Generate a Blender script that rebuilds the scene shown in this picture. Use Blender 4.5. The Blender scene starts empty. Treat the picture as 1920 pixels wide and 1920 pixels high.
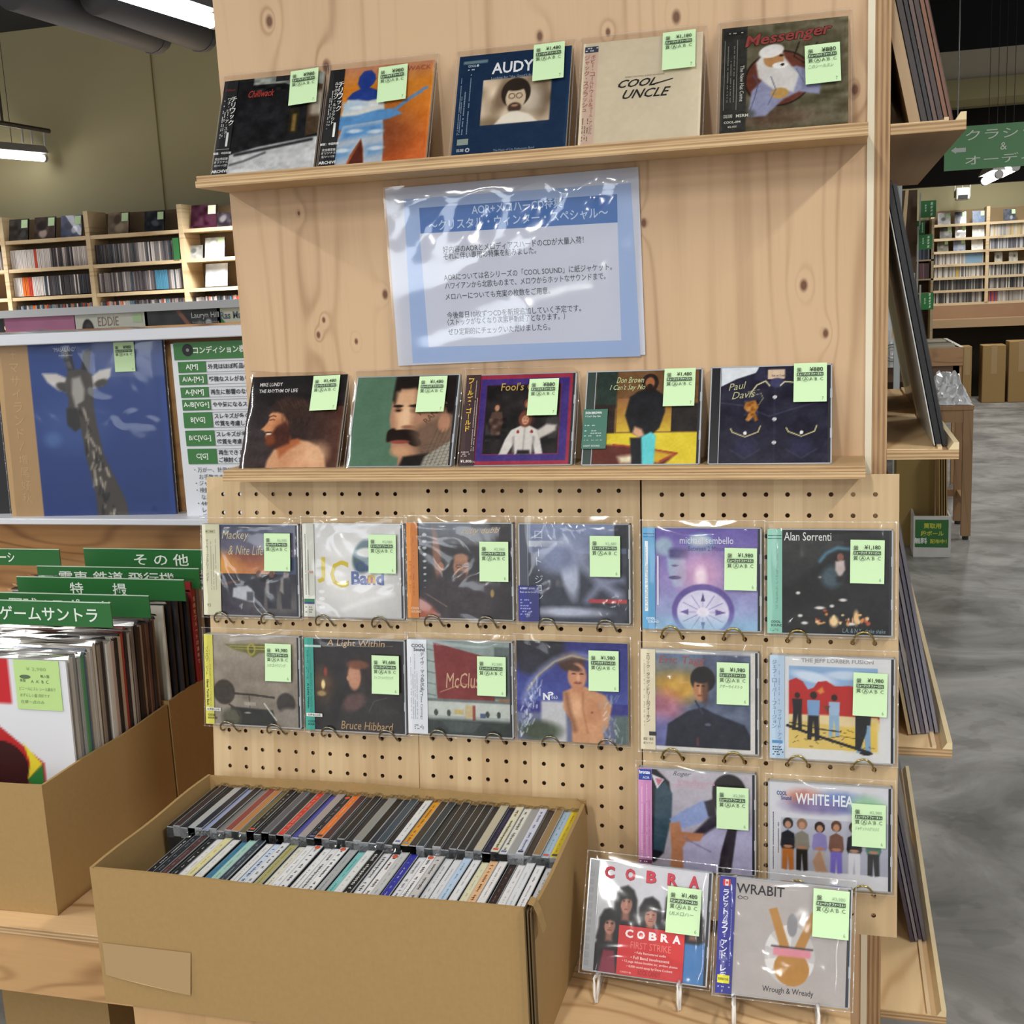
import bpy, bmesh, math, random
import numpy as np
from mathutils import Matrix, Vector

# ---------------------------------------------------------------- camera, world, lights, exposure
sc = bpy.context.scene
COL = sc.collection
CAM_F = 2201.5854
CAM_C = np.array([0.8024, -1.4185, 0.2481])
YAW, PITCH, ROLL = 0.271702, 0.182371, -0.047532
def cam_rows():
    cy, sy = math.cos(YAW), math.sin(YAW); cp, sp = math.cos(PITCH), math.sin(PITCH)
    f = np.array([-sy*cp, cy*cp, -sp]); r = np.array([cy, sy, 0.0]); u = np.cross(r, f)
    c, s = math.cos(ROLL), math.sin(ROLL)
    return np.array([c*r+s*u, -(-s*r+c*u), f])          # right, down, forward
CR = cam_rows()
cam = bpy.data.cameras.new('camera'); cam_o = bpy.data.objects.new('camera', cam); COL.objects.link(cam_o)
cam.sensor_width = 36; cam.lens = CAM_F/1920*36; cam.clip_start = .05; cam.clip_end = 100
mw = Matrix.Identity(4)
for i in range(3):
    mw[i][0] = CR[0][i]; mw[i][1] = -CR[1][i]; mw[i][2] = -CR[2][i]; mw[i][3] = CAM_C[i]
cam_o.matrix_world = mw
sc.camera = cam_o
sc.view_settings.view_transform = 'Standard'; sc.view_settings.look = 'None'
sc.view_settings.exposure = 0.55; sc.view_settings.gamma = 1.0; sc.view_settings.use_curve_mapping = False

w = bpy.data.worlds.new('world'); sc.world = w; w.use_nodes = True
bg = w.node_tree.nodes['Background']; bg.inputs[0].default_value = (.95, .97, 1, 1); bg.inputs[1].default_value = .36

FLOOR_Z, CEIL_Z = -1.15, 2.15
def lamp(x, y, z, lx, ly, power, name='tube_light', col=(1, .985, .95), spread=math.pi):
    l = bpy.data.lights.new(name, 'AREA'); l.shape = 'RECTANGLE'; l.size = lx; l.size_y = ly; l.energy = power; l.color = col; l.spread = spread
    o = bpy.data.objects.new(name, l); o.location = (x, y, z); COL.objects.link(o); return o
# rows of hanging fluorescent tubes over the shop floor (the ones over and behind the viewer)
for x, y, pw in [(-1.9, -.9, 34), (.2, -2.7, 40), (2.2, -1.2, 30), (-1.2, -5.0, 40), (1.6, -5.0, 40), (-3.6, -7.5, 40), (-.4, -8.4, 40), (2.4, -8.0, 40),
                 (-2.6, -11.5, 40), (.6, -12.0, 40), (3.6, -11.5, 40), (2.6, 2.0, 24), (2.9, 5.6, 34), (3.2, 9.4, 26), (2.4, 11.9, 30)]:
    lamp(x, y, 1.62, .12, 1.2, pw)
for x, y, pw in [(-3.2, 1.6, 26), (-2.6, 4.5, 90), (-5.2, 4.5, 95)]: lamp(x, y, 1.45, .12, 1.2, pw, spread=1.9)
# area light for an unseen window behind the viewer, placed for the bluish glare
win = lamp(-4.6, -12.0, 1.10, 2.9, 1.6, 62, 'shop_window_light', (.86, .93, 1)); win.rotation_euler = (math.pi/2, 0, 0)

# ---------------------------------------------------------------- helpers
def at(x, y, Y):
    d = CR.T @ np.array([(x-960)/CAM_F, (y-960)/CAM_F, 1.0]); P = CAM_C + d*((Y-CAM_C[1])/d[1])
    return Vector(P)
def atz(x, y, Z):
    d = CR.T @ np.array([(x-960)/CAM_F, (y-960)/CAM_F, 1.0]); return Vector(CAM_C + d*((Z-CAM_C[2])/d[2]))

def lin(h):
    if isinstance(h, str):
        h = h.lstrip('#'); c = [int(h[i:i+2], 16)/255 for i in (0, 2, 4)]
    else: c = list(h)
    return [v/12.92 if v <= .04045 else ((v+.055)/1.055)**2.4 for v in c]
def srgb(h):
    h = h.lstrip('#'); return np.array([int(h[i:i+2], 16)/255 for i in (0, 2, 4)])

_m = {}
def new_mat(name):
    m = bpy.data.materials.new(name); m.use_nodes = True
    return m, m.node_tree.nodes, m.node_tree.links, m.node_tree.nodes['Principled BSDF']
def mat(name, col, rough=.55, metal=0, spec=.5, noise=0, nscale=30, bump=0, bscale=60, emit=0, coat=0):
    if name in _m: return _m[name]
    m, N, L, b = new_mat(name); c = lin(col)+[1]
    b.inputs['Base Color'].default_value = c; b.inputs['Roughness'].default_value = rough
    b.inputs['Metallic'].default_value = metal; b.inputs['Specular IOR Level'].default_value = spec
    b.inputs['Coat Weight'].default_value = coat; b.inputs['Coat Roughness'].default_value = .12
    m.diffuse_color = c
    tc = N.new('ShaderNodeTexCoord')
    if noise:
        n = N.new('ShaderNodeTexNoise'); n.inputs['Scale'].default_value = nscale; n.inputs['Detail'].default_value = 4
        L.new(tc.outputs['Object'], n.inputs['Vector'])
        r = N.new('ShaderNodeValToRGB'); e = r.color_ramp.elements
        e[0].position = .3; e[1].position = .7
        e[0].color = [v*(1-noise) for v in c[:3]]+[1]; e[1].color = [min(1, v*(1+noise*.7)) for v in c[:3]]+[1]
        L.new(n.outputs[0], r.inputs[0]); L.new(r.outputs[0], b.inputs['Base Color'])
    if bump:
        n = N.new('ShaderNodeTexNoise'); n.inputs['Scale'].default_value = bscale
        L.new(tc.outputs['Object'], n.inputs['Vector'])
        bp = N.new('ShaderNodeBump'); bp.inputs['Strength'].default_value = bump; bp.inputs['Distance'].default_value = .01
        L.new(n.outputs[0], bp.inputs['Height']); L.new(bp.outputs[0], b.inputs['Normal'])
    if emit:
        b.inputs['Emission Color'].default_value = c; b.inputs['Emission Strength'].default_value = emit
    _m[name] = m; return m
def flat(hexc, rough=.5):
    return mat('ink_'+hexc.lstrip('#')+('_%d' % int(rough*100)), hexc, rough)

def mth(N, L, op, a, b=None, c=None):
    n = N.new('ShaderNodeMath'); n.operation = op
    for i, v in enumerate((a, b, c)):
        if v is None: continue
        if isinstance(v, (int, float)): n.inputs[i].default_value = v
        else: L.new(v, n.inputs[i])
    return n.outputs[0]

def wood(name, light, dark, grain='Z', across='X', f_across=5.0, f_along=.8, rings=34, knots=(), rough=.55, contrast=.8, seed=0.0, blotch=.12):
    """softwood plywood: contour-like growth rings from a stretched noise field, plus knots"""
    if name in _m: return _m[name]
    m, N, L, b = new_mat(name)
    tc = N.new('ShaderNodeTexCoord'); sp = N.new('ShaderNodeSeparateXYZ'); L.new(tc.outputs['Object'], sp.inputs[0])
    ax = {'X': 0, 'Y': 1, 'Z': 2}; U = sp.outputs[ax[across]]; V = sp.outputs[ax[grain]]
    cb = N.new('ShaderNodeCombineXYZ')
    L.new(mth(N, L, 'MULTIPLY', U, f_across), cb.inputs[0]); L.new(mth(N, L, 'MULTIPLY', V, f_along), cb.inputs[1]); cb.inputs[2].default_value = seed
    n = N.new('ShaderNodeTexNoise'); n.inputs['Scale'].default_value = 1; n.inputs['Detail'].default_value = 1.5; n.inputs['Roughness'].default_value = .4
    L.new(cb.outputs[0], n.inputs['Vector'])
    field = n.outputs[0]; core = None
    for (ku, kv, kr) in knots:
        du = mth(N, L, 'MULTIPLY', mth(N, L, 'SUBTRACT', U, ku), 1/kr); dv = mth(N, L, 'MULTIPLY', mth(N, L, 'SUBTRACT', V, kv), .62/kr)
        d2 = mth(N, L, 'ADD', mth(N, L, 'MULTIPLY', du, du), mth(N, L, 'MULTIPLY', dv, dv))
        g = mth(N, L, 'DIVIDE', .10, mth(N, L, 'ADD', 1.0, mth(N, L, 'MULTIPLY', d2, .28)))
        field = mth(N, L, 'ADD', field, g)
        c0 = mth(N, L, 'SUBTRACT', 1.0, mth(N, L, 'MULTIPLY', d2, .8)); c0 = mth(N, L, 'MAXIMUM', c0, 0.0)
        core = c0 if core is None else mth(N, L, 'MAXIMUM', core, c0)
    s = mth(N, L, 'SINE', mth(N, L, 'MULTIPLY', field, rings*2.0))
    s = mth(N, L, 'MULTIPLY_ADD', s, .5, .5); s = mth(N, L, 'POWER', s, 5.0)
    # fade rings in and out
    cb2 = N.new('ShaderNodeCombineXYZ'); L.new(mth(N, L, 'MULTIPLY', U, 9), cb2.inputs[0]); L.new(mth(N, L, 'MULTIPLY', V, 1.5), cb2.inputs[1]); cb2.inputs[2].default_value = seed+7
    n2 = N.new('ShaderNodeTexNoise'); n2.inputs['Scale'].default_value = 1; L.new(cb2.outputs[0], n2.inputs['Vector'])
    fade = N.new('ShaderNodeMapRange'); fade.inputs[1].default_value = .42; fade.inputs[2].default_value = .66; L.new(n2.outputs[0], fade.inputs[0])
    s = mth(N, L, 'MULTIPLY', s, mth(N, L, 'MULTIPLY_ADD', fade.outputs[0], .75, .25))
    # fine fibre
    cb3 = N.new('ShaderNodeCombineXYZ'); L.new(mth(N, L, 'MULTIPLY', U, 220), cb3.inputs[0]); L.new(mth(N, L, 'MULTIPLY', V, 9), cb3.inputs[1])
    n3 = N.new('ShaderNodeTexNoise'); n3.inputs['Scale'].default_value = 1; L.new(cb3.outputs[0], n3.inputs['Vector'])
    fac = mth(N, L, 'MULTIPLY', s, contrast)
    fac = mth(N, L, 'ADD', fac, mth(N, L, 'MULTIPLY', mth(N, L, 'SUBTRACT', n3.outputs[0], .5), .22))
    fac = mth(N, L, 'ADD', fac, mth(N, L, 'MULTIPLY', mth(N, L, 'SUBTRACT', n2.outputs[0], .45), blotch*4))
    mix = N.new('ShaderNodeMix'); mix.data_type = 'RGBA'; mix.clamp_factor = True
    mix.inputs[6].default_value = lin(light)+[1]; mix.inputs[7].default_value = lin(dark)+[1]
    L.new(fac, mix.inputs[0]); out = mix.outputs[2]
    if core is not None:
        mk = N.new('ShaderNodeMix'); mk.data_type = 'RGBA'; mk.clamp_factor = True; L.new(out, mk.inputs[6]); mk.inputs[7].default_value = lin('6e452a')+[1]
        L.new(mth(N, L, 'POWER', mth(N, L, 'MINIMUM', mth(N, L, 'MULTIPLY', core, 1.2), 1.0), 1.6), mk.inputs[0]); out = mk.outputs[2]
    L.new(out, b.inputs['Base Color']); b.inputs['Roughness'].default_value = rough
    bp = N.new('ShaderNodeBump'); bp.inputs['Strength'].default_value = .08; L.new(n3.outputs[0], bp.inputs['Height']); L.new(bp.outputs[0], b.inputs['Normal'])
    _m[name] = m; return m

def ply_edge(name, axis, period, light='c9a678', dark='8a6240', along='X'):
    """laminated plies seen on a cut edge: stripes across `axis`"""
    if name in _m: return _m[name]
    m, N, L, b = new_mat(name)
    tc = N.new('ShaderNodeTexCoord'); sp = N.new('ShaderNodeSeparateXYZ'); L.new(tc.outputs['Object'], sp.inputs[0])
    ax = {'X': 0, 'Y': 1, 'Z': 2}
    n = N.new('ShaderNodeTexNoise'); n.inputs['Scale'].default_value = 1
    cb = N.new('ShaderNodeCombineXYZ'); L.new(mth(N, L, 'MULTIPLY', sp.outputs[ax[along]], 14), cb.inputs[0]); L.new(mth(N, L, 'MULTIPLY', sp.outputs[ax[axis]], 260), cb.inputs[1])
    L.new(cb.outputs[0], n.inputs['Vector']); n.inputs['Detail'].default_value = 5
    s = mth(N, L, 'SINE', mth(N, L, 'MULTIPLY', sp.outputs[ax[axis]], 6.28318/period))
    s = mth(N, L, 'MULTIPLY_ADD', s, .42, .42); s = mth(N, L, 'ADD', s, mth(N, L, 'MULTIPLY', mth(N, L, 'SUBTRACT', n.outputs[0], .5), 1.5))
    mix = N.new('ShaderNodeMix'); mix.data_type = 'RGBA'; mix.clamp_factor = True
    mix.inputs[6].default_value = lin(light)+[1]; mix.inputs[7].default_value = lin(dark)+[1]; L.new(s, mix.inputs[0])
    L.new(mix.outputs[2], b.inputs['Base Color']); b.inputs['Roughness'].default_value = .7
    _m[name] = m; return m

def peg_mat():
    m, N, L, b = new_mat('maple_pegboard')
    tc = N.new('ShaderNodeTexCoord'); sp = N.new('ShaderNodeSeparateXYZ'); L.new(tc.outputs['Object'], sp.inputs[0])
    u = mth(N, L, 'FLOOR', mth(N, L, 'MULTIPLY', sp.outputs[0], 1/.0335)); wn = N.new('ShaderNodeTexWhiteNoise'); wn.noise_dimensions = '1D'; L.new(u, wn.inputs['W'])
    cb = N.new('ShaderNodeCombineXYZ'); L.new(mth(N, L, 'MULTIPLY', sp.outputs[0], 110), cb.inputs[0]); L.new(mth(N, L, 'MULTIPLY', sp.outputs[2], 7), cb.inputs[1])
    n = N.new('ShaderNodeTexNoise'); n.inputs['Scale'].default_value = 1; n.inputs['Detail'].default_value = 3; L.new(cb.outputs[0], n.inputs['Vector'])
    f = mth(N, L, 'ADD', mth(N, L, 'MULTIPLY', wn.outputs[0], .55), mth(N, L, 'MULTIPLY', mth(N, L, 'SUBTRACT', n.outputs[0], .42), .9))
    mix = N.new('ShaderNodeMix'); mix.data_type = 'RGBA'; mix.clamp_factor = True
    mix.inputs[6].default_value = lin('d3b88e')+[1]; mix.inputs[7].default_value = lin('b3946b')+[1]; L.new(f, mix.inputs[0])
    L.new(mix.outputs[2], b.inputs['Base Color']); b.inputs['Roughness'].default_value = .5
    return m

def sleeve_mat(name, base=.02, gain=.9, bump=.35, scale=22, tint=0.0, rough=.07):
    """clear plastic film: mostly transparent with wrinkled sharp reflections"""
    if name in _m: return _m[name]
    m = bpy.data.materials.new(name); m.use_nodes = True; N, L = m.node_tree.nodes, m.node_tree.links
    N.remove(N['Principled BSDF']); out = N['Material Output']
    tr = N.new('ShaderNodeBsdfTransparent'); gl = N.new('ShaderNodeBsdfGlossy'); gl.inputs['Roughness'].default_value = rough
    mx = N.new('ShaderNodeMixShader'); fr = N.new('ShaderNodeFresnel'); fr.inputs[0].default_value = 1.48
    tc = N.new('ShaderNodeTexCoord'); n = N.new('ShaderNodeTexNoise'); n.inputs['Scale'].default_value = scale; n.inputs['Detail'].default_value = 1.2; n.inputs['Distortion'].default_value = .8
    oi = N.new('ShaderNodeObjectInfo'); va = N.new('ShaderNodeVectorMath'); va.operation = 'ADD'
    cb = N.new('ShaderNodeCombineXYZ'); L.new(mth(N, L, 'MULTIPLY', oi.outputs['Random'], 37.0), cb.inputs[0]); L.new(mth(N, L, 'MULTIPLY', oi.outputs['Random'], 11.0), cb.inputs[2])
    L.new(tc.outputs['Object'], va.inputs[0]); L.new(cb.outputs[0], va.inputs[1]); L.new(va.outputs[0], n.inputs['Vector'])
    bp = N.new('ShaderNodeBump'); bp.inputs['Strength'].default_value = bump; bp.inputs['Distance'].default_value = .008
    L.new(n.outputs[0], bp.inputs['Height']); L.new(bp.outputs[0], gl.inputs['Normal']); L.new(bp.outputs[0], fr.inputs['Normal'])
    fac = mth(N, L, 'MULTIPLY_ADD', fr.outputs[0], gain, base)
    L.new(fac, mx.inputs[0]); L.new(tr.outputs[0], mx.inputs[1]); L.new(gl.outputs[0], mx.inputs[2])
    last = mx.outputs[0]
    if tint:
        df = N.new('ShaderNodeBsdfDiffuse'); df.inputs[0].default_value = (.8, .82, .84, 1)
        m2 = N.new('ShaderNodeMixShader'); m2.inputs[0].default_value = tint; L.new(last, m2.inputs[1]); L.new(df.outputs[0], m2.inputs[2]); last = m2.outputs[0]
    L.new(last, out.inputs[0]); _m[name] = m; return m

def col_attr_mat(name, rough=.32, coat=0.0):
    if name in _m: return _m[name]
    m, N, L, b = new_mat(name); a = N.new('ShaderNodeAttribute'); a.attribute_name = 'print'
    L.new(a.outputs['Color'], b.inputs['Base Color']); b.inputs['Roughness'].default_value = rough
    b.inputs['Coat Weight'].default_value = coat; b.inputs['Specular IOR Level'].default_value = .35; _m[name] = m; return m

class MB:
    """mesh builder: gathers boxes, prisms, tubes and text, then links them as one mesh object"""
    def __init__(s): s.v = []; s.f = []; s.mi = []; s.mats = []
    def m(s, material):
        if material not in s.mats: s.mats.append(material)
        return s.mats.index(material)
    def add(s, verts, faces, material=None):
        k = len(s.v); s.v += [tuple(p) for p in verts]; i = s.m(material) if material is not None else 0
        for f in faces: s.f.append([a+k for a in f]); s.mi.append(i)
        return s
    def box(s, x0, y0, z0, x1, y1, z1, material=None, bev=0.0):
        if bev:
            bm = bmesh.new(); bmesh.ops.create_cube(bm, size=1)
            for v in bm.verts: v.co = Vector(((x0+x1)/2+v.co.x*(x1-x0), (y0+y1)/2+v.co.y*(y1-y0), (z0+z1)/2+v.co.z*(z1-z0)))
            bmesh.ops.bevel(bm, geom=bm.edges[:], offset=bev, segments=1, affect='EDGES')
            bm.verts.index_update(); vs = [v.co.copy() for v in bm.verts]; fs = [[v.index for v in f.verts] for f in bm.faces]; bm.free()
            return s.add(vs, fs, material)
        vs = [(x0, y0, z0), (x1, y0, z0), (x1, y1, z0), (x0, y1, z0), (x0, y0, z1), (x1, y0, z1), (x1, y1, z1), (x0, y1, z1)]
        return s.add(vs, [[0, 3, 2, 1], [4, 5, 6, 7], [0, 1, 5, 4], [1, 2, 6, 5], [2, 3, 7, 6], [3, 0, 4, 7]], material)
    def hexa(s, p, material=None):      # p: 4 bottom + 4 top corners, same order as box
        return s.add(p, [[0, 3, 2, 1], [4, 5, 6, 7], [0, 1, 5, 4], [1, 2, 6, 5], [2, 3, 7, 6], [3, 0, 4, 7]], material)
    def quad(s, a, b, c, d, material=None): return s.add([a, b, c, d], [[0, 1, 2, 3]], material)
    def prism(s, prof, axis, a0, a1, material=None):   # closed 2-D profile extruded along axis 'X'/'Y'/'Z'
        n = len(prof)
        def P(q, a):
            return {'X': (a, q[0], q[1]), 'Y': (q[0], a, q[1]), 'Z': (q[0], q[1], a)}[axis]
        vs = [P(q, a0) for q in prof]+[P(q, a1) for q in prof]
        fs = [[i, (i+1) % n, n+(i+1) % n, n+i] for i in range(n)]+[list(range(n))[::-1], list(range(n, 2*n))]
        return s.add(vs, fs, material)
    def tube(s, pts, r, n=8, material=None):
        pts = [Vector(p) for p in pts]; rings = []
        for i, p in enumerate(pts):
            t = (pts[min(i+1, len(pts)-1)]-pts[max(i-1, 0)]).normalized()
            up = Vector((0, 0, 1)) if abs(t.z) < .9 else Vector((1, 0, 0)); a = t.cross(up).normalized(); b = t.cross(a)
            rr = r[i] if isinstance(r, (list, tuple)) else r
            rings.append([p+(a*math.cos(k*2*math.pi/n)+b*math.sin(k*2*math.pi/n))*rr for k in range(n)])
        vs = [v for g in rings for v in g]; fs = []
        for i in range(len(pts)-1):
            for k in range(n): fs.append([i*n+k, i*n+(k+1) % n, (i+1)*n+(k+1) % n, (i+1)*n+k])
        fs += [list(range(n))[::-1], list(range((len(pts)-1)*n, len(pts)*n))]
        return s.add(vs, fs, material)
    def xf(s, M): s.v = [tuple(M @ Vector(p)) for p in s.v]; return s
    def mesh(s, name):
        me = bpy.data.meshes.new(name); me.from_pydata(s.v, [], s.f)
        for q in s.mats: me.materials.append(q)
        if len(s.mats) > 1: me.polygons.foreach_set('material_index', s.mi)
        me.update(); return me
    def build(s, name, material=None, parent=None, smooth=False):
        if material is not None and not s.mats: s.mats = [material]
        me = s.mesh(name)
        if smooth: me.polygons.foreach_set('use_smooth', [True]*len(me.polygons))
        return link(name, me, parent)
def link(name, me, parent=None):
    o = bpy.data.objects.new(name, me); COL.objects.link(o)
    if parent is not None: o.parent = parent
    if name in STUFF_PARTS: o['kind'] = 'stuff'
    return o
STUFF_PARTS = ('lettering', 'price_print', 'spine_print', 'print')
def tag(o, label=None, cat=None, group=None, kind=None):
    if label: o['label'] = label
    if cat: o['category'] = cat
    if group: o['group'] = group
    if kind: o['kind'] = kind
    return o
def thing(name, label, cat, loc=(0, 0, 0), rot=None, group=None):
    o = bpy.data.objects.new(name, None); COL.objects.link(o); o.empty_display_size = .02
    o.location = loc
    if rot is not None: o.rotation_euler = rot
    return tag(o, label, cat, group)

# ---- text as real letter shapes, cached per string
_tc = {}
def glyphs(body, bold=0.0, shear=0.0, spacing=1.0):
    k = (body, bold, shear, spacing)
    if k in _tc: return _tc[k]
    c = bpy.data.curves.new('t', 'FONT'); c.body = body; c.size = 1; c.resolution_u = 2; c.offset = bold; c.shear = shear; c.space_character = spacing
    c.space_line = .95
    o = bpy.data.objects.new('t', c); me = o.to_mesh()
    n = len(me.vertices); co = np.empty(n*3); me.vertices.foreach_get('co', co); co = co.reshape(-1, 3)[:, :2]
    fs = [list(p.vertices) for p in me.polygons]; o.to_mesh_clear()
    bpy.data.objects.remove(o); bpy.data.curves.remove(c)
    if n: lo = co.min(0); co = co-lo; ext = co.max(0)
    else: ext = np.array([1, 1])
    _tc[k] = (co, fs, ext); return _tc[k]
def text(mb, body, x, z, h, color, y=0.0, align='L', w=None, bold=0.0, shear=0.0, spacing=1.0, rot=0.0, maxw=None):
    """writes `body` on an x-z plane facing -Y; (x, z) lower-left / centre of the ink; h = ink height; w = forced width"""
    co, fs, ext = glyphs(body, bold, shear, spacing)
    sy = h/ext[1]; sx = (w/ext[0]) if w else sy
    if maxw and ext[0]*sx > maxw: sx = maxw/ext[0]
    W, H = ext[0]*sx, h
    ox = {'L': 0, 'C': -W/2, 'R': -W}[align]
    c, s_ = math.cos(rot), math.sin(rot); vs = []
    for a, b in co:
        px, pz = ox+a*sx, b*sy
        vs.append((x+c*px-s_*pz, y, z+s_*px+c*pz))
    mb.add(vs, fs, flat(color) if isinstance(color, str) else color); return W
def vtext(mb, body, x, z, h, color, y=0.0, gap=1.12, wd=None, bold=0.0):
    """vertical Japanese column starting at top z, each character h high, centred on x"""
    for ch in body:
        if ch == ' ': z -= h*.6; continue
        if ch in 'ー／・-':
            if ch == '・': mb.add([(x-h*.08, y, z-h*.58), (x+h*.08, y, z-h*.58), (x+h*.08, y, z-h*.42), (x-h*.08, y, z-h*.42)], [[0, 1, 2, 3]], flat(color))
            elif ch == '／': mb.add([(x-h*.3, y, z-h*.9), (x-h*.2, y, z-h*.9), (x+h*.3, y, z-h*.1), (x+h*.2, y, z-h*.1)], [[0, 1, 2, 3]], flat(color))
            else: mb.add([(x-h*.05, y, z-h*.95), (x+h*.05, y, z-h*.95), (x+h*.05, y, z-h*.05), (x-h*.05, y, z-h*.05)], [[0, 1, 2, 3]], flat(color))
            z -= h*gap; continue
        co, fs, ext = glyphs(ch, bold)
        s_ = h*.92/max(ext); sm = .72 if ch in 'ッィャュョェァゥォっぃゃゅょ' else 1
        s_ *= sm
        mb.add([(x+(a-ext[0]/2)*s_*(wd or 1), y, z-h*.5+(b-ext[1]/2)*s_) for a, b in co], fs, flat(color)); z -= h*gap
def specks(mb, x0, z0, x1, z1, color, y=0.0, rows=4, fill=.7, vertical=False, seed=0, hfrac=.55):
    """illegibly small print: rows of tiny dashes"""
    rnd = random.Random(seed); n = rows
    A0, A1 = (x0, x1) if not vertical else (z0, z1); B0, B1 = (z0, z1) if not vertical else (x0, x1)
    st = (B1-B0)/n
    for i in range(n):
        b = B0+st*(i+.5); a = A0; hh = st*hfrac/2; end = A0+(A1-A0)*rnd.uniform(.65, 1)
        while a < end:
            L_ = st*rnd.uniform(.35, .9)*hfrac*1.6
            if rnd.random() < fill:
                q = [(a, b-hh), (a+L_, b-hh*rnd.uniform(.4, 1)), (a+L_, b+hh), (a, b+hh*rnd.uniform(.4, 1))]
                if vertical: q = [(p[1], p[0]) for p in q]
                mb.add([(p[0], y, p[1]) for p in q], [[0, 1, 2, 3]], flat(color))
            a += L_*1.35

# ---- cover pictures, painted in Python onto a fine mesh as one colour per vertex
class Art:
    def __init__(s, w, h, bg, cell=.00118):
        s.w, s.h = w, h; s.nx = max(2, int(w/cell)); s.ny = max(2, int(h/cell))
        u = np.linspace(0, 1, s.nx+1); v = np.linspace(0, 1, s.ny+1); s.U, s.V = np.meshgrid(u, v)   # v runs DOWN
        s.c = np.ones((s.ny+1, s.nx+1, 3))*srgb(bg); s.aw = 1.0/s.nx
    def _mix(s, a, col):
        a = np.clip(a, 0, 1)[..., None]; col = srgb(col) if isinstance(col, str) else col
        s.c = s.c*(1-a)+col*a; return s
    def rect(s, x0, y0, x1, y1, col, soft=.006, al=1):
        f = lambda d: np.clip(.5+d/soft, 0, 1)
        return s._mix(al*f(s.U-x0)*f(x1-s.U)*f(s.V-y0)*f(y1-s.V), col)
    def ell(s, cx, cy, rx, ry, col, rot=0, soft=.08, al=1):
        c, sn = math.cos(rot), math.sin(rot); dx, dy = s.U-cx, s.V-cy
        r = np.sqrt(((dx*c+dy*sn)/rx)**2+((-dx*sn+dy*c)/ry)**2)
        return s._mix(al*np.clip((1-r)/soft+.5, 0, 1), col)
    def poly(s, pts, col, soft=.008, al=1):
        x, y = s.U, s.V; ins = np.zeros(x.shape, bool); d = np.full(x.shape, 9.0); n = len(pts)
        for i in range(n):
            (x1, y1), (x2, y2) = pts[i], pts[(i+1) % n]
            if y1 != y2:
                ins ^= ((y1 > y) != (y2 > y)) & (x < (x2-x1)*(y-y1)/(y2-y1)+x1)
            ex, ey = x2-x1, y2-y1; t = np.clip(((x-x1)*ex+(y-y1)*ey)/(ex*ex+ey*ey+1e-12), 0, 1)
            d = np.minimum(d, np.hypot(x-x1-t*ex, y-y1-t*ey))
        return s._mix(al*np.clip(.5+np.where(ins, d, -d)/soft, 0, 1), col)
    def line(s, pts, wd, col, soft=.006, al=1):
        x, y = s.U, s.V; d = np.full(x.shape, 9.0)
        for (x1, y1), (x2, y2) in zip(pts, pts[1:]):
            ex, ey = x2-x1, y2-y1; t = np.clip(((x-x1)*ex+(y-y1)*ey)/(ex*ex+ey*ey+1e-12), 0, 1)
            d = np.minimum(d, np.hypot(x-x1-t*ex, y-y1-t*ey))
        return s._mix(al*np.clip(.5+(wd/2-d)/soft, 0, 1), col)
    def grad(s, c0, c1, x0=0, y0=0, x1=1, y1=1, vertical=True, al=1):
        t = (s.V-y0)/(y1-y0) if vertical else (s.U-x0)/(x1-x0); m = ((s.U >= x0) & (s.U <= x1) & (s.V >= y0) & (s.V <= y1)).astype(float)
        t = np.clip(t, 0, 1)[..., None]; return s._mix(m*al, srgb(c0)*(1-t)+srgb(c1)*t)
    def fuzz(s, amp, seed=0, sx=10, sy=10, col=None, x0=0, y0=0, x1=1, y1=1):
        r = np.random.RandomState(seed); g = r.rand(sy+2, sx+2); gx = s.U*sx; gy = s.V*sy
        i = gx.astype(int).clip(0, sx); j = gy.astype(int).clip(0, sy); fx = gx-i; fy = gy-j; fx = fx*fx*(3-2*fx); fy = fy*fy*(3-2*fy)
        n = g[j, i]*(1-fx)*(1-fy)+g[j, i+1]*fx*(1-fy)+g[j+1, i]*(1-fx)*fy+g[j+1, i+1]*fx*fy
        m = ((s.U >= x0) & (s.U <= x1) & (s.V >= y0) & (s.V <= y1)).astype(float)
        if col: return s._mix(m*np.clip((n-.5)*2*amp, 0, 1), col)
        s.c = np.clip(s.c+((n-.5)*amp*m)[..., None], 0, 1); return s
    def build(s, name, parent, x=0, y=0, z=0, material=None):
        # x, z = lower-left corner; plane faces -Y
        nx, ny = s.nx, s.ny; X = x+s.U*s.w; Z = z+(1-s.V)*s.h
        co = np.stack([X, np.full(X.shape, y), Z], -1).reshape(-1, 3)
        idx = np.arange((nx+1)*(ny+1)).reshape(ny+1, nx+1)
        q = np.stack([idx[1:, :-1], idx[1:, 1:], idx[:-1, 1:], idx[:-1, :-1]], -1).reshape(-1)
        me = bpy.data.meshes.new(name); me.vertices.add(len(co)); me.vertices.foreach_set('co', co.astype(np.float32).ravel())
        nf = nx*ny; me.loops.add(nf*4); me.loops.foreach_set('vertex_index', q.astype(np.int32)); me.polygons.add(nf)
        me.polygons.foreach_set('loop_start', np.arange(0, nf*4, 4, dtype=np.int32))
        me.update(calc_edges=True)
        a = me.color_attributes.new('print', 'BYTE_COLOR', 'POINT')
        rgba = np.ones((len(co), 4), np.float32); rgba[:, :3] = s.c.reshape(-1, 3); a.data.foreach_set('color_srgb', rgba.ravel())
        me.materials.append(material or col_attr_mat('printed_paper')); return link(name, me, parent)
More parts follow.
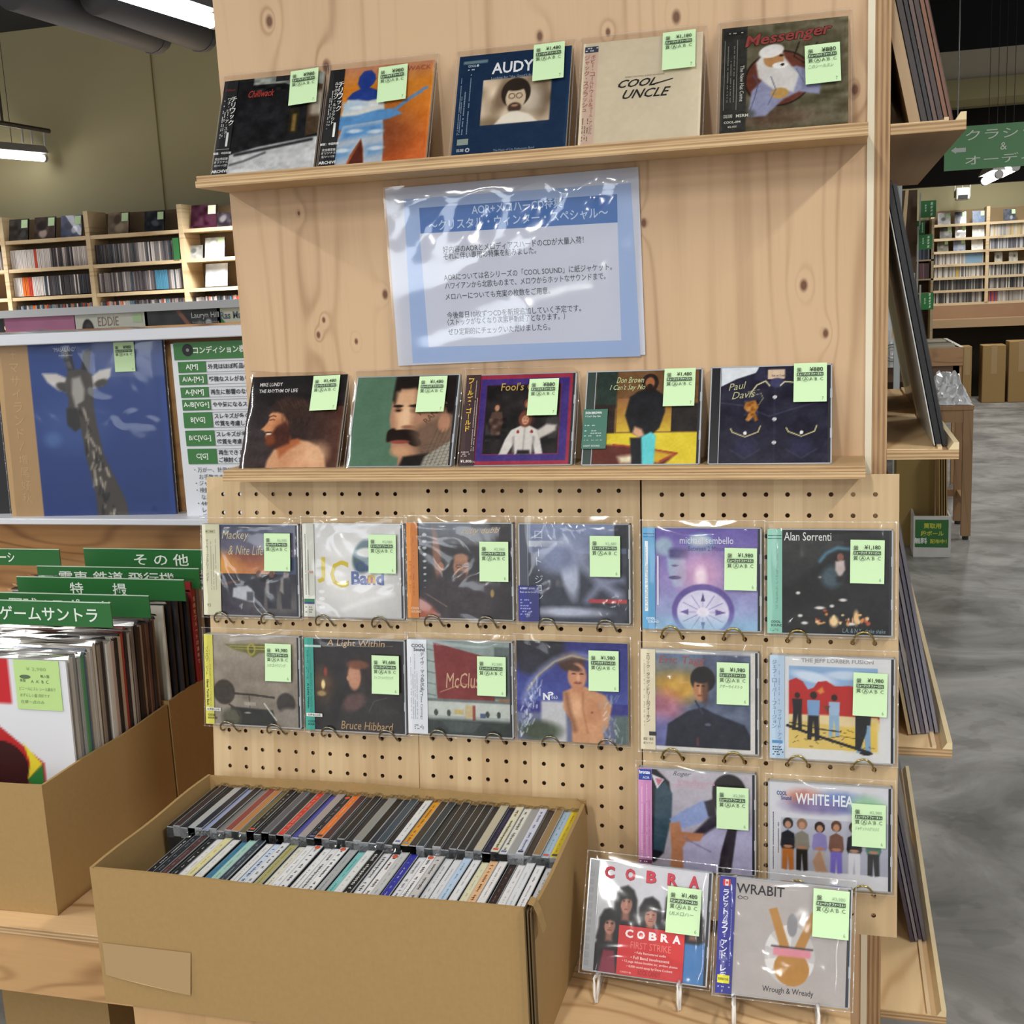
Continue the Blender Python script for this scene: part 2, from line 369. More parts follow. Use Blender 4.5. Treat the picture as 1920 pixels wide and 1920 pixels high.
# ================================================================ the setting
def floor_mat():
    m, N, L, b = new_mat('polished_concrete')
    tc = N.new('ShaderNodeTexCoord'); n = N.new('ShaderNodeTexNoise'); n.inputs['Scale'].default_value = 2.3; n.inputs['Detail'].default_value = 9; n.inputs['Roughness'].default_value = .62; n.inputs['Distortion'].default_value = .6
    L.new(tc.outputs['Object'], n.inputs['Vector'])
    r = N.new('ShaderNodeValToRGB'); e = r.color_ramp.elements; e[0].position = .36; e[0].color = lin('6d6b67')+[1]; e[1].position = .66; e[1].color = lin('aeaca8')+[1]
    x = e.new(.5); x.color = lin('8d8b87')+[1]
    v = N.new('ShaderNodeTexVoronoi'); v.inputs['Scale'].default_value = 3.1; v.feature = 'SMOOTH_F1'; L.new(tc.outputs['Object'], v.inputs['Vector'])
    n2 = N.new('ShaderNodeTexNoise'); n2.inputs['Scale'].default_value = 7; n2.inputs['Detail'].default_value = 8; L.new(tc.outputs['Object'], n2.inputs['Vector'])
    r2 = N.new('ShaderNodeValToRGB'); e2 = r2.color_ramp.elements; e2[0].position = .56; e2[0].color = (1, 1, 1, 1); e2[1].position = .60; e2[1].color = (.78, .78, .77, 1); L.new(n2.outputs[0], r2.inputs[0])
    mx = N.new('ShaderNodeMix'); mx.data_type = 'RGBA'; mx.blend_type = 'MULTIPLY'; mx.inputs[0].default_value = .8
    L.new(n.outputs[0], r.inputs[0]); L.new(r.outputs[0], mx.inputs[6]); L.new(r2.outputs[0], mx.inputs[7]); L.new(mx.outputs[2], b.inputs['Base Color'])
    b.inputs['Roughness'].default_value = .38; L.new(mth(N, L, 'MULTIPLY_ADD', n2.outputs[0], .4, .32), b.inputs['Roughness'])
    return m
def struct(name, mb, material, kind='structure'): return tag(mb.build(name, material), kind=kind)
struct('floor', MB().box(-9, -10, FLOOR_Z-.1, 8, 15, FLOOR_Z), floor_mat())
struct('ceiling', MB().box(-9, -10, CEIL_Z, 8, 15, CEIL_Z+.1), mat('black_ceiling', '1b1b1d', .9))
WALL = mat('olive_wall', 'aaa17c', .8, noise=.05, nscale=1.5)
struct('wall_back', MB().box(-9, 5.8, FLOOR_Z, .72, 5.9, CEIL_Z).box(.72, 5.8, FLOOR_Z, .82, 13.4, CEIL_Z), WALL)
struct('wall_far', MB().box(.72, 13.4, FLOOR_Z, 8, 13.5, CEIL_Z), WALL)
# panel joint on the left wall: a raised cover strip with screws
a = at(288, 160, 5.79); b_ = at(309, 392, 5.79)
mb = MB().box(b_.x-.0025, 5.79, FLOOR_Z, b_.x+.0025, 5.799, CEIL_Z)
struct('trim_1', mb, mat('olive_strip', '8d8350', .7))
# boxed beam crossing the dark ceiling on the aisle side
q = [at(1680, 112, 8), at(1925, 95, 8), at(1925, 178, 8)]
BEAM = mat('beige_bulkhead', 'c4b8a2', .85)
mb = MB().box(.85, 8.0, q[2].z+.14, 6, 8.4, q[0].z+.02, BEAM)
mb.box(.85, 7.97, q[2].z, 6, 8.37, q[2].z+.14, mat('olive_bulkhead_lower', 'b0a57a', .85))
mb.box(.85, 7.98, q[0].z+.02, 6, 8.4, CEIL_Z, mat('black_ceiling', '1b1b1d', .9))
tag(mb.build('trim_2'), kind='structure')
mb = MB().box(.85, 8.9, .95, 6, 9.0, q[2].z+.05); tag(mb.build('trim_3', mat('dark_recess', '17130f', .9)), kind='structure')  # flat near-black slab for the dark zone behind the beam

def wpart(name, mb, material, root, smooth=False):
    o = mb.build(name, material, root, smooth); o.location = -Vector(root.location); return o

# ================================================================ main plywood display rack
BY = .036
KN = []
for (x, y, r) in [(505, 40, .010), (612, 125, .010), (1012, 68, .008), (1268, 32, .010), (1603, 168, .009), (1507, 535, .009), (1207, 418, .007), (1548, 625, .007),
                  (722, 552, .008), (597, 628, .006), (607, 600, .005), (560, 400, .004), (668, 640, .005), (1140, 60, .006)]:
    P = at(x, y, BY); KN.append((P.x, P.z, r*.62))
PLY = wood('larch_plywood', 'd2b08a', '9c7550', f_across=6.0, f_along=.5, rings=52, knots=KN, contrast=.60, seed=3.3, blotch=.17)
CREAM = mat('white_edge_band', 'e6dcc2', .6)
EDGEX = ply_edge('plywood_edge_upright', 'X', .0058, 'bd9a70', '8e6b4c', along='Z')
EDGEZ = ply_edge('plywood_edge_shelf', 'Z', .0045, 'c8a87c', '94734f')
EDGEZ2 = ply_edge('plywood_edge_shelf_light', 'Z', .0042, 'd8b98c', 'a9865c')
PLYX = wood('plywood_lengthwise', 'dbb98a', 'b48757', grain='X', across='Y', f_across=9, f_along=.9, rings=44, contrast=.7, seed=5.1)
PLYY = wood('plywood_side_shelf', 'e2c596', 'b98f60', grain='Y', across='X', f_across=9, f_along=1.4, rings=44, contrast=.75, seed=8.2)
rack = thing('display_rack', 'tall plywood display rack with ledge shelves, standing behind the pegboards', 'rack', (.44, BY, FLOOR_Z))
wpart('back_panel', MB().box(.030, BY, FLOOR_Z, .8385, BY+.018, .86), PLY, rack)
wpart('edge_strip', MB().box(.8385, BY-.002, FLOOR_Z, .8462, .86, .86), CREAM, rack)
wpart('upright', MB().box(.8462, BY, FLOOR_Z, .8635, .86, .86), EDGEX, rack)
wpart('side_panel', MB().box(.030, BY+.018, FLOOR_Z, .048, .86, .86), wood('ply_side', 'cda274', 'a0754d', grain='Z', across='Y', seed=1.7), rack)
def ledge(zt):
    m1 = MB(); y0 = -.045
    m1.prism([(y0, zt-.0065), (BY-.0005, zt-.0065), (BY-.0005, zt), (y0+.001, zt), (y0, zt-.001)], 'X', .029, .8375)
    o = wpart('shelf', m1, EDGEZ, rack)
    m1 = MB().prism([(y0-.0028, zt-.0145), (BY-.0005, zt-.0145), (BY-.0005, zt-.0068), (y0-.0028, zt-.0068)], 'X', .0285, .8375)
    b2 = m1.build('under_board', EDGEZ2, o); return o
ledge(.0395); ledge(.4135)
# side shelves that run back along the aisle, each with a grooved lip for records
def side_shelf(zb, zt):
    x0, x1 = .8637, .9445
    o = wpart('side_shelf', MB().box(x0, BY, zb, x1, .84, zt), EDGEZ, rack)
    MB().box(x0, BY+.001, zt, .921, .84, zt+.0012).build('shelf_board', PLYY, o)
    MB().box(.921, BY+.0005, zt, .926, .84, zt+.004).build('groove_strip', CREAM if False else mat('pale_batten', 'dcc198', .6), o)
    MB().prism([(.933, zt), (x1, zt), (x1, zt+.0085), (.9385, zt+.0085)], 'Y', BY+.0003, .84).build('lip', mat('pale_lip', 'e3cfa4', .6, noise=.06, nscale=18), o)
for zb, zt in [(.4065, .4175), (.0345, .0457), (-.3375, -.3265), (-.7015, -.6905)]: side_shelf(zb, zt)

# ================================================================ pegboards
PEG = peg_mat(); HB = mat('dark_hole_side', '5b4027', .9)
ALPHA = [.13132, .12439, .1414]
def panel_O(): return [(0, 0, 0), (.2956, .0003, .0037), (.5998, -.0057, -.0002)]
ORG = panel_O()
def pegboard(k, label):
    pc = .025; r = .00285; root_rot = (-ALPHA[k], 0, 0)
    mb = MB(); n = 8; x_l, x_r = -.0245, 10*pc+.0265; z_t, z_b = .0237, -20*pc-.0243; T = .0055
    vs, fs, hv, hf = [], [], [], []
    def addq(x0, z0, x1, z1): mb.add([(x0, 0, z0), (x1, 0, z0), (x1, 0, z1), (x0, 0, z1)], [[0, 1, 2, 3]], PEG)
    hw = pc/2
    ang = [math.pi/8+2*math.pi*i/8 for i in range(8)]
    sq = []
    for a_ in ang:
        c, s = math.cos(a_), math.sin(a_); t = hw/max(abs(c), abs(s)); sq.append((c*t, s*t))
    sqc = [(hw, hw), (-hw, hw), (-hw, -hw), (hw, -hw)]
    for i in range(11):
        for j in range(21):
            cx, cz = i*pc, -j*pc; V = [(cx+math.cos(a_)*r, 0, cz+math.sin(a_)*r) for a_ in ang]+[(cx+p[0], 0, cz+p[1]) for p in sq]+[(cx+p[0], 0, cz+p[1]) for p in sqc]
            V += [(cx+math.cos(a_)*r, T, cz+math.sin(a_)*r) for a_ in ang]
            F = []
            for q in range(8):
                q2 = (q+1) % 8; F.append([q, 8+q, 8+q2, q2] if False else [8+q, q, q2, 8+q2])
            for ci, q in ((0, 0), (1, 2), (2, 4), (3, 6)): F.append([8+q, 8+q+1, 16+ci])
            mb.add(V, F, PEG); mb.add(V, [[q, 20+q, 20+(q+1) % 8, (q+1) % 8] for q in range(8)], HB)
    L_, R_, T_, B_ = -hw, 10*pc+hw, hw, -20*pc-hw
    addq(x_l, z_b, L_, z_t); addq(R_, z_b, x_r, z_t); addq(L_, T_, R_, z_t); addq(L_, z_b, R_, B_)
    # edges and back sheet round the rim
    e = mat('pegboard_edge', 'b08c5e', .8)
    for (a0, c0, a1, c1) in [(x_l, z_b, x_r, z_b), (x_r, z_b, x_r, z_t), (x_r, z_t, x_l, z_t), (x_l, z_t, x_l, z_b)]:
        mb.add([(a0, 0, c0), (a1, 0, c1), (a1, T, c1), (a0, T, c0)], [[0, 1, 2, 3]], e)
    o = mb.build('pegboard'); o.location = ORG[k]; o.rotation_euler = root_rot
    return tag(o, label, 'pegboard', 'pegboard panels under the display rack')
pb = [pegboard(0, 'left pegboard panel of pale maple, partly behind the cardboard CD box'),
      pegboard(1, 'middle pegboard panel of pale maple between the two others'),
      pegboard(2, 'right pegboard panel of pale maple, its lower corner bare above the table')]
# hidden battens carrying the boards
def pegpt(k, i, s, off=0.0):
    """pegboard point: i holes to the right, s holes down, `off` in front"""
    al = ALPHA[k]; O = Vector(ORG[k]); return O+Vector((i*.025, 0, 0))+Vector((0, -math.sin(al), -math.cos(al)))*(s*.025)+Vector((0, -math.cos(al), math.sin(al)))*off

# ================================================================ tables
TZ = -.545
TT = wood('table_plywood', 'dcb98a', 'a87a4d', grain='X', across='Y', f_across=7, f_along=1.6, rings=48, contrast=.8, seed=12.4)
tb = thing('low_table', 'low plywood table under the cardboard CD box and white wire stands', 'table', (.41, -.15, FLOOR_Z))
wpart('table_top', MB().box(.004, -.3165, TZ-.018, .822, BY-.004, TZ), TT, tb)
wpart('front_panel', MB().box(.010, -.335, FLOOR_Z, .822, -.317, TZ), wood('panel_front', 'c79f6f', '93693f', grain='Z', across='X', f_across=7, knots=[(.21, -.60, .007)], seed=2.2), tb)
wpart('side_panel', MB().box(.012, -.304, FLOOR_Z, .030, BY-.01, TZ-.018), PLYX, tb)
wpart('side_panel', MB().box(.792, -.304, FLOOR_Z, .810, BY-.01, TZ-.018), PLYX, tb)
tl = thing('side_table', 'long plywood table with a pine apron under the record boxes at left', 'table', (-.75, .1, FLOOR_Z))
PINE = wood('pine_apron', 'c49a68', '8c6339', grain='X', across='Z', f_across=11, f_along=1.5, rings=44, contrast=.95, seed=21.2, blotch=.06)
wpart('table_top', MB().box(-1.7, -.215, TZ-.011, .002, .40, TZ), TT, tl)
wpart('edge_board', MB().box(-1.7, -.2155, TZ-.0112, .001, -.214, TZ-.001), EDGEZ, tl)
za = at(100, 1868, -.212).z
wpart('apron', MB().box(-1.7, -.212, za, .001, -.195, TZ-.0112), PINE, tl)
for x, y in [(-1.6, -.19), (-.06, -.19), (-1.6, .34), (-.06, .34)]:
    wpart('leg', MB().box(x, y, FLOOR_Z, x+.045, y+.045, TZ-.0112), PINE, tl)

# ================================================================ cardboard boxes
def card_mat(name, col):
    if name in _m: return _m[name]
    m, N, L, b = new_mat(name); tc = N.new('ShaderNodeTexCoord')
    n = N.new('ShaderNodeTexNoise'); n.inputs['Scale'].default_value = 160; n.inputs['Detail'].default_value = 3; L.new(tc.outputs['Object'], n.inputs['Vector'])
    wv = N.new('ShaderNodeTexWave'); wv.inputs['Scale'].default_value = 55; wv.inputs['Distortion'].default_value = .6; L.new(tc.outputs['Object'], wv.inputs['Vector'])
    mix = N.new('ShaderNodeMix'); mix.data_type = 'RGBA'; c = lin(col); mix.inputs[6].default_value = c+[1]; mix.inputs[7].default_value = [v*.86 for v in c]+[1]
    L.new(n.outputs[0], mix.inputs[0]); L.new(mix.outputs[2], b.inputs['Base Color']); b.inputs['Roughness'].default_value = .75; b.inputs['Specular IOR Level'].default_value = .25
    bp = N.new('ShaderNodeBump'); bp.inputs['Strength'].default_value = .05; bp.inputs['Distance'].default_value = .004; L.new(wv.outputs[0], bp.inputs['Height']); L.new(bp.outputs[0], b.inputs['Normal'])
    _m[name] = m; return m
KRAFT = card_mat('kraft_cardboard', 'aa8b5b'); KRAFT2 = card_mat('kraft_inside', 'a08455')
CORE = mat('cardboard_core', '5d4a2a', .9)
def open_box(root, x0, y0, x1, y1, z0, z1, t=.004, bow=.003, names=('front_wall', 'back_wall', 'left_wall', 'right_wall', 'bottom')):
    def wall(nm, a, b2, nrm, bulge):
        n = 10; mb = MB(); vs = []; d = Vector(b2)-Vector(a)
        for i in range(n+1):
            s_ = i/n; off = bulge*math.sin(math.pi*s_)
            for zz, k in ((z0, .3), (z0+(z1-z0)*.5, .8), (z1, 1)):
                P = Vector(a)+d*s_+Vector(nrm)*off*k; vs.append((P.x, P.y, zz+(.0012*math.sin(s_*9+a[0]*5) if zz == z1 else 0)))
        m_ = len(vs); vs += [tuple(Vector(v)-Vector(nrm)*t) for v in vs]; fs = []
        for i in range(n):
            for k in range(2):
                q = [i*3+k, (i+1)*3+k, (i+1)*3+k+1, i*3+k+1]; fs.append(q); fs.append([m_+v for v in q[::-1]])
            fs.append([i*3+2, (i+1)*3+2, m_+(i+1)*3+2, m_+i*3+2]); fs.append([i*3, m_+i*3, m_+(i+1)*3, (i+1)*3])
        fs.append([0, 1, 2, m_+2, m_+1, m_]); e = n*3; fs.append([e, m_+e, m_+e+1, m_+e+2, e+2, e+1])
        mb.add(vs, fs); return wpart(nm, mb, KRAFT, root, smooth=False)
    w1 = wall(names[0], (x0, y0, 0), (x1, y0, 0), (0, -1, 0), bow)
    wall(names[1], (x1, y1, 0), (x0, y1, 0), (0, 1, 0), bow*.5)
    wall(names[2], (x0, y1, 0), (x0, y0, 0), (-1, 0, 0), bow*.4)
    wall(names[3], (x1, y0, 0), (x1, y1, 0), (1, 0, 0), bow*.6)
    wpart(names[4], MB().box(x0+.001, y0+.001, z0+.0005, x1-.001, y1-.001, z0+t), KRAFT2, root)
    return w1
BX0, BX1, BY0, BY1, BZ1 = -.020, .506, -.344, -.074, -.375
cb = thing('cardboard_box', 'long open cardboard box packed with two rows of CDs, overhanging the table', 'box', (.24, -.2, TZ))
fw = open_box(cb, BX0, BY0, BX1, BY1, TZ+.0005, BZ1)
TAPE = mat('brown_tape', 'ae9066', .4, coat=.15)
p0 = at(190, 1769, BY0-.003); p1 = at(356, 1785, BY0-.0045); p2 = at(356, 1868, BY0-.0045)
MB().add([(p0.x, BY0-.0013, p0.z), (p1.x, BY0-.0032, p1.z-.002), (p2.x, BY0-.0032, p2.z), (p2.x-.06, BY0-.0030, p2.z+.006), (p0.x, BY0-.0013, p2.z+.012)], [[0, 4, 3, 2, 1]]).build('tape_patch', TAPE, fw)
# folded flap remains at the right front corner: creased cardboard layers
mb = MB()
for i, (dx, top) in enumerate([(0, .004), (.0035, .002), (.007, .001)]):
    mb.box(BX1-.010+dx+.001, BY0-.0065-.001*i, TZ+.002, BX1-.0085+dx+.001, BY0+.012, BZ1+top)
wpart('corner_fold', mb, CORE, cb)
mb = MB(); pts = [(BX1-.008, BY0-.004, BZ1+.001), (BX1-.005, BY0-.005, BZ1+.009), (BX1+.001, BY0-.006, BZ1+.008), (BX1+.006, BY0-.007, BZ1-.003), (BX1+.011, BY0-.008, BZ1-.021)]
for i in range(len(pts)-1):
    a, b2 = Vector(pts[i]), Vector(pts[i+1]); mb.add([a, b2, b2+Vector((0, .016, 0)), a+Vector((0, .016, 0))], [[0, 1, 2, 3]])
wpart('torn_flap', mb, KRAFT, cb)
mb = MB(); pts = [(BX1-.004, BY1, BZ1-.012), (BX1-.012, BY1-.004, BZ1+.004), (BX1+.003, BY1-.012, BZ1+.001), (BX1+.002, BY1-.001, BZ1-.02)]
mb.add(pts, [[0, 1, 2, 3]]); wpart('corner_flap', mb, KRAFT, cb)

rb1 = thing('cardboard_box', 'cardboard box of vinyl records at the left front table corner', 'box', (-.385, -.03, TZ))
open_box(rb1, -.585, -.180, -.204, .128, TZ+.0005, -.358)
rb2 = thing('cardboard_box', 'second cardboard box of records, behind the front one against the pine board', 'box', (-.385, .23, TZ))
open_box(rb2, -.585, .133, -.2035, .352, TZ+.0005, -.353, bow=.001)
rb3 = thing('cardboard_box', 'olive brown cardboard box stored on the floor under the left table', 'box', (-.32, .12, FLOOR_Z))
xq0, xq1 = at(8, 1892, -.02).x, at(203, 1892, -.02).x
open_box(rb3, xq0, -.02, xq1, .28, FLOOR_Z, -.70)
wpart('top_flap', MB().box(xq0, -.02, -.70, xq1, .28, -.696), KRAFT2, rb3)
# ================================================================ discs on show
CLEAR = mat('clear_acrylic_edge', 'aeb2b6', .12, spec=.8)
SMOKE = mat('case_tray_dark', '1c1c20', .25)
RIDGE = mat('ribbed_tray_strip', '9a9ca0', .25, spec=.7)
CARDW = mat('paper_jacket_edge', 'cfc8b8', .7)
P_AC = col_attr_mat('print_under_acrylic', .3, .4); P_PA = col_attr_mat('printed_jacket', .38, .15)
SLV = sleeve_mat('clear_sleeve_film', base=.0, gain=.6, bump=.30, scale=13)
SLV_W = sleeve_mat('clear_sleeve_film_wrinkled', base=.0, gain=1.1, bump=.75, scale=15, rough=.10)
SEAM = sleeve_mat('sleeve_seam', base=.10, gain=1.0, bump=.5, scale=60, tint=.16, rough=.15)
NOTE = mat('green_sticky_note', 'cdecba', .75)

_st = {}
def sticker_mesh(price, faded, num, note):
    k = (price, faded, num, note)
    if k in _st: return _st[k]
    w_, h_ = .038, .0505
    mb = MB(); ink = '9fb39a' if faded else '2e3a2c'; dk = '3d5a3a'
    text(mb, '盤', .0035, h_-.0115, .0052, '3c4a3a', bold=.01)
    text(mb, '質', .0035, h_-.0235, .0050, '3c4a3a', bold=.01)
    text(mb, '¥'+price, .0335, h_-.0115, .0056 if not faded else .0042, ink, align='R', bold=.0 if faded else .014)
    x = .0035; mb.add([(x, 0, h_-.0172), (x+.0305, 0, h_-.0172), (x+.0305, 0, h_-.0128), (x, 0, h_-.0128)], [[0, 1, 2, 3]], flat(dk))
    text(mb, 'ミュージック ファースト♪', x+.0008, h_-.0166, .0032, 'e8f5dc', y=-.00005, w=.0288, bold=.025)
    for i, g in enumerate("AABC"): text(mb, g, .0118+i*.0062, h_-.0232, .0040, '4a5a48')
    text(mb, '-', .0225, h_-.0200, .0004, '4a5a48', w=.001)
    cx = .0134 + (.0062 if num == '7n' else 0); n = 20
    vs = []; 
    for i in range(n):
        a = 2*math.pi*i/n
        for rr in (1, .86): vs.append((cx+math.cos(a)*.0036*rr, 0, h_-.0212+math.sin(a)*.0032*rr))
    mb.add(vs, [[2*i, 2*i+1, (2*i+3) % (2*n), (2*i+2) % (2*n)] for i in range(n)], flat('6d7a68'))
    text(mb, num[0], .0325, .0022, .0042, '8a9a84', w=.002)
    if note: text(mb, note, .0035, h_-.0310, .0044, '7d8c78', w=.027, shear=.2)
    _st[k] = mb.mesh('price_print'); return _st[k]
_stk = None
def sticker(parent, x, ztop, y, price, faded=False, num='6', note='', rot=0.0):
    global _stk
    if _stk is None:
        n = 4; mb = MB(); w_, h_ = .038, .0505; vs = []
        for j in range(n+1):
            t = j/n
            for xx in (0, w_): vs.append((xx, -.0016*(1-t)**2, h_*t))
        mb.add(vs, [[2*j, 2*j+1, 2*j+3, 2*j+2] for j in range(n)]); mb.mats = [NOTE]; _stk = mb.mesh('price_note')
    o = link('price_note', _stk, parent); o.location = (x, y, ztop-.0505); o.rotation_euler = (0, rot, 0)
    p = link('price_print', sticker_mesh(price, faded, num, note), o); p.location = (0, -.0017, 0)
    return o
def sleeve(parent, w, h, y=-.0022, top=.009, side=.004, bot=.003, seed=0, wrinkled=False, amp=.0013):
    r = random.Random(seed); n, m = 14, 14; mb = MB(); vs = []
    ph = [r.uniform(0, 6.28) for _ in range(6)]; kx = [r.uniform(3, 9) for _ in range(3)]; kz = [r.uniform(2, 8) for _ in range(3)]
    x0, x1, z0, z1 = -side, w+side, -bot, h+top
    for j in range(m+1):
        for i in range(n+1):
            u, v = i/n, j/m; d = 0
            for q in range(3): d += math.sin(kx[q]*u+kz[q]*v+ph[q])*math.sin(kx[(q+1) % 3]*v*1.3+ph[q+3])
            e = min(1, 6*min(u, 1-u, v, 1-v)); back = (1-min(1, 12*min(u, 1-u)))*.004
            vs.append((x0+(x1-x0)*u, y+d*amp*e*.6+back+(.003*(v > .93)*math.sin(u*3.14)), z0+(z1-z0)*v))
    fs = [[j*(n+1)+i, j*(n+1)+i+1, (j+1)*(n+1)+i+1, (j+1)*(n+1)+i] for j in range(m) for i in range(n)]
    mb.add(vs, fs, SLV_W if wrinkled else SLV)
    t = .0011   # heat-sealed rims
    for (a, b, c, d) in [(x0, z0, x0+t, z1), (x1-t, z0, x1, z1), (x0, z1-t, x1, z1), (x0, z0, x1, z0+t)]:
        yy = y+.0035 if a in (x0, x1-t) and (b, d) == (z0, z1) else y+.001
        mb.add([(a, yy, b), (c, yy, b), (c, yy, d), (a, yy, d)], [[0, 1, 2, 3]], SEAM)
    o = mb.build('clear_sleeve', None, parent, smooth=True); return o

def place(o, loc, yaw=0, lean=0, roll=0):
    o.matrix_world = Matrix.Translation(Vector(loc)) @ Matrix.Rotation(yaw, 4, 'Z') @ Matrix.Rotation(-lean, 4, 'X') @ Matrix.Rotation(roll, 4, 'Y')

def disc(label, pose, art, letters=None, jewel=True, w=.142, h=.125, hinge=None, obi=None, obi_letters=None, stick=None, slv=True, wr=False, group=None, seed=0, thick=None, sleeve_top=.009, name='compact_disc'):
    root = thing(name, label, 'CD', group=group); place(root, *pose)
    th = thick or (.0100 if jewel else .0042)
    mb = MB()
    if jewel:
        mb.box(.0006, .0016, .0006, w-.0006, th, h-.0006, SMOKE)
        mb.box(0, 0, 0, w, th, .0014, CLEAR); mb.box(0, 0, h-.0014, w, th, h, CLEAR); mb.box(0, 0, 0, .0014, th, h, CLEAR); mb.box(w-.0016, 0, 0, w, th, h, CLEAR)
        for q in (.3, .7): mb.box(w-.0022, -.0004, h*q-.006, w+.0003, .002, h*q+.006, CLEAR)
        mb.box(w-.0046, .0008, .001, w-.0016, .0016, h-.001, mat('case_gap_dark', '2a2a30', .3))
        mb.build('case', None, root)
        hx = .0128
        if hinge:
            m2 = MB(); m2.box(.0014, .0006, .0014, hx, .0016, h-.0014, mat('tray_strip_'+hinge, hinge, .3, spec=.7))
            if hinge in ('a9acb0', 'b8b8bc'):
                for q in range(12): m2.box(.002, 0, .006+q*.009, .0062, .0006, .0115+q*.009, RIDGE)
            m2.box(hx-.0012, -.0002, .001, hx-.0004, .0006, h-.001, CLEAR)
            m2.build('tray_strip', None, root)
        ax0, ax1 = (hx if hinge else .0014), w-.0046; ay = .0008; P = P_AC
    else:
        mb.box(0, .0002, 0, w, th, h, CARDW); mb.build('jacket', None, root); ax0, ax1, ay, P = 0, w, 0, P_PA
    A = Art(ax1-ax0, h-(.0028 if jewel else 0), 'ffffff'); art(A); tx = {4: .2, 3: .4, 22: .3, 24: .4, 26: .3, 25: .4, 32: .4, 7: .6, 5: 1.2}.get(seed, 1.0); A.fuzz(.05*tx, seed+70, 13, 13); A.fuzz(.045*tx, seed+90, 48, 48)
    bk = A.build('cover_print', root, ax0, ay-.0002, .0014 if jewel else 0, P)
    if letters:
        lm = MB(); letters(lm)
        if lm.v: lo = lm.build('lettering', None, bk); lo.location = (0, ay-.0006, 0)
    if obi:
        x0, x1, c = obi[:3]; om = MB(); om.box(x0, -.0011, .0006, x1, -.0006, h-.0006, flat(c, .45)); om.box(x0-.0003, -.0011, .0006, x0, th*.8, h-.0006, flat(c, .45))
        oo = om.build('paper_strip', None, root)
        if obi_letters:
            lm = MB(); obi_letters(lm); lo = lm.build('lettering', None, oo); lo.location = (0, -.0013, 0)
    if slv: sleeve(root, w, h, seed=seed, wrinkled=wr, top=sleeve_top)
    if stick:
        sx, stp, price = stick[:3]; kw = stick[3] if len(stick) > 3 else {}
        sticker(root, sx, h-stp, -.0042 if slv else -.0016, price, **kw)
    return root

SK, SK2 = 'c99a78', 'e0b48e'
def face(A, cx, cy, s, skin='c99a78', hair='2a1c16', beard=None, turn=0.0, glasses=False):
    A.ell(cx-turn*s*.1, cy-s*.25, s*.78, s*.95, hair, soft=.12)
    A.ell(cx+turn*s*.12, cy+s*.05, s*.58, s*.80, skin, soft=.12)
    A.ell(cx+turn*s*.25, cy-s*.52, s*.5, s*.30, hair, soft=.3)
    A.ell(cx+turn*s*.12-s*.24, cy-s*.08, s*.12, s*.06, '3a2a22', soft=.6, al=.8); A.ell(cx+turn*s*.12+s*.24, cy-s*.08, s*.12, s*.06, '3a2a22', soft=.6, al=.8)
    A.ell(cx+turn*s*.2, cy+s*.16, s*.07, s*.17, '9a6a4c', soft=.7, al=.6)
    A.ell(cx+turn*s*.12, cy+s*.42, s*.22, s*.06, '8a4038', soft=.6, al=.8)
    A.ell(cx-turn*s*.3, cy+s*.2, s*.28, s*.6, '5a3826', soft=.8, al=.28)
    if beard:
        A.ell(cx+turn*s*.12, cy+s*.62, s*.46, s*.30, beard, soft=.3, al=.9); A.ell(cx+turn*s*.12, cy+s*.33, s*.28, s*.08, beard, soft=.5)
        A.ell(cx+turn*s*.12, cy+s*.45, s*.16, s*.045, '9a5248', soft=.6)
    if glasses:
        for d in (-.25, .25): A.line([(cx+turn*s*.12+d*s+s*.2*math.cos(t), cy-s*.06+s*.17*math.sin(t)) for t in np.linspace(0, 6.28, 12)], s*.045, '2a2420')

# ---------- top ledge: five paper jackets
ZT = .4141
def obi_txt(main, x, z, hgt, col, sub=None, sx=None, sh=None, sz=None):
    def f(mb):
        vtext(mb, main, x, z, hgt, col, bold=.01)
        if sub: vtext(mb, sub, sx, sz or z, sh, col)
    return f
def a1(A):
    A.rect(-1, -1, 2, 2, '17181b'); A.fuzz(.10, 3, 14, 14); A.poly([(.3, -.1), (1.1, -.1), (1.1, .2), (.78, .16), (.62, .08), (.3, .07)], '8f948c'); A.fuzz(.3, 5, 18, 30, x0=.3, y0=0, x1=1, y1=.16)
    A.rect(.52, -.1, .66, .055, '222222'); A.poly([(.86, .1), (1.1, .15), (1.1, .62), (.88, .66)], '4a3a28'); A.rect(.70, .36, .80, .62, '2a2414'); A.rect(.735, .42, .775, .60, '8a6f3a', soft=.02)
    A.rect(.90, .2, 1.1, .45, 'a79d8d', soft=.05); A.poly([(.12, .80), (.45, .73), (.9, .68), (1.1, .66), (1.1, 1.1), (-.1, 1.1)], 'c9cacb', soft=.02)
    A.fuzz(.14, 8, 24, 30, x0=0, y0=.72); A.line([(.16, .90), (.3, .87), (.5, .80)], .022, '5b5d60', soft=.02); A.line([(.2, .8), (.95, .70)], .03, '2a2b2d', soft=.02); A.ell(.3, .97, .16, .02, 'e8e8e8', soft=.8)
def l1(mb):
    text(mb, 'Chilliwack', .036, .108, .010, 'b23a2e', shear=.35, maxw=.036, bold=.01)
    text(mb, 'Wanna Be a Star', .040, .004, .0045, 'e8e8e8', shear=.3)
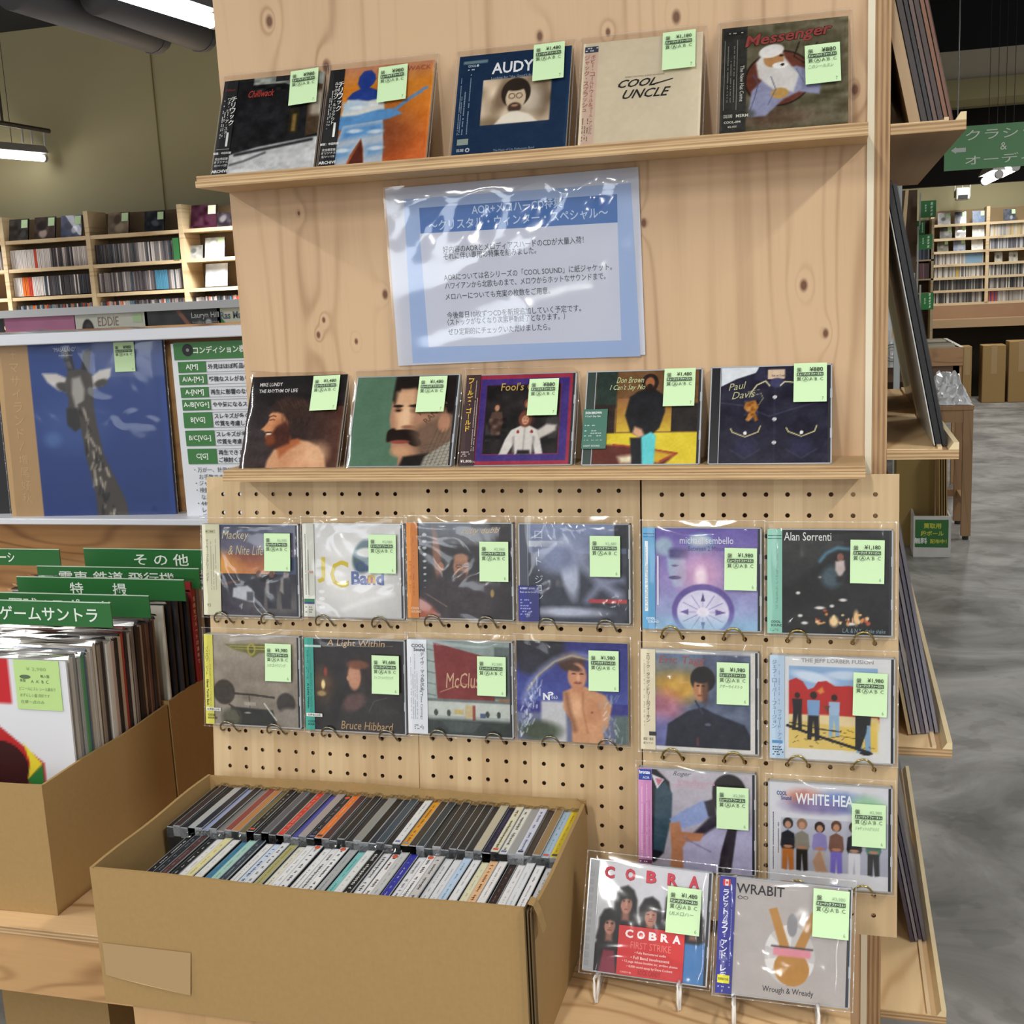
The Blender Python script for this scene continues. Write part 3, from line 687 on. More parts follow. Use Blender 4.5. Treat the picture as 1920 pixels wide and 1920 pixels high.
def ob1(mb):
    text(mb, 'Chilliwack', .003, .120, .0035, '8a3a30', maxw=.014); vtext(mb, 'チリワック', .0165, .112, .0085, 'f0f0ea', gap=1.0, bold=.01); vtext(mb, 'ワナ・ビー・ア・スター', .0105, .110, .0052, 'e8e8e0', gap=1.0)
    for q in range(2): specks(mb, .0025+q*.0026, .052, .0048+q*.0026, .112, 'c8c8c4', vertical=True, rows=1, seed=q)
    mb.add([(.0125, 0, .040), (.0155, 0, .040), (.0155, 0, .060), (.0125, 0, .060)], [[0, 1, 2, 3]], flat('e8e8e4')); mb.add([(.001, 0, .036), (.019, 0, .036), (.019, 0, .0366), (.001, 0, .0366)], [[0, 1, 2, 3]], flat('b8b8b4'))
    text(mb, '解説：中田利樹', .010, .029, .0034, 'f0f0f0', align='C', bold=.01); text(mb, '完全限定盤', .010, .021, .0034, 'f0f0f0', align='C'); text(mb, 'オリジナル', .010, .0165, .0034, 'f0f0f0', align='C'); text(mb, '紙ジャケット仕様', .010, .0115, .0034, 'f0f0f0', align='C', maxw=.017)
    text(mb, 'ARCHIVE', .010, .003, .0042, 'f0f0f0', align='C', bold=.02)
TOPG, LOWG = 'CDs standing on the upper ledge', 'CDs standing on the lower ledge'
def sp(x, yaw=0, roll=0, lean=.44): return ((x, -.028, ZT), yaw, lean, roll)
disc('paper-sleeve CD with a dark building over snow, leftmost on the upper ledge', sp(.0425, .012), a1, l1, jewel=False, w=.138, h=.136, obi=(0, .0195, '1b1b1f'), obi_letters=ob1, stick=(.0965, -.002, '980', dict(num='7', rot=-.06)), group=TOPG, seed=1)
def a2(A):
    A.rect(-1, -1, 2, 2, 'd0722f'); A.grad('c88a6a', 'd98a2c', 0, 0, 1, .22); A.grad('d98a2c', 'c8622c', 0, .2, 1, 1); A.ell(.48, .7, .34, .25, '5a2a22', soft=.9, al=.55); A.fuzz(.07, 2, 9, 9)
    b, sk, wh = '24408f', '5f97cc', 'dcdcd6'
    A.poly([(.29, .10), (.33, .045), (.40, .04), (.445, .09), (.455, .14), (.43, .19), (.40, .22), (.47, .25), (.56, .30), (.57, .40), (.25, .40), (.19, .32), (.24, .26), (.31, .23), (.28, .17)], b, soft=.015)
    A.poly([(.20, .33), (.40, .36), (.55, .34), (.57, .52), (.54, .60), (.20, .60), (.15, .48)], wh, soft=.02); A.poly([(.15, .36), (.30, .34), (.42, .40), (.30, .45), (.17, .46)], 'b8ccdc', soft=.04)
    A.poly([(.10, .56), (.13, .50), (.3, .50), (.5, .46), (.66, .46), (.74, .52), (.62, .56), (.3, .62), (.13, .64)], sk, soft=.02); A.line([(.66, .48), (.80, .37), (.90, .31)], .035, '6a8fb8', soft=.01); A.ell(.93, .285, .04, .016, '6f8fb8', rot=-.4, soft=.3)
    A.poly([(.18, .60), (.56, .57), (.585, .8), (.60, 1.1), (.43, 1.1), (.40, .84), (.37, .74), (.28, .90), (.22, 1.1), (.03, 1.1), (.12, .82)], 'b9c4cf', soft=.012); A.poly([(.19, .62), (.56, .60), (.57, .70), (.17, .74)], sk, soft=.06); A.poly([(.12, .84), (.3, .80), (.26, .92), (.08, .96)], sk, soft=.06, al=.7); A.poly([(.42, .82), (.58, .80), (.59, .9), (.44, .93)], sk, soft=.06, al=.7); A.poly([(.375, .76), (.43, 1.1), (.22, 1.1)], '5a2418')
    A.fuzz(.5, 6, 9, 16, 'e4e8ea', .14, .4, .58, .98) if False else None
    for (x, y) in [(.3, .42), (.48, .40), (.3, .66), (.5, .68), (.2, .85), (.52, .85)]: A.ell(x, y, .07, .02, 'eef0f0', soft=.8, al=.8)
def l2(mb): text(mb, 'CHILLIWACK', .074, .124, .0062, 'a8564a', w=.060)
def ob2(mb):
    ob = [('チリワック', .0165, .0085), ('ルックイン・ルックアウト', .0105, .0050)]
    for t, x, s in ob: vtext(mb, t, x, .118, s, 'f0f0ea', gap=1.0, bold=.008)
    for q in range(2): specks(mb, .0025+q*.0026, .052, .0048+q*.0026, .112, 'c8c8c4', vertical=True, rows=1, seed=q+4)
    mb.add([(.0125, 0, .040), (.0155, 0, .040), (.0155, 0, .060), (.0125, 0, .060)], [[0, 1, 2, 3]], flat('e8e8e4'))
    text(mb, '解説：中田利樹', .010, .029, .0034, 'f0f0f0', align='C', bold=.01); text(mb, '完全限定盤', .010, .021, .0034, 'f0f0f0', align='C'); text(mb, 'オリジナル', .010, .0165, .0034, 'f0f0f0', align='C'); text(mb, '紙ジャケット仕様', .010, .0115, .0034, 'f0f0f0', align='C', maxw=.017)
    text(mb, 'ARCHIVE', .010, .003, .0042, 'f0f0f0', align='C', bold=.02)
disc('paper-sleeve CD with a blue sky-filled guitarist silhouette on orange, second on the upper ledge', sp(.190), a2, l2, jewel=False, w=.138, h=.136, obi=(0, .0195, '17171b'), obi_letters=ob2, stick=(.069, .006, '980', dict(num='7', rot=-.05)), group=TOPG, seed=2)
def a3(A):
    A.rect(-1, -1, 2, 2, '16304f'); A.rect(.235, .265, .84, .72, 'b9a489'); A.fuzz(.55, 7, 9, 10, x0=.235, y0=.265, x1=.84, y1=.72); A.ell(.42, .45, .07, .15, '6b5440', rot=.3, soft=.8, al=.7); A.ell(.76, .5, .07, .2, '5a4634', soft=.9, al=.6); A.ell(.66, .5, .12, .14, 'ddd2c0', soft=.9, al=.7)
    A.ell(.535, .42, .13, .15, '2f241c'); A.ell(.535, .47, .088, .125, 'd8c3a6'); A.ell(.53, .35, .10, .05, '2f241c', soft=.3); A.ell(.53, .565, .06, .05, '4a382c', soft=.3); A.ell(.53, .545, .03, .012, 'b88c70', soft=.5)
    for x in (.50, .565): A.line([(x+.027*math.cos(t), .45+.026*math.sin(t)) for t in np.linspace(0, 6.28, 10)], .007, '3a2c22')
    A.poly([(.36, .72), (.42, .64), (.5, .6), (.56, .6), (.66, .64), (.74, .72)], 'efe6d6', soft=.02); A.rect(.235, .72, .84, .735, '16304f'); A.rect(.04, .055, .26, .085, '6f8790', soft=.01)
def l3(mb):
    text(mb, 'AUDY', .0425, .107, .0155, 'f2f4f6', w=.052, bold=.02); text(mb, 'Looking for “the Good Life”', .0425, .099, .0042, '9fb0c4', w=.052)
    text(mb, 'COOL◆', .012, .119, .0045, 'c8d4dc', bold=.02, maxw=.014); specks(mb, .012, .1145, .024, .1175, 'c8d4dc', rows=1)
    for q, (a, b2) in enumerate([(.004, .0085), (.0095, .0125), (.0155, .0180)]): specks(mb, a, .028, b2, .110, '8ea3b8', vertical=True, rows=2 if q == 0 else 1, seed=q, fill=.9)
    text(mb, 'Looking for the Good Life', .0, .0, .001, '16304f'); mb.add([(.006, 0, .014), (.020, 0, .014), (.020, 0, .022), (.006, 0, .022)], [[0, 1, 2, 3]], flat('93a097')); text(mb, 'COOL SOUND', .006, .005, .004, 'dfe6ea', w=.009, bold=.02); text(mb, '◎', .017, .004, .0055, 'dfe6ea')
    text(mb, 'The Music of Lisa Nobumoto Band', .052, .002, .003, '8fa2b6', w=.05)
disc('navy paper-sleeve CD with a sepia portrait of a bearded man in glasses, upper ledge centre', sp(.3605), a3, l3, jewel=False, w=.140, h=.136, stick=(.0955, -.003, '1,480', dict(num='7', rot=-.03)), group=TOPG, seed=3)
def a4(A): A.rect(-1, -1, 2, 2, 'd9cbb0'); A.fuzz(.02, 1, 30, 30); A.rect(.025, .04, .13, .99, 'd3ac9e', soft=.01, al=.55)
def l4(mb):
    mb.add([(.002, 0, .123), (.018, 0, .123), (.018, 0, .131), (.002, 0, .131)], [[0, 1, 2, 3]], flat('3a3f50')); specks(mb, .003, .1235, .017, .1305, 'c8ccd4', rows=2, y=-.0001)
    vtext(mb, 'ボビー・コールドウェル＆', .0125, .120, .0058, 'a8605a', gap=1.0); vtext(mb, 'ジャック・スプラッシュ', .0055, .120, .0070, 'a8605a', gap=1.0); vtext(mb, 'クール・アンクル', .0135, .050, .0045, '8a6f60', gap=1.0)
    for q in range(3): specks(mb, .003+q*.003, .006, .0052+q*.003, .036, '6a5f54', vertical=True, rows=1, seed=q)
    K = '1e1a18'
    text(mb, 'COOL', .044, .0715, .0105, K, shear=.5, w=.044, bold=.018); mb.add([(.083, 0, .0715), (.108, 0, .0775), (.108, 0, .0788), (.085, 0, .0738)], [[0, 1, 2, 3]], flat(K))
    text(mb, 'UNCLE', .050, .0565, .0118, K, shear=.45, w=.056, bold=.012); text(mb, 'BOBBY CALDWELL & JACK SPLASH ARE', .052, .0838, .0024, '8a7f70', w=.046)
disc('cream paper-sleeve CD with black brush lettering, fourth on the upper ledge', sp(.5150), a4, l4, jewel=False, w=.1405, h=.136, stick=(.0955, -.001, '1,180', dict(num='7', rot=-.02)), group=TOPG, seed=4)
def a5(A):
    A.rect(-1, -1, 2, 2, '5f5944'); A.fuzz(.16, 4, 6, 22); A.fuzz(.07, 9, 30, 8); A.ell(.45, .88, .3, .08, '6e4338', soft=.9, al=.35); A.rect(-.1, -.1, .205, 1.1, '33332f', soft=.005)
    A.ell(.46, .52, .27, .26, '2a1f18', soft=.03); A.ell(.46, .52, .255, .245, '6b3a2c', soft=.03)
    A.poly([(.25, .62), (.22, .86), (.36, .86), (.5, .72), (.62, .66), (.78, .70), (.8, .5), (.6, .42), (.4, .45)], '9597b5', soft=.02); A.poly([(.28, .36), (.36, .24), (.48, .25), (.5, .32), (.56, .42), (.62, .5), (.58, .66), (.42, .62), (.30, .50)], 'd9d6d2', soft=.02); A.ell(.42, .34, .08, .075, 'b98a58', soft=.15)
    A.ell(.40, .26, .10, .06, 'e8e6e2', rot=-.2, soft=.15); A.ell(.47, .40, .06, .03, 'efeeea', soft=.2); A.ell(.49, .395, .018, .012, '2a2018'); A.ell(.48, .31, .02, .01, '2a2018', soft=.5)
    A.ell(.47, .66, .07, .05, 'c19a58', soft=.15); A.line([(.26, .47), (.3, .55), (.28, .66), (.24, .80)], .008, '5a5c78'); A.line([(.4, .5), (.44, .62), (.38, .76)], .008, '6a6c88'); A.line([(.6, .45), (.66, .58)], .008, '6a6c88')
    A.line([(.62, .2), (.58, .33), (.66, .40), (.76, .22)], .012, '2a1f18'); A.ell(.24, .83, .04, .04, '3c4030', soft=.8, al=.6)
def l5(mb):
    text(mb, 'Messenger', .026, .104, .020, '2a1612', shear=.25, w=.098, rot=.08, bold=.045); text(mb, 'Messenger', .0268, .1045, .0190, '96403a', y=-.0002, shear=.25, w=.0965, rot=.08, bold=.02)
    mb.add([(.006, 0, .127), (.027, 0, .127), (.027, 0, .131), (.006, 0, .131)], [[0, 1, 2, 3]], flat('151513')); specks(mb, .008, .1275, .025, .1305, 'b8b4a0', rows=1, y=-.0001)
    for q in range(3): specks(mb, .0065+q*.0035, .040, .0088+q*.0035, .116, '8a887c', vertical=True, rows=1, seed=q, fill=.85)
    mb.add([(.0035, 0, .03), (.0042, 0, .03), (.0042, 0, .12), (.0035, 0, .12)], [[0, 1, 2, 3]], flat('8a887c')); mb.add([(.0175, 0, .03), (.0182, 0, .03), (.0182, 0, .12), (.0175, 0, .12)], [[0, 1, 2, 3]], flat('8a887c'))
    text(mb, 'The New Has Come', .0215, .086, .0045, 'dcdacf', rot=-math.pi/2, w=.046)
    text(mb, 'COOL SOUND', .004, .020, .0045, 'd8d6c8', w=.010, bold=.02); text(mb, 'MSRM', .018, .020, .004, 'd8d6c8', bold=.02); text(mb, 'COOL-094', .014, .013, .003, 'e8e6d8', align='C', bold=.02); text(mb, '¥2,400', .014, .007, .003, 'e8e6d8', align='C')
disc('brown paper-sleeve CD with a white-bearded robed figure and red script, rightmost on the upper ledge', sp(.6775), a5, l5, jewel=False, w=.1395, h=.137, stick=(.094, .036, '880', dict(num='7', note='このシールスレ', rot=-.03)), group=TOPG, seed=5)

# ---------- lower ledge
ZL = .0402
def lo(x, yaw=0, roll=0, lean=.50, y=-.030): return ((x, y, ZL), yaw, lean, roll)
def b1(A):
    A.rect(-1, -1, 2, 2, '2b2024'); A.grad('151114', '3a2a26', 0, 0, 1, 1); A.grad('3a2622', '5a3426', .62, .35, 1, 1, vertical=False, al=.9); A.ell(.2, .7, .25, .3, '4a3f44', soft=1.2, al=.5)
    A.poly([(.26, 1.1), (.28, .92), (.34, .80), (.46, .73), (.56, .70), (.68, .72), (.79, .78), (.86, .88), (.92, 1.1)], 'dba880', soft=.03); A.ell(.78, .86, .12, .12, 'e9bd96', soft=.9, al=.7); A.ell(.45, .93, .10, .10, 'c98f66', soft=.9, al=.5)
    A.poly([(.40, .64), (.56, .62), (.60, .74), (.48, .82), (.40, .90), (.37, .80)], 'b5693f', soft=.04)
    A.poly([(.205, .60), (.17, .585), (.20, .555), (.235, .50), (.245, .455), (.235, .43), (.28, .37), (.42, .36), (.46, .55), (.42, .72), (.32, .76), (.25, .72), (.225, .66), (.235, .63)], 'd99a6c', soft=.018)
    A.ell(.40, .60, .10, .14, '8a4a2c', soft=.8, al=.6); A.poly([(.24, .66), (.29, .63), (.33, .56), (.42, .50), (.50, .60), (.48, .74), (.36, .80), (.27, .77), (.23, .71)], '4a2418', soft=.04); A.ell(.285, .70, .05, .06, '8f4a28', soft=.8, al=.8); A.ell(.258, .635, .028, .010, 'e8d8c8', soft=.5); A.ell(.255, .618, .035, .010, '4a2418', soft=.5); A.line([(.25, .485), (.285, .475), (.30, .485)], .010, '4a2a1c', soft=.01); A.line([(.245, .45), (.28, .435), (.31, .445)], .010, '3a2018', soft=.01)
    A.poly([(.25, .40), (.24, .35), (.30, .27), (.40, .22), (.54, .24), (.66, .32), (.70, .46), (.67, .60), (.60, .68), (.50, .70), (.47, .60), (.44, .50), (.38, .42), (.32, .40)], '34221d', soft=.03)
    for q in range(16): A.line([(.30+q*.022, .27+.02*math.sin(q*2)), (.36+q*.022, .36+.03*math.sin(q)), (.38+q*.020, .5+.05*math.sin(q*1.7))], .009, '5a3c2e', soft=.015, al=.6)
def m1(mb): text(mb, 'MIKE LUNDY', .013, .1165, .0052, 'e8e4e2', w=.033, bold=.012); text(mb, 'THE RHYTHM OF LIFE', .013, .1070, .0052, 'e8e4e2', w=.056, bold=.012)
disc('paper-sleeve CD with a smiling bare-shouldered bearded man in profile, leftmost on the lower ledge', lo(.044, .02), b1, m1, jewel=False, w=.138, h=.131, stick=(.092, .003, '1,480', dict(num='7', rot=-.02)), group=LOWG, seed=6)
def b2(A):
    A.rect(-1, -1, 2, 2, '5b7d66'); A.fuzz(.02, 2, 8, 8)
    A.poly([(.38, .3), (.42, .12), (.5, -.1), (1.1, -.1), (1.1, 1.1), (.5, 1.1), (.5, .9), (.42, .82), (.40, .60), (.37, .48)], 'b88a6e', soft=.02); A.poly([(.38, .26), (.40, -.1), (1.1, -.1), (1.1, .5), (.94, .42), (.86, .2), (.62, .15), (.46, .14), (.41, .34)], '1f1613', soft=.03)
    A.poly([(.42, .18), (.60, .14), (.62, .34), (.58, .66), (.46, .66), (.42, .42)], 'dfb38c', soft=.06); A.ell(.52, .5, .05, .16, 'eac39c', soft=.7); A.ell(.66, .385, .085, .035, '7a5440', soft=.8, al=.8); A.ell(.66, .335, .11, .020, '2a1a14', soft=.5); A.ell(.45, .38, .04, .024, '6a4634', soft=.7, al=.8); A.ell(.445, .335, .05, .018, '2a1a14', soft=.5); A.ell(.45, .385, .022, .010, '1a1210', soft=.5); A.ell(.535, .44, .025, .10, 'efcaa4', soft=.9); A.ell(.56, .57, .06, .02, '9a6a50', soft=.8); A.ell(.665, .39, .035, .013, '141010', soft=.5)
    A.ell(.53, .67, .16, .075, '20140f', soft=.2); A.ell(.40, .66, .05, .08, '20140f', rot=.4, soft=.3); A.ell(.64, .73, .08, .05, '20140f', rot=.5, soft=.3); A.ell(.50, .735, .10, .022, '9a4f44', soft=.5); A.ell(.52, .84, .10, .06, 'cf9f7a', soft=.7); A.poly([(.6, .62), (.86, .45), (1.1, .42), (1.1, 1.1), (.72, .96)], '6a5546', soft=.08, al=.75); A.ell(.92, .53, .06, .10, 'b8876a', soft=.3)
    A.poly([(.55, .9), (.8, .86), (.76, 1.1), (.48, 1.1)], '1e1816', soft=.03); A.poly([(.76, .9), (1.1, .66), (1.1, 1.1), (.7, 1.1)], 'a7a294', soft=.02)
    for i in range(9): A.line([(.74+i*.04, 1.0), (.86+i*.04, .6)], .006, '4c4a44', al=.7); A.line([(.72, .78+i*.035), (1.05, .72+i*.035)], .005, '4c4a44', al=.6)
    A.rect(-.1, -.1, .36, 1.1, '5b7d66', soft=.02)
def m2(mb): text(mb, 'KENNY', .094, .070, .0085, '6e4f3c', rot=.85, w=.034, bold=.02); text(mb, 'RANKIN', .104, .058, .0085, '6e4f3c', rot=.85, w=.038, bold=.02)
disc('CD with a large moustached face against plain green, second on the lower ledge', lo(.1965, .008), b2, m2, w=.142, h=.127, stick=(.0885, .004, '1,480', dict(num='7')), group=LOWG, seed=7)
def b3(A):
    A.rect(-1, -1, 2, 2, 'a02f44'); A.rect(.05, .045, .97, .955, '43307e'); A.rect(.115, .11, .89, .885, '963048'); A.rect(.12, .115, .885, .88, '1f191b'); A.fuzz(.12, 5, 12, 12, x0=.12, y0=.115, x1=.885, y1=.88)
    def man(x, y, s, hair, top, w_=1.0):
        A.ell(x, y, s*.55, s*.7, hair, soft=.2); A.ell(x, y+.01, s*.32, s*.46, 'c08a6c', soft=.3); A.poly([(x-s*w_, y+s*2.2), (x-s*.7*w_, y+s*.8), (x, y+s*.6), (x+s*.7*w_, y+s*.8), (x+s*w_, y+s*2.2), (x+s*.5, y+s*4.2), (x-s*.5, y+s*4.2)], top, soft=.02)
    man(.24, .36, .075, '33221a', '5a4238'); man(.56, .33, .08, '8a4a30', '3a2626'); man(.82, .4, .075, '3a281e', '3f3a38')
    A.fuzz(.3, 8, 22, 26, x0=.14, y0=.48, x1=.36, y1=.74)
    A.poly([(.40, .62), (.49, .575), (.59, .575), (.67, .62), (.70, .72), (.735, .88), (.66, .885), (.63, .77), (.62, .885), (.45, .885), (.435, .77), (.375, .885), (.29, .885), (.345, .72)], 'ddd8d2', soft=.015); A.line([(.54, .60), (.535, .84)], .012, 'a8a29c', soft=.02); A.line([(.43, .70), (.435, .86)], .014, '8f8a86', soft=.03); A.line([(.635, .70), (.63, .86)], .014, '8f8a86', soft=.03)
    A.poly([(.66, .63), (.76, .56), (.86, .57), (.85, .63), (.77, .68), (.69, .72)], 'cfc8c0', soft=.03); A.ell(.54, .50, .068, .09, '7a4630', soft=.2); A.ell(.54, .51, .036, .052, 'd8a082', soft=.3); A.ell(.54, .535, .018, .007, '9a4a40', soft=.5); A.ell(.525, .50, .008, .005, '3a2018', soft=.5); A.ell(.555, .50, .008, .005, '3a2018', soft=.5)
    A.ell(.47, .64, .016, .020, '9a3a34'); A.ell(.61, .64, .016, .020, '9a3a34'); A.poly([(.47, .885), (.48, .84), (.60, .84), (.61, .885)], '1c181a', soft=.02)
def m3(mb):
    text(mb, "Fool's Gold", .046, .1015, .011, 'c9a54e', w=.060, shear=.1, bold=.006)
    for rr in (1, .94):
        pass
def ob3(mb):
    vtext(mb, 'フールズ・ゴールド', .0065, .120, .0082, 'e8c23c', gap=1.0, bold=.025)
    for q in range(2): specks(mb, .0125+q*.0028, .020, .0148+q*.0028, .121, 'c9b7b0', vertical=True, rows=1, seed=q, fill=.9)
    specks(mb, .001, .012, .012, .020, 'c9b7b0', rows=3); text(mb, '¥1,800', .001, .004, .0045, 'e8e0dc', bold=.02); text(mb, '(税込)', .013, .004, .003, 'e8e0dc')
disc('CD with a purple and red framed band photo, third on the lower ledge', lo(.350, .03), b3, m3, w=.143, h=.125, hinge='2a1b20', obi=(0, .0185, '3a1d22'), obi_letters=ob3, stick=(.0835, .010, '880', dict(num='7')), group=LOWG, seed=8)
def b4(A):
    A.rect(-1, -1, 2, 2, '7a5a2e'); A.grad('6a4a2c', '6b4a2a', .2, 0, 1, .32); A.grad('8a5a34', 'c8a832', .22, .3, .8, .66); A.rect(.0, -.1, .21, .40, '23302a', soft=.02); A.rect(.0, .36, .2, .68, '2a1f1a', soft=.01); A.rect(.75, .36, 1.1, .66, '241f1e', soft=.01)
    A.rect(-.1, .67, 1.1, 1.1, 'd4be30'); A.poly([(-.1, .78), (.3, .80), (.5, .84), (.82, .89), (.6, 1.1), (-.1, 1.1)], '5a261e', soft=.03); A.poly([(.25, .92), (.42, .90), (.38, .99), (.28, .99)], 'd9d0b0', soft=.05); A.poly([(.58, .85), (.78, .9), (.64, .99), (.5, .97)], 'c8a028', soft=.04); A.line([(.2, .79), (.5, .83), (.82, .89), (.66, .97)], .015, 'a53a2a')
    A.poly([(.42, .22), (.56, .18), (.66, .26), (.69, .44), (.64, .62), (.52, .74), (.46, .72), (.36, .66), (.30, .48), (.34, .28)], '17161a', soft=.02); A.ell(.53, .13, .085, .10, '20140f'); A.ell(.53, .13, .045, .06, '9a5f3c', soft=.3); A.ell(.53, .17, .03, .03, '20140f', soft=.4)
    A.poly([(.40, .60), (.47, .63), (.5, .7), (.44, .72), (.38, .67)], 'c89a78', soft=.03); A.poly([(.46, .72), (.56, .66), (.61, .7), (.60, 1.1), (.49, 1.1)], '5ac0c4', soft=.02); A.poly([(.36, .72), (.47, .72), (.49, 1.1), (.40, 1.1)], '15171c', soft=.02)
def m4(mb): text(mb, 'Don Brown', .038, .108, .008, 'b9c48e', shear=.35, w=.034); text(mb, "I Can't Say No", .030, .097, .009, 'b9c48e', shear=.35, w=.044)
def ob4(mb):
    text(mb, 'DON BROWN', .002, .0665, .0032, 'eef2ee', bold=.02, w=.020); text(mb, "I Can't Say No", .002, .0618, .003, 'eef2ee', w=.019); specks(mb, .002, .0505, .017, .0525, 'c8d8d0', rows=1); specks(mb, .002, .036, .024, .046, '9fb8ac', rows=3); specks(mb, .002, .031, .026, .033, '9fb8ac', rows=1); text(mb, 'LIGHT SOUND', .002, .0235, .0024, 'dfe8e4', w=.02)
r4 = disc('CD with a man in black before yellow and brown panels, on the lower ledge', lo(.5055, .006), b4, m4, w=.1435, h=.125, hinge='2c3a34', stick=(.097, .000, '1,480', dict(num='7')), slv=False, group=LOWG, seed=9)
om = MB().box(-.0006, -.0022, .021, .0295, -.0010, .073, flat('3f6f60', .4)); oo = om.build('paper_label', None, r4); lm = MB(); ob4(lm); q_ = lm.build('lettering', None, oo); q_.location = (0, -.0024, 0)
def b5(A):
    A.rect(-1, -1, 2, 2, '1e1d2e'); A.fuzz(.07, 3, 8, 10); A.poly([(-.1, -.1), (.4, -.1), (.33, .06), (.15, .12), (-.1, .25)], 'cdd3da', soft=.01); A.poly([(.30, .13), (.33, .06), (.4, -.02), (.44, .1), (.46, .22), (.42, .16)], '2a2a40', soft=.02)
    A.rect(.44, .03, .60, .13, 'cbb49c', soft=.01); A.ell(.53, .17, .07, .05, '3a3a5c', soft=.3)
    A.line([(.28, .28), (.34, .19), (.42, .15), (.46, .20)], .012, 'cfc8a0'); A.line([(.56, .20), (.60, .16), (.68, .17)], .012, 'cfc8a0')
    for yy in (.32, .55, .79): A.ell(.51, yy, .017, .02, 'e6e4e0', soft=.3)
    for x0, x1 in ((.10, .38), (.62, .90)):
        A.line([(x0, .64), (x0+.02, .68), ((x0+x1)/2, .73), (x1-.02, .68), (x1, .62)], .010, 'c9c08c'); A.ell((x0+x1)/2, .69, .016, .018, 'e6e4e0', soft=.3); A.line([(x0, .86), ((x0+x1)/2, .95), (x1, .86)], .006, '3f3f58', soft=.02); A.ell((x0+x1)/2, .83, .1, .08, '34345a', soft=1, al=.5)
    A.line([(.0, .37), (.2, .4), (.46, .52), (.7, .44), (.95, .37)], .006, '44445e', soft=.02); A.rect(.505, .2, .515, 1.1, '3a3a52', soft=.01, al=.5)
    A.poly([(.24, .37), (.33, .35), (.36, .42), (.33, .48), (.36, .56), (.33, .57), (.31, .52), (.27, .57), (.24, .55), (.27, .48), (.22, .43)], '9a6326', soft=.012); A.fuzz(.3, 6, 40, 40, x0=.22, y0=.35, x1=.36, y1=.57)
    A.line([(.36, .40), (.40, .33), (.38, .28), (.30, .30), (.26, .26), (.36, .24)], .006, '8d8c6a')
def m5(mb): text(mb, 'Paul', .022, .094, .009, 'a9a680', shear=.4, w=.022, rot=.15); text(mb, 'Davis', .026, .083, .009, 'a9a680', shear=.4, w=.028, rot=.1); text(mb, 'Ride \'em Cowboy', .0725, .1105, .004, '4a3a34', w=.017)
disc('CD with an embroidered dark denim cowboy shirt, rightmost on the lower ledge', lo(.6585, -.004), b5, m5, w=.142, h=.126, hinge='14141a', stick=(.098, -.001, '880', dict(num='7')), slv=False, group=LOWG, seed=10)

# ---------- pegboard: fourteen sleeved discs
PG = 'sleeved CDs held on the pegboard'
def pp(k, i, s): P = pegpt(k, i, s, .0128); return ((P.x, P.y, P.z), 0, ALPHA[k], 0)
def c1(A):
    A.rect(-1, -1, 2, 2, '4d5877'); A.grad('3a415c', '7d6f86', 0, 0, 1, .34); A.grad('8a4a3c', 'd98a3a', 0, .32, .75, .54); A.ell(.0, .45, .28, .14, 'f0b244', soft=1, al=.9); A.grad('2a2630', '3c3444', 0, .54, 1, 1); A.ell(.75, .85, .35, .14, '8a8578', soft=.9, al=.6); A.fuzz(.06, 4, 12, 12)
    A.poly([(.25, .70), (.42, .67), (.52, .74), (.50, .86), (.40, .84), (.24, .80)], 'c9cdd4', soft=.02); A.rect(.41, .74, .49, .84, '5a5a62', soft=.02); A.line([(.12, .66), (.3, .62)], .018, '8a5a48', soft=.03)
    for x, c in ((.56, '26242c'), (.71, 'a8a6a4'), (.88, '9c968c')):
        A.ell(x, .54, .03, .04, '7a5646'); A.poly([(x-.05, .60), (x+.05, .60), (x+.06, .78), (x+.05, .92), (x-.05, .92), (x-.06, .78)], '2c2a34', soft=.02); A.poly([(x-.06, .60), (x-.03, .59), (x-.03, .76), (x-.08, .72)], c, soft=.02)
def n1(mb): text(mb, 'Mackey', .029, .101, .015, 'd8c9a0', shear=.3, w=.040); text(mb, '& Nite Life', .038, .083, .013, 'd8c9a0', shear=.3, w=.052)
def o1(mb):
    mb.add([(.005, 0, .112), (.020, 0, .112), (.020, 0, .117), (.005, 0, .117)], [[0, 1, 2, 3]], flat('c4c29e')); specks(mb, .0055, .1125, .0195, .1165, '7c7a60', rows=1, y=-.0001)
    vtext(mb, 'マッキー・フェアリー・バンド', .0070, .104, .0042, '5a5850', gap=.98)
    for q in range(3): specks(mb, .0115+q*.0036, .035, .0135+q*.0036, .105, '9a988a', vertical=True, rows=1, seed=q, fill=.9)
    text(mb, '93', .005, .012, .0042, '6a6858')
disc('sleeved CD with gold script over a sunset, top left on the pegboard', pp(0, -1.02, 6.58), c1, n1, obi=(0, .0262, 'dfdcc0'), obi_letters=o1, stick=(.094, .012, '2,980', dict(faded=True)), wr=True, group=PG, seed=11, hinge='3a3a44')
def c2(A):
    A.rect(-1, -1, 2, 2, 'cfcdca'); A.ell(.45, .6, .4, .35, 'eceae8', soft=1); A.ell(.6, .34, .13, .19, '3f5f66', rot=.4, soft=.25); A.ell(.62, .30, .12, .05, 'e9e7e0', soft=.4); A.ell(.8, .45, .15, .1, 'b6c8a6', soft=.6, al=.7)
    for t, y in ((.0, .73), (.0, .81), (0, .9)): A.ell(.10, y, .035, .018, 'f6f6f6', soft=.3)
    A.line([(.35, .92), (.6, .82), (.9, .74)], .04, 'f4f4f2', soft=.06); A.ell(.66, .6, .05, .03, 'c04a3c', soft=.4)
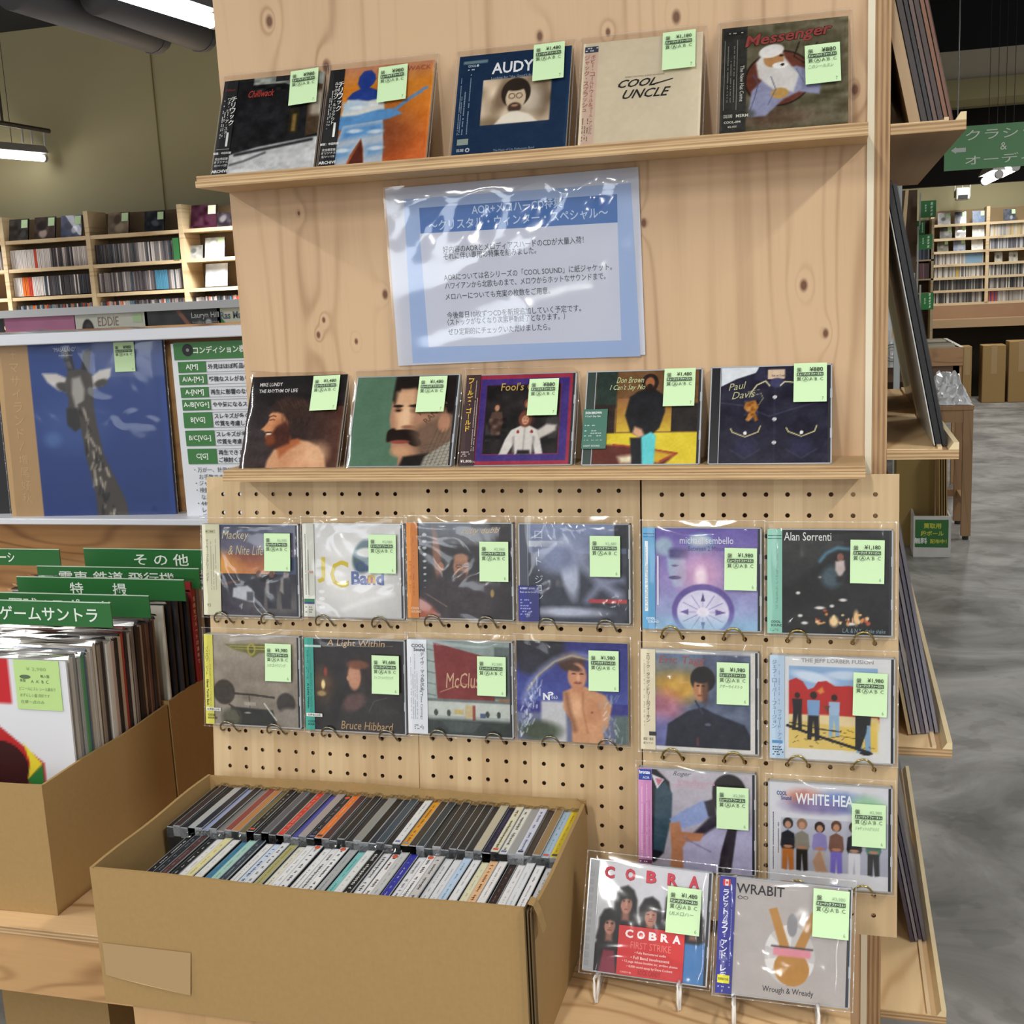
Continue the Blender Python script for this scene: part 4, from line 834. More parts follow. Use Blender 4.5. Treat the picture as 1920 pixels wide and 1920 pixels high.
def n2(mb):
    text(mb, 'J', .020, .046, .034, 'd9c53c', bold=.02, w=.011); text(mb, 'C', .038, .040, .036, 'd9c53c', w=.026, bold=.01); text(mb, 'China', .074, .062, .012, '4a5a9a', w=.034, bold=.02); text(mb, 'Band', .068, .044, .018, '6a7ab0', w=.046, bold=.03); text(mb, 'n', .092, .0465, .011, 'd9b23c', y=-.0002, w=.010, bold=.03)
def o2(mb):
    for q, x in enumerate((.0035, .0075)): specks(mb, x-.001, .030, x+.0012, .115, '6a6a64', vertical=True, rows=1, seed=q, fill=.95)
    text(mb, '特典', .0085, .058, .004, 'c0483a', maxw=.006); mb.add([(.0005, 0, .0205), (.0155, 0, .0205), (.0155, 0, .0245), (.0005, 0, .0245)], [[0, 1, 2, 3]], flat('2f7a52')); mb.add([(.0005, 0, .0175), (.0155, 0, .0175), (.0155, 0, .0205), (.0005, 0, .0205)], [[0, 1, 2, 3]], flat('3a4a7a')); specks(mb, .002, .005, .014, .015, '8a8a88', rows=3)
disc('pale sleeved CD with yellow and blue letters under glare, second in the top pegboard row', pp(0, 4.93, 6.52), c2, n2, obi=(0, .0162, 'd9d9cf'), obi_letters=o2, stick=(.095, .014, '2,980', dict(faded=True)), wr=True, group=PG, seed=32, hinge='c8c8c4')
def c3(A):
    A.rect(-1, -1, 2, 2, '2c2324'); A.fuzz(.05, 3, 8, 8); A.grad('6b7a92', '2c2324', 0, 0, .6, .25, al=.6); A.ell(.22, .36, .045, .3, '9a6a50', soft=.6, rot=-.1); A.rect(.02, .1, .16, .7, '181416', soft=.05)
    for i in range(10): A.ell(.085, .12+i*.07, .026-.0015*i, .016-.001*i, 'c7ced6', soft=.3)
    A.ell(.45, .78, .42, .26, '3a2c30', soft=.3); A.ell(.48, .46, .085, .13, 'b07c5e', soft=.2); A.ell(.48, .36, .08, .045, 'c09070', soft=.5); A.ell(.48, .55, .06, .05, '4a3428', soft=.5); A.ell(.26, .46, .035, .05, 'b98468', soft=.3)
    for x in (.455, .53): A.line([(x+.032*math.cos(t), .45+.018*math.sin(t)) for t in np.linspace(0, 6.28, 10)], .006, '3a2c28')
    A.ell(-.02, .95, .3, .16, 'b25a30', rot=.5, soft=.3); A.line([(.1, .75), (.32, .88)], .01, '8a7068'); A.ell(.81, .73, .02, .04, 'b8964a', soft=.5)
def n3(mb): text(mb, 'ruby dubb', .074, .108, .010, 'c99a3e', shear=.5, w=.050, rot=.03)
def o3(mb):
    vtext(mb, 'サウンド・オブ・サマー', .0035, .075, .0038, 'b8622a', gap=1.0); specks(mb, .0075, .03, .0095, .11, 'b8622a', vertical=True, rows=1, fill=.5); text(mb, 'COOL', .0045, .012, .003, 'f4e0c4', bold=.03); text(mb, 'SOUND', .0045, .0075, .003, 'f4e0c4', bold=.03)
disc('sleeved CD with a bald bearded man and an orange strip, top pegboard row', pp(1, -1.02, 6.58), c3, n3, obi=(0, .0150, 'd98a3c'), obi_letters=o3, stick=(.099, .024, '2,980', dict(faded=True)), wr=True, group=PG, seed=13, hinge='5a4a4c')
def c4(A):
    A.rect(-1, -1, 2, 2, '3a3d4c'); A.grad('8f9cc0', '5d6684', 0, 0, 1, .3); A.ell(.38, .30, .3, .2, 'b9c2dc', soft=1, al=.7); A.rect(.0, .17, .36, .23, 'd4d9e4', soft=.01)
    A.ell(.42, .46, .09, .30, 'c2c8dc', rot=-.15, soft=.5); A.ell(.3, .34, .2, .14, '8b94b4', soft=.8); A.line([(.55, .38), (.72, .58), (.92, .72)], .08, '9fa6c0', soft=.1); A.line([(.95, .56), (.74, .6), (.6, .78)], .06, '8f96b0', soft=.08)
    A.rect(.62, .76, 1.1, .80, 'c8454a', soft=.01); A.ell(.4, .9, .35, .05, 'c9cfe2', soft=1); A.rect(.88, .0, 1.1, .24, '22242e', soft=.01); A.fuzz(.06, 5, 10, 10)
def n4(mb):
    vtext(mb, 'ロバート・ジョン', .026, .116, .011, 'cfd6ea', gap=1.02)
def o4(mb): text(mb, 'ROBERT JOHN', .002, .041, .003, 'd6daf0', w=.019, bold=.02); text(mb, 'Back on the Street', .002, .037, .0025, 'd6daf0', w=.021); specks(mb, .002, .008, .018, .030, '8a90c4', rows=6)
r_ = disc('blue grey sleeved CD with smoke shapes and a red bar, top pegboard row', pp(1, 4.95, 6.60), c4, n4, stick=(.0925, .015, '2,480', dict(faded=True)), wr=True, group=PG, seed=14, hinge='3a3e55')
oo = MB().box(-.0006, -.0020, .001, .0265, -.0008, .046, flat('2d3080', .4)).build('paper_label', None, r_); lm = MB(); o4(lm); q_ = lm.build('lettering', None, oo); q_.location = (0, -.0022, 0)
def c5(A):
    A.rect(-1, -1, 2, 2, '8f7fc0'); A.grad('6a5aa8', '9c8bc4', 0, 0, 1, .5); A.grad('9c8bc4', '9fb8d8', 0, .5, 1, 1); A.ell(.10, .18, .09, .09, '9fb4c8', soft=.5); A.ell(.46, .15, .13, .1, '6f90b8', soft=.5); A.ell(.45, .12, .10, .05, 'c8d2d8', soft=.7)
    A.poly([(.13, .22), (.3, .22), (.33, .48), (.28, .58), (.2, .58), (.14, .42)], '9fb4cc', soft=.03); A.rect(.15, .20, .34, .30, '4a4478', soft=.04); A.ell(.21, .49, .06, .018, '3a3866', soft=.4); A.ell(.21, .37, .035, .01, '4a4878', soft=.4); A.ell(.47, .44, .22, .22, 'd8a8c8', soft=1, al=.8); A.ell(.46, .48, .06, .1, 'f2dce8', soft=.8)
    A.ell(.48, .82, .30, .27, '6c5ba0', soft=.06); A.ell(.48, .83, .25, .22, 'dcd8ec', soft=.06)
    for t in range(12):
        a_ = t*math.pi/6; A.line([(.48, .83), (.48+.22*math.cos(a_), .83+.19*math.sin(a_))], .007, '8a80b8')
    A.ell(.48, .83, .06, .05, 'efe8f4', soft=.3); A.poly([(.46, .72), (.48, .64), (.50, .72)], '3f3a70'); A.poly([(.46, .93), (.5, .93), (.48, 1.02)], '3f3a70'); A.poly([(.34, .80), (.26, .83), (.34, .86)], '6a5a98'); A.poly([(.6, .80), (.70, .83), (.6, .86)], '6a5a98')
    A.rect(-.1, .90, 1.1, 1.1, '8fc0dc', soft=.12, al=.6); A.fuzz(.04, 7, 14, 14)
def n5(mb): text(mb, 'michael sembello', .045, .105, .0085, 'e2e6f4', w=.064); text(mb, 'Between 2 Moons', .055, .0965, .0058, '5a4c8c', w=.045)
def o5(mb):
    mb.add([(.0005, 0, .1165), (.0145, 0, .1165), (.0145, 0, .1175), (.0005, 0, .1175)], [[0, 1, 2, 3]], flat('1e5a8a')); mb.add([(.0005, 0, .113), (.0145, 0, .113), (.0145, 0, .1137), (.0005, 0, .1137)], [[0, 1, 2, 3]], flat('1e5a8a'))
    mb.add([(.0025, 0, .022), (.0065, 0, .022), (.0065, 0, .108), (.0025, 0, .108)], [[0, 1, 2, 3]], flat('dfe8ee')); specks(mb, .003, .025, .006, .105, '7a8a98', vertical=True, rows=2, y=-.0001); text(mb, 'COOL', .004, .012, .003, 'dfe8f4', bold=.03); text(mb, 'SOUND', .006, .008, .003, 'dfe8f4', bold=.03)
    mb.add([(.0175, 0, .03), (.0195, 0, .03), (.0195, 0, .09), (.0175, 0, .09)], [[0, 1, 2, 3]], flat('e6e0ea'))
disc('purple sleeved CD with a compass wheel and a moustached face, fifth in the top row', pp(2, -.86, 6.56), c5, n5, obi=(0, .0150, '5fa4cf'), obi_letters=o5, stick=(.0985, .024, '1,980', dict(rot=.01)), wr=False, group=PG, seed=15, hinge='7a8cb8')
def c6(A):
    A.rect(-1, -1, 2, 2, '201f1f'); A.grad('3c3b3a', '1a1919', 0, .1, .6, .7, al=.7); A.poly([(-.1, .6), (.12, .52), (.34, .36), (.52, .2), (.62, .18), (.5, .42), (.42, .66), (.2, .75), (-.1, .8)], '121214', soft=.08)
    A.line([(.38, .30), (.44, .22), (.54, .17), (.64, .18)], .03, '4f8098', soft=.03); A.ell(.49, .45, .10, .11, '43565f', soft=.6); A.ell(.565, .26, .03, .04, '8a5a48', soft=.3); A.poly([(.52, .30), (.60, .29), (.61, .38), (.56, .46), (.52, .38)], 'cdbcb8', soft=.02); A.rect(.53, .44, .60, .5, '2a2422', soft=.03)
    r = random.Random(5)
    for i in range(36):
        x = r.uniform(.34, .82); A.ell(x, .90-abs(r.gauss(0, .05)), r.uniform(.006, .02), r.uniform(.006, .03), r.choice(['e8b070', 'd98a50', 'f4dcb0', 'c05a38']), soft=.7)
    A.ell(.51, .88, .04, .05, 'f6d8a4', soft=.8); A.ell(.71, .84, .025, .07, 'f2c890', soft=.8)
    for x, y, s_ in ((.18, .61, .02), (.38, .75, .045), (.49, .73, .02), (.59, .67, .035), (.20, .83, .022), (.24, .90, .03), (.67, .9, .03)): A.ell(x, y, s_, .014, 'e8e4e0', soft=.8)
def n6(mb): text(mb, 'Alan Sorrenti', .019, .111, .010, 'e2e4e0', w=.054, bold=.005); text(mb, 'L.A. & N.Y.  shake shake', .086, .0035, .005, '7f9aa4', w=.048, shear=.1)
def o6(mb):
    mb.add([(.0005, 0, .1165), (.0162, 0, .1165), (.0162, 0, .1175), (.0005, 0, .1175)], [[0, 1, 2, 3]], flat('2f6a5c')); mb.add([(.0005, 0, .113), (.0162, 0, .113), (.0162, 0, .1137), (.0005, 0, .1137)], [[0, 1, 2, 3]], flat('2f6a5c'))
    specks(mb, .0095, .03, .0125, .108, '6a9a8c', vertical=True, rows=2); text(mb, 'COOL', .004, .013, .003, '2f5a50', bold=.03); text(mb, 'SOUND', .004, .0088, .003, '2f5a50', bold=.03); specks(mb, .003, .003, .013, .0065, '5a8a7c', rows=2)
disc('black sleeved CD with night lights and a teal strip, rightmost in the top pegboard row', pp(2, 5.10, 6.60), c6, n6, obi=(0, .0170, '8fc7b4'), obi_letters=o6, stick=(.094, .012, '1,180', dict(rot=.01)), wr=False, group=PG, seed=16, hinge='3a3f3e')
def c7(A):
    A.rect(-1, -1, 2, 2, '8f8578'); A.grad('a89d8e', '8a7e70', 0, 0, 1, .7); A.fuzz(.10, 5, 5, 9); A.poly([(.14, .10), (.85, .08), (.72, .17), (.55, .19), (.48, .24), (.40, .19), (.25, .16)], '6f6d34', soft=.02); A.ell(.46, .15, .05, .07, 'a59a3a', soft=.2); A.ell(.46, .15, .03, .045, '55532c', soft=.2)
    for yy in (.12, .15): A.line([(.2, yy), (.75, yy-.005)], .006, 'c0b65a')
    A.ell(.12, .64, .13, .14, '3c3228', soft=.15); A.ell(.86, .74, .11, .12, '37302a', soft=.2); A.ell(.9, .88, .14, .09, '8f867c', soft=.5); A.line([(.24, .65), (.5, .66), (.72, .68)], .022, '2f2a26'); A.line([(.42, .66), (.43, .8)], .01, '3a3530'); A.rect(.36, .74, .5, .78, 'aaa294', soft=.01)
    A.poly([(.2, .80), (.7, .82), (.78, 1.1), (.1, 1.1)], '26251f', soft=.02); A.ell(.2, .92, .12, .1, '5d5a48', soft=.5); A.line([(.18, .78), (.26, .82), (.3, .9)], .02, '3a342a'); A.line([(.6, .75), (.74, .93)], .014, 'd6d2c8'); A.ell(.4, .86, .05, .006, 'b8b4aa', soft=.5)
def o7(mb):
    vtext(mb, 'バルセロナ・ビート', .0038, .108, .0044, '6a6230', gap=1.0); text(mb, 'Never Turnin Back', .0022, .062, .0035, '3f3c22', rot=-math.pi/2, w=.036, bold=.03); specks(mb, .007, .02, .0095, .108, '9a9040', vertical=True, rows=2)
    mb.add([(.001, -.0003, .019), (.023, -.0003, .019), (.023, -.0003, .0235), (.001, -.0003, .0235)], [[0, 1, 2, 3]], flat('e4e4de')); text(mb, '世界初CD化', .012, .0198, .003, '3a3a36', y=-.0004, align='C', w=.019, bold=.02); text(mb, 'COOL', .003, .012, .003, '4a4824', bold=.03); text(mb, 'SOUND', .003, .0078, .003, '4a4824', bold=.03)
disc('sleeved CD with an open car and a yellow strip, left in the second row', pp(0, -1.08, 12.60), c7, None, obi=(0, .0128, 'd6d05a'), obi_letters=o7, stick=(.093, .010, '1,980', dict(note='シカゴハウジング')), group=PG, seed=17, hinge='8a8072')
def c8(A):
    A.rect(-1, -1, 2, 2, '241d1b'); A.fuzz(.05, 6, 7, 7); A.ell(.10, .5, .12, .16, '5a3f26', soft=1, al=.9); A.ell(.10, .50, .022, .05, 'f4dc9a', soft=.6); A.ell(.13, .36, .02, .05, '9a3f26', soft=.6); A.ell(.08, .6, .05, .03, 'd8b878', soft=.6, al=.7)
    A.ell(.52, .33, .15, .17, '30221c', soft=.15); A.ell(.46, .40, .075, .15, 'c08a6c', soft=.3); A.ell(.40, .42, .03, .03, 'c08a6c', soft=.4); A.ell(.50, .27, .12, .05, '7a4a30', soft=.5); A.poly([(.3, .72), (.48, .60), (.7, .62), (.95, .75), (1.1, 1.1), (.2, 1.1)], '2d2626', soft=.04); A.ell(.45, .68, .14, .09, '5f4440', rot=-.5, soft=.5); A.line([(.62, .78), (.68, .66), (.82, .62)], .01, '4a4444')
    A.line([(-.02, .1), (.03, .08), (.9, .06)], .006, '8a8478'); A.rect(.0, .1, .006, .95, '6f6a60', soft=.004)
def n8(mb): text(mb, 'A Light Within', .032, .1125, .011, 'c9a87c', shear=.15, w=.082); text(mb, 'Bruce Hibbard', .050, .004, .011, 'b8976a', shear=.2, w=.074)
def o8(mb):
    mb.add([(.0003, -.0003, .1125), (.024, -.0003, .1125), (.024, -.0003, .1155), (.0003, -.0003, .1155)], [[0, 1, 2, 3]], flat('b8d8d0')); text(mb, 'A Light Within', .0022, .064, .0032, '123a36', rot=-math.pi/2, w=.034, bold=.04); vtext(mb, 'ブルース・ヒバード', .0040, .108, .0044, '1f5a54', gap=1.0); specks(mb, .007, .025, .010, .108, '2f7a70', vertical=True, rows=2)
    mb.add([(.001, -.0003, .019), (.024, -.0003, .019), (.024, -.0003, .0235), (.001, -.0003, .0235)], [[0, 1, 2, 3]], flat('e4e4de')); text(mb, '世界初CD化', .0125, .0198, .003, '3a3a36', y=-.0004, align='C', w=.019, bold=.02); text(mb, 'COOL', .003, .011, .003, '184440', bold=.03); text(mb, 'SOUND', .003, .007, .003, '184440', bold=.03)
disc('dark sleeved CD with gold script, a candle and a profile, teal strip, second row', pp(0, 4.90, 12.62), c8, n8, obi=(0, .0128, '3fa394'), obi_letters=o8, stick=(.097, .020, '1,680', dict(note='フィフトゥハウジング')), group=PG, seed=18, hinge='1d1918')
def c9(A):
    A.rect(-1, -1, 2, 2, 'a7b0ab'); A.rect(-.1, -.1, 1.1, .64, '8e9c98'); A.rect(.0, .0, .2, .62, 'a4b0ac', soft=.01); 
    for i in range(5): A.line([(.03, .08+i*.12), (.2, .11+i*.12)], .012, '6c7a78')
    A.rect(.04, .04, .06, .6, '606c6a', soft=.01); A.poly([(.18, .02), (.85, .18), (.84, .72), (.22, .62)], '7e2926', soft=.01); A.line([(.25, .55), (.5, .45), (.78, .5)], .008, 'c9a07c'); A.rect(.84, .05, 1.1, .6, '5e6866', soft=.02); A.rect(.88, .6, 1.1, .68, 'a86a3a', soft=.02)
    A.rect(-.1, .64, 1.1, .80, 'c3c9c2', soft=.01); A.rect(-.1, .62, 1.1, .65, '6a7472', soft=.01)
    for x in (.08, .2, .34, .76, .88): A.ell(x, .77, .022, .035, '3a4240', soft=.2)
    A.rect(.40, .73, .50, .78, 'c9b070', soft=.01); A.rect(.52, .68, .62, .82, 'c9b68a', soft=.01); A.rect(.60, .68, .63, .84, '8a3a30', soft=.01); A.rect(.68, .76, .74, .81, '4a5a7a', soft=.01); A.rect(-.1, .84, 1.1, 1.1, '2d3532', soft=.04); A.poly([(.25, .85), (.7, .86), (.6, .98), (.35, .98)], '485250', soft=.03)
def n9(mb): text(mb, 'McClus', .052, .062, .020, 'd0a888', shear=.2, w=.046, rot=.03)
def o9(mb):
    text(mb, 'COOL', .006, .114, .0048, '5a6068', bold=.04); text(mb, 'Sound', .009, .109, .0048, '5a6068', bold=.04); vtext(mb, 'デイヴ・マクラスキー', .0205, .108, .0055, '3a3a3e', gap=1.04, bold=.01); text(mb, '「A Long Time Coming」', .0165, .074, .0046, '3a3a3e', rot=-math.pi/2, w=.054)
    for q in range(4): specks(mb, .0035+q*.0028, .02, .0055+q*.0028, .105, 'a0a4ac', vertical=True, rows=1, seed=q, fill=.8)
    specks(mb, .0085, .006, .022, .013, '5a5a5e', rows=3)
disc('sleeved CD with a red billboard and a white strip, second pegboard row', pp(1, -1.12, 12.66), c9, n9, obi=(0, .0268, 'dfe2e8'), obi_letters=o9, stick=(.096, .019, '2,980', dict(faded=True)), group=PG, seed=19, hinge='6c7674')
def c10(A):
    A.rect(-1, -1, 2, 2, '3a3a86'); A.grad('2f2f78', '4a56a0', 0, 0, 1, .6); A.ell(.18, .06, .26, .22, '24222c', soft=.3); A.ell(.12, .24, .12, .1, '2c2a3a', soft=.6); A.rect(-.1, .72, 1.1, 1.1, '6a7090', soft=.04); A.rect(.22, .6, .45, 1.1, 'c4c4c8', soft=.03); A.ell(.2, .9, .2, .1, '46503f', soft=.6); A.rect(.88, .72, 1.1, 1.1, '5a6a6a', soft=.05)
    A.poly([(.42, .50), (.50, .46), (.62, .44), (.80, .52), (.86, .62), (.82, .84), (.78, .90), (.80, 1.1), (.50, 1.1), (.50, .80), (.42, .66)], 'cf9a72', soft=.02); A.ell(.54, .66, .06, .1, 'e2b48c', soft=.9, al=.8); A.ell(.70, .68, .07, .1, 'b87f5a', soft=.9, al=.6); A.ell(.68, .695, .012, .012, '8a5040', soft=.4)
    A.line([(.60, .5), (.60, .66), (.64, .9)], .01, 'b07850', soft=.03); A.ell(.50, .20, .12, .10, '4a2f24', soft=.25); A.ell(.55, .34, .085, .13, 'c98d6a', soft=.25); A.poly([(.51, .42), (.60, .42), (.61, .50), (.50, .50)], 'c08560', soft=.03); A.ell(.555, .405, .035, .014, '8a4a3c', soft=.6); A.ell(.56, .36, .016, .035, 'dca884', soft=.8); A.ell(.52, .315, .020, .008, '4a2c20', soft=.6); A.ell(.59, .315, .020, .008, '4a2c20', soft=.6); A.ell(.50, .25, .09, .035, '4a2f24', rot=.3, soft=.5); A.line([(.45, .52), (.48, .7), (.53, .88)], .03, '8a5a40', soft=.05)
    A.line([(.06, .62), (.12, .44), (.22, .30), (.36, .18), (.52, .12), (.66, .14), (.8, .22)], .05, '9fa8c8', soft=.06, al=.7); A.line([(.10, .5), (.2, .34), (.35, .2), (.5, .135), (.66, .17)], .012, 'c9b890', soft=.02)
    r = random.Random(8)
    for i in range(70):
        t = r.random(); x = .02+t*.16+r.gauss(0, .03); y = 1.0-t*.55+r.gauss(0, .03); A.line([(x, y), (x+r.uniform(-.02, .03), y-r.uniform(.02, .07))], r.uniform(.004, .014), r.choice(['dfe6f2', 'b8c4dc', '8090b8', 'f4f6fa']), soft=.01, al=.8)
    for i in range(40):
        x = .84+r.gauss(0, .04); y = r.uniform(.5, 1.0); A.line([(x, y), (x+r.uniform(-.03, .03), y+r.uniform(.02, .08))], r.uniform(.004, .012), r.choice(['dfe6ee', 'b9b4ae', '9aa8b8']), soft=.01, al=.7)
def n10(mb): text(mb, 'N', .034, .052, .009, 'eef0f4', bold=.05, w=.009); text(mb, '063', .045, .054, .004, 'dfe2ea'); text(mb, 'o', .040, .058, .005, 'eef0f4', bold=.06, w=.008)
disc('sleeved CD with a shirtless person splashed by water on blue, fourth in the second row', pp(1, 4.77, 12.64), c10, n10, jewel=False, w=.1425, h=.127, thick=.0085, stick=(.094, .009, '1,980', {}), group=PG, seed=20)
def c11(A):
    A.rect(-1, -1, 2, 2, 'dcd9d2'); A.rect(.02, .03, .955, .965, '5d6880', soft=.005)
    A.grad('6c84a8', 'b09048', .02, .03, .5, .35, al=.8); A.ell(.25, .38, .22, .14, 'c89c40', soft=.9); A.ell(.12, .58, .18, .16, 'c07488', soft=.9, al=.8); A.ell(.1, .86, .2, .18, '6a6aa8', soft=.9, al=.8); A.ell(.75, .2, .25, .2, '5a5f78', soft=.9, al=.6); A.fuzz(.13, 3, 14, 14, x0=.02, y0=.03, x1=.955, y1=.965)
    A.poly([(.12, 1.1), (.16, .74), (.36, .60), (.5, .56), (.62, .62), (.9, .72), (1.0, .9), (1.0, 1.1)], '1d2130', soft=.02); A.ell(.50, .28, .12, .13, '17120f', soft=.15); A.ell(.48, .37, .068, .13, 'b87f58', soft=.25); A.ell(.525, .39, .035, .13, '5a3a2a', soft=.8, al=.8); A.ell(.455, .345, .018, .009, '2a1a14', soft=.5); A.ell(.505, .345, .018, .009, '2a1a14', soft=.5); A.ell(.47, .39, .010, .035, 'd09a70', soft=.8); A.ell(.475, .44, .028, .010, '8a4a3c', soft=.5); A.ell(.48, .27, .08, .05, '17120f', soft=.4); A.line([(.43, .5), (.5, .62)], .02, '2a3048'); A.ell(.55, .73, .03, .015, '5a5f70', soft=.5); A.rect(.44, .86, .46, .95, '6a3038', soft=.02)
    A.rect(-.1, .967, 1.1, 1.1, 'dcd9d2'); A.rect(.957, -.1, 1.1, 1.1, 'dcd9d2')
def n11(mb): text(mb, 'Eric Tagg', .022, .105, .012, 'a2524e', shear=.2, w=.056)
def o11(mb):
    vtext(mb, 'エリック・タッグ／ドリームウォーキン', .0090, .120, .0050, '6a5c48', gap=.95, bold=.012); specks(mb, .0030, .03, .0052, .116, 'b0a488', vertical=True, rows=1); text(mb, '解説・歌詞', .003, .012, .0035, '4a4438', w=.012); text(mb, '紙ジャケット', .003, .007, .0035, '4a4438', w=.012); mb.add([(.010, -.0002, .018), (.0185, -.0002, .018), (.0185, -.0002, .023), (.010, -.0002, .023)], [[0, 1, 2, 3]], flat('2a2a2a'))
disc('sleeved CD with a dark-haired man in black before gold and blue paint, cream strip', pp(2, -.98, 12.52), c11, n11, obi=(0, .0178, 'e0d6ba'), obi_letters=o11, stick=(.0925, .013, '1,980', dict(note='アザーサイドトゥ', rot=-.0)), group=PG, seed=21, hinge='c8c4ba')
def c12(A):
    A.rect(-1, -1, 2, 2, 'dcdcdc'); X0, Y0, X1, Y1 = .07, .095, .88, .90
    A.rect(X0, Y0, X1, Y1, '8fb0d4'); A.fuzz(.12, 2, 5, 6, x0=X0, y0=Y0, x1=X1, y1=Y1); A.ell(.3, .2, .2, .05, 'cfdcec', rot=.2, soft=.6); A.ell(.6, .17, .2, .04, 'c4d2e4', soft=.6)
    A.poly([(X0, .24), (.14, .21), (.2, .24), (.25, .32), (.30, .30), (.34, .24), (.42, .23), (.5, .28), (.62, .27), (.72, .28), (.9, .26), (.9, .62), (X0, .62)], 'b8261f', soft=.008); A.poly([(.33, .33), (.38, .29), (.40, .34), (.36, .36)], 'd98a40', soft=.02); A.rect(X0, .57, X1, Y1, 'dcc06a'); A.poly([(X0, .57), (.4, .56), (.9, .585), (.9, .70), (.5, .66), (X0, .62)], 'e4d0a0', soft=.02); A.poly([(.55, .7), (.88, .6), (.88, .9), (.6, .9)], 'e2bf4a', soft=.05, al=.7)
    def man(x, y, h, top, leg, fl=1):
        A.ell(x, y, h*.07, h*.08, '2a1a14', soft=.3); A.poly([(x-h*.13, y+h*.10), (x+h*.13, y+h*.10), (x+h*.11, y+h*.45), (x-h*.11, y+h*.45)], top); A.poly([(x-h*.11, y+h*.43), (x+h*.11, y+h*.43), (x+h*.12, y+h*.95), (x+h*.03, y+h*.95), (x, y+h*.5), (x-h*.04, y+h*.95), (x-h*.13, y+h*.95)], leg)
    man(.15, .38, .36, '1f1d22', '18181c'); man(.30, .375, .46, '7ba0c8', '1d1a1c'); man(.49, .39, .40, '9fbbd6', '8fb0cc'); A.poly([(.39, .47), (.45, .47), (.43, .55)], '6a3f2a')
    man(.76, .42, .52, '1b1b20', '7fa2c2'); A.poly([(.68, .52), (.80, .50), (.78, .72), (.72, .9), (.68, .88)], '16161a')
    A.line([(.06, .68), (.3, .76), (.8, .905)], .028, '17151a', soft=.006); A.line([(.08, .65), (.35, .70), (.55, .72)], .012, '17151a'); A.ell(.78, .915, .06, .02, '17151a', soft=.2); A.line([(.3, .82), (.55, .76), (.7, .78)], .006, '2a2418')
    r = random.Random(3)
    for i in range(26): x = r.uniform(.1, .86); y = r.uniform(.66, .88); A.line([(x, y), (x+.02, y+r.uniform(-.02, .02))], .006, '3a301c')
def n12(mb): text(mb, 'THE JEFF LORBER FUSION', .036, .1155, .0062, '9c9a9c', w=.082, bold=.02)
def o12(mb):
    vtext(mb, 'ジェフ・ローバー・フュージョン', .0050, .119, .0056, '5a7a9c', gap=.98); vtext(mb, 'ウィザード・アイランド', .0112, .060, .0050, '5a7a9c', gap=.95); specks(mb, .0095, .066, .0118, .118, '8aa2bc', vertical=True, rows=1); mb.add([(.0025, -.0001, .019), (.0145, -.0001, .019), (.0145, -.0001, .0225), (.0025, -.0001, .0225)], [[0, 1, 2, 3]], flat('4f86b8')); specks(mb, .003, .004, .0145, .016, '3a4a5a', rows=4)
disc('white sleeved CD with four people before red rocks, right in the second row', pp(2, 5.22, 12.60), c12, n12, obi=(0, .0168, 'b4cade'), obi_letters=o12, stick=(.0945, .017, '1,980', dict(rot=.02)), group=PG, seed=22, hinge='dadada')
def c13(A):
    A.rect(-1, -1, 2, 2, 'b9b4bf'); A.grad('c0bac4', 'aaa4b2', 0, 0, 1, 1); A.poly([(-.1, -.1), (.02, -.05), (.20, .12), (.22, .3), (.18, .55), (.14, .85), (.05, .95), (-.1, .95)], '1d1d24', soft=.02); A.poly([(.06, .2), (.16, .12), (.23, .24), (.22, .5), (.14, .84), (.04, .82)], '38505f', soft=.02)
    A.poly([(.02, .05), (.15, .10), (.08, .2)], 'dfe2e8'); A.poly([(.06, .09), (.14, .10), (.09, .17)], 'cf7f90')
    A.ell(.78, .18, .16, .17, '1d1718', soft=.12); A.poly([(.62, .2), (.75, .2), (.7, .45), (.62, .3)], '1d1718', soft=.02); A.poly([(.2, .50), (.34, .40), (.54, .28), (.60, .3), (.62, .42), (.5, .52), (.3, .6)], '8f9fcc', soft=.02); A.poly([(.54, .30), (.64, .26), (.66, .48), (.58, .44)], '2a2630', soft=.02)
    A.poly([(.33, .58), (.5, .66), (.62, .46), (.9, .50), (1.1, .54), (1.1, 1.1), (.28, 1.1), (.3, .8)], 'b5b1d0', soft=.02); A.poly([(.62, .42), (.74, .48), (.5, .66), (.44, .62)], '302a38', soft=.03); A.poly([(.78, .5), (.86, .52), (.80, .98), (.72, 1.1), (.66, 1.1), (.7, .8)], '29202c', soft=.015)
    A.poly([(.20, .54), (.30, .52), (.32, .62), (.54, .62), (.50, .70), (.36, .72), (.33, .78), (.34, 1.1), (.20, 1.1), (.22, .8)], 'b97f5c', soft=.02); A.line([(.34, .68), (.6, .8)], .01, '7a7698', soft=.02)
    A.rect(.23, .145, .56, .152, 'cf9aa8', soft=.004); A.rect(.23, .165, .56, .168, 'cf9aa8', soft=.003)
def n13(mb): text(mb, 'Roger', .042, .1155, .007, '6a6a78', shear=.4, w=.022); text(mb, 'Voudouris', .047, .1075, .0058, 'd3a2b0', w=.046)
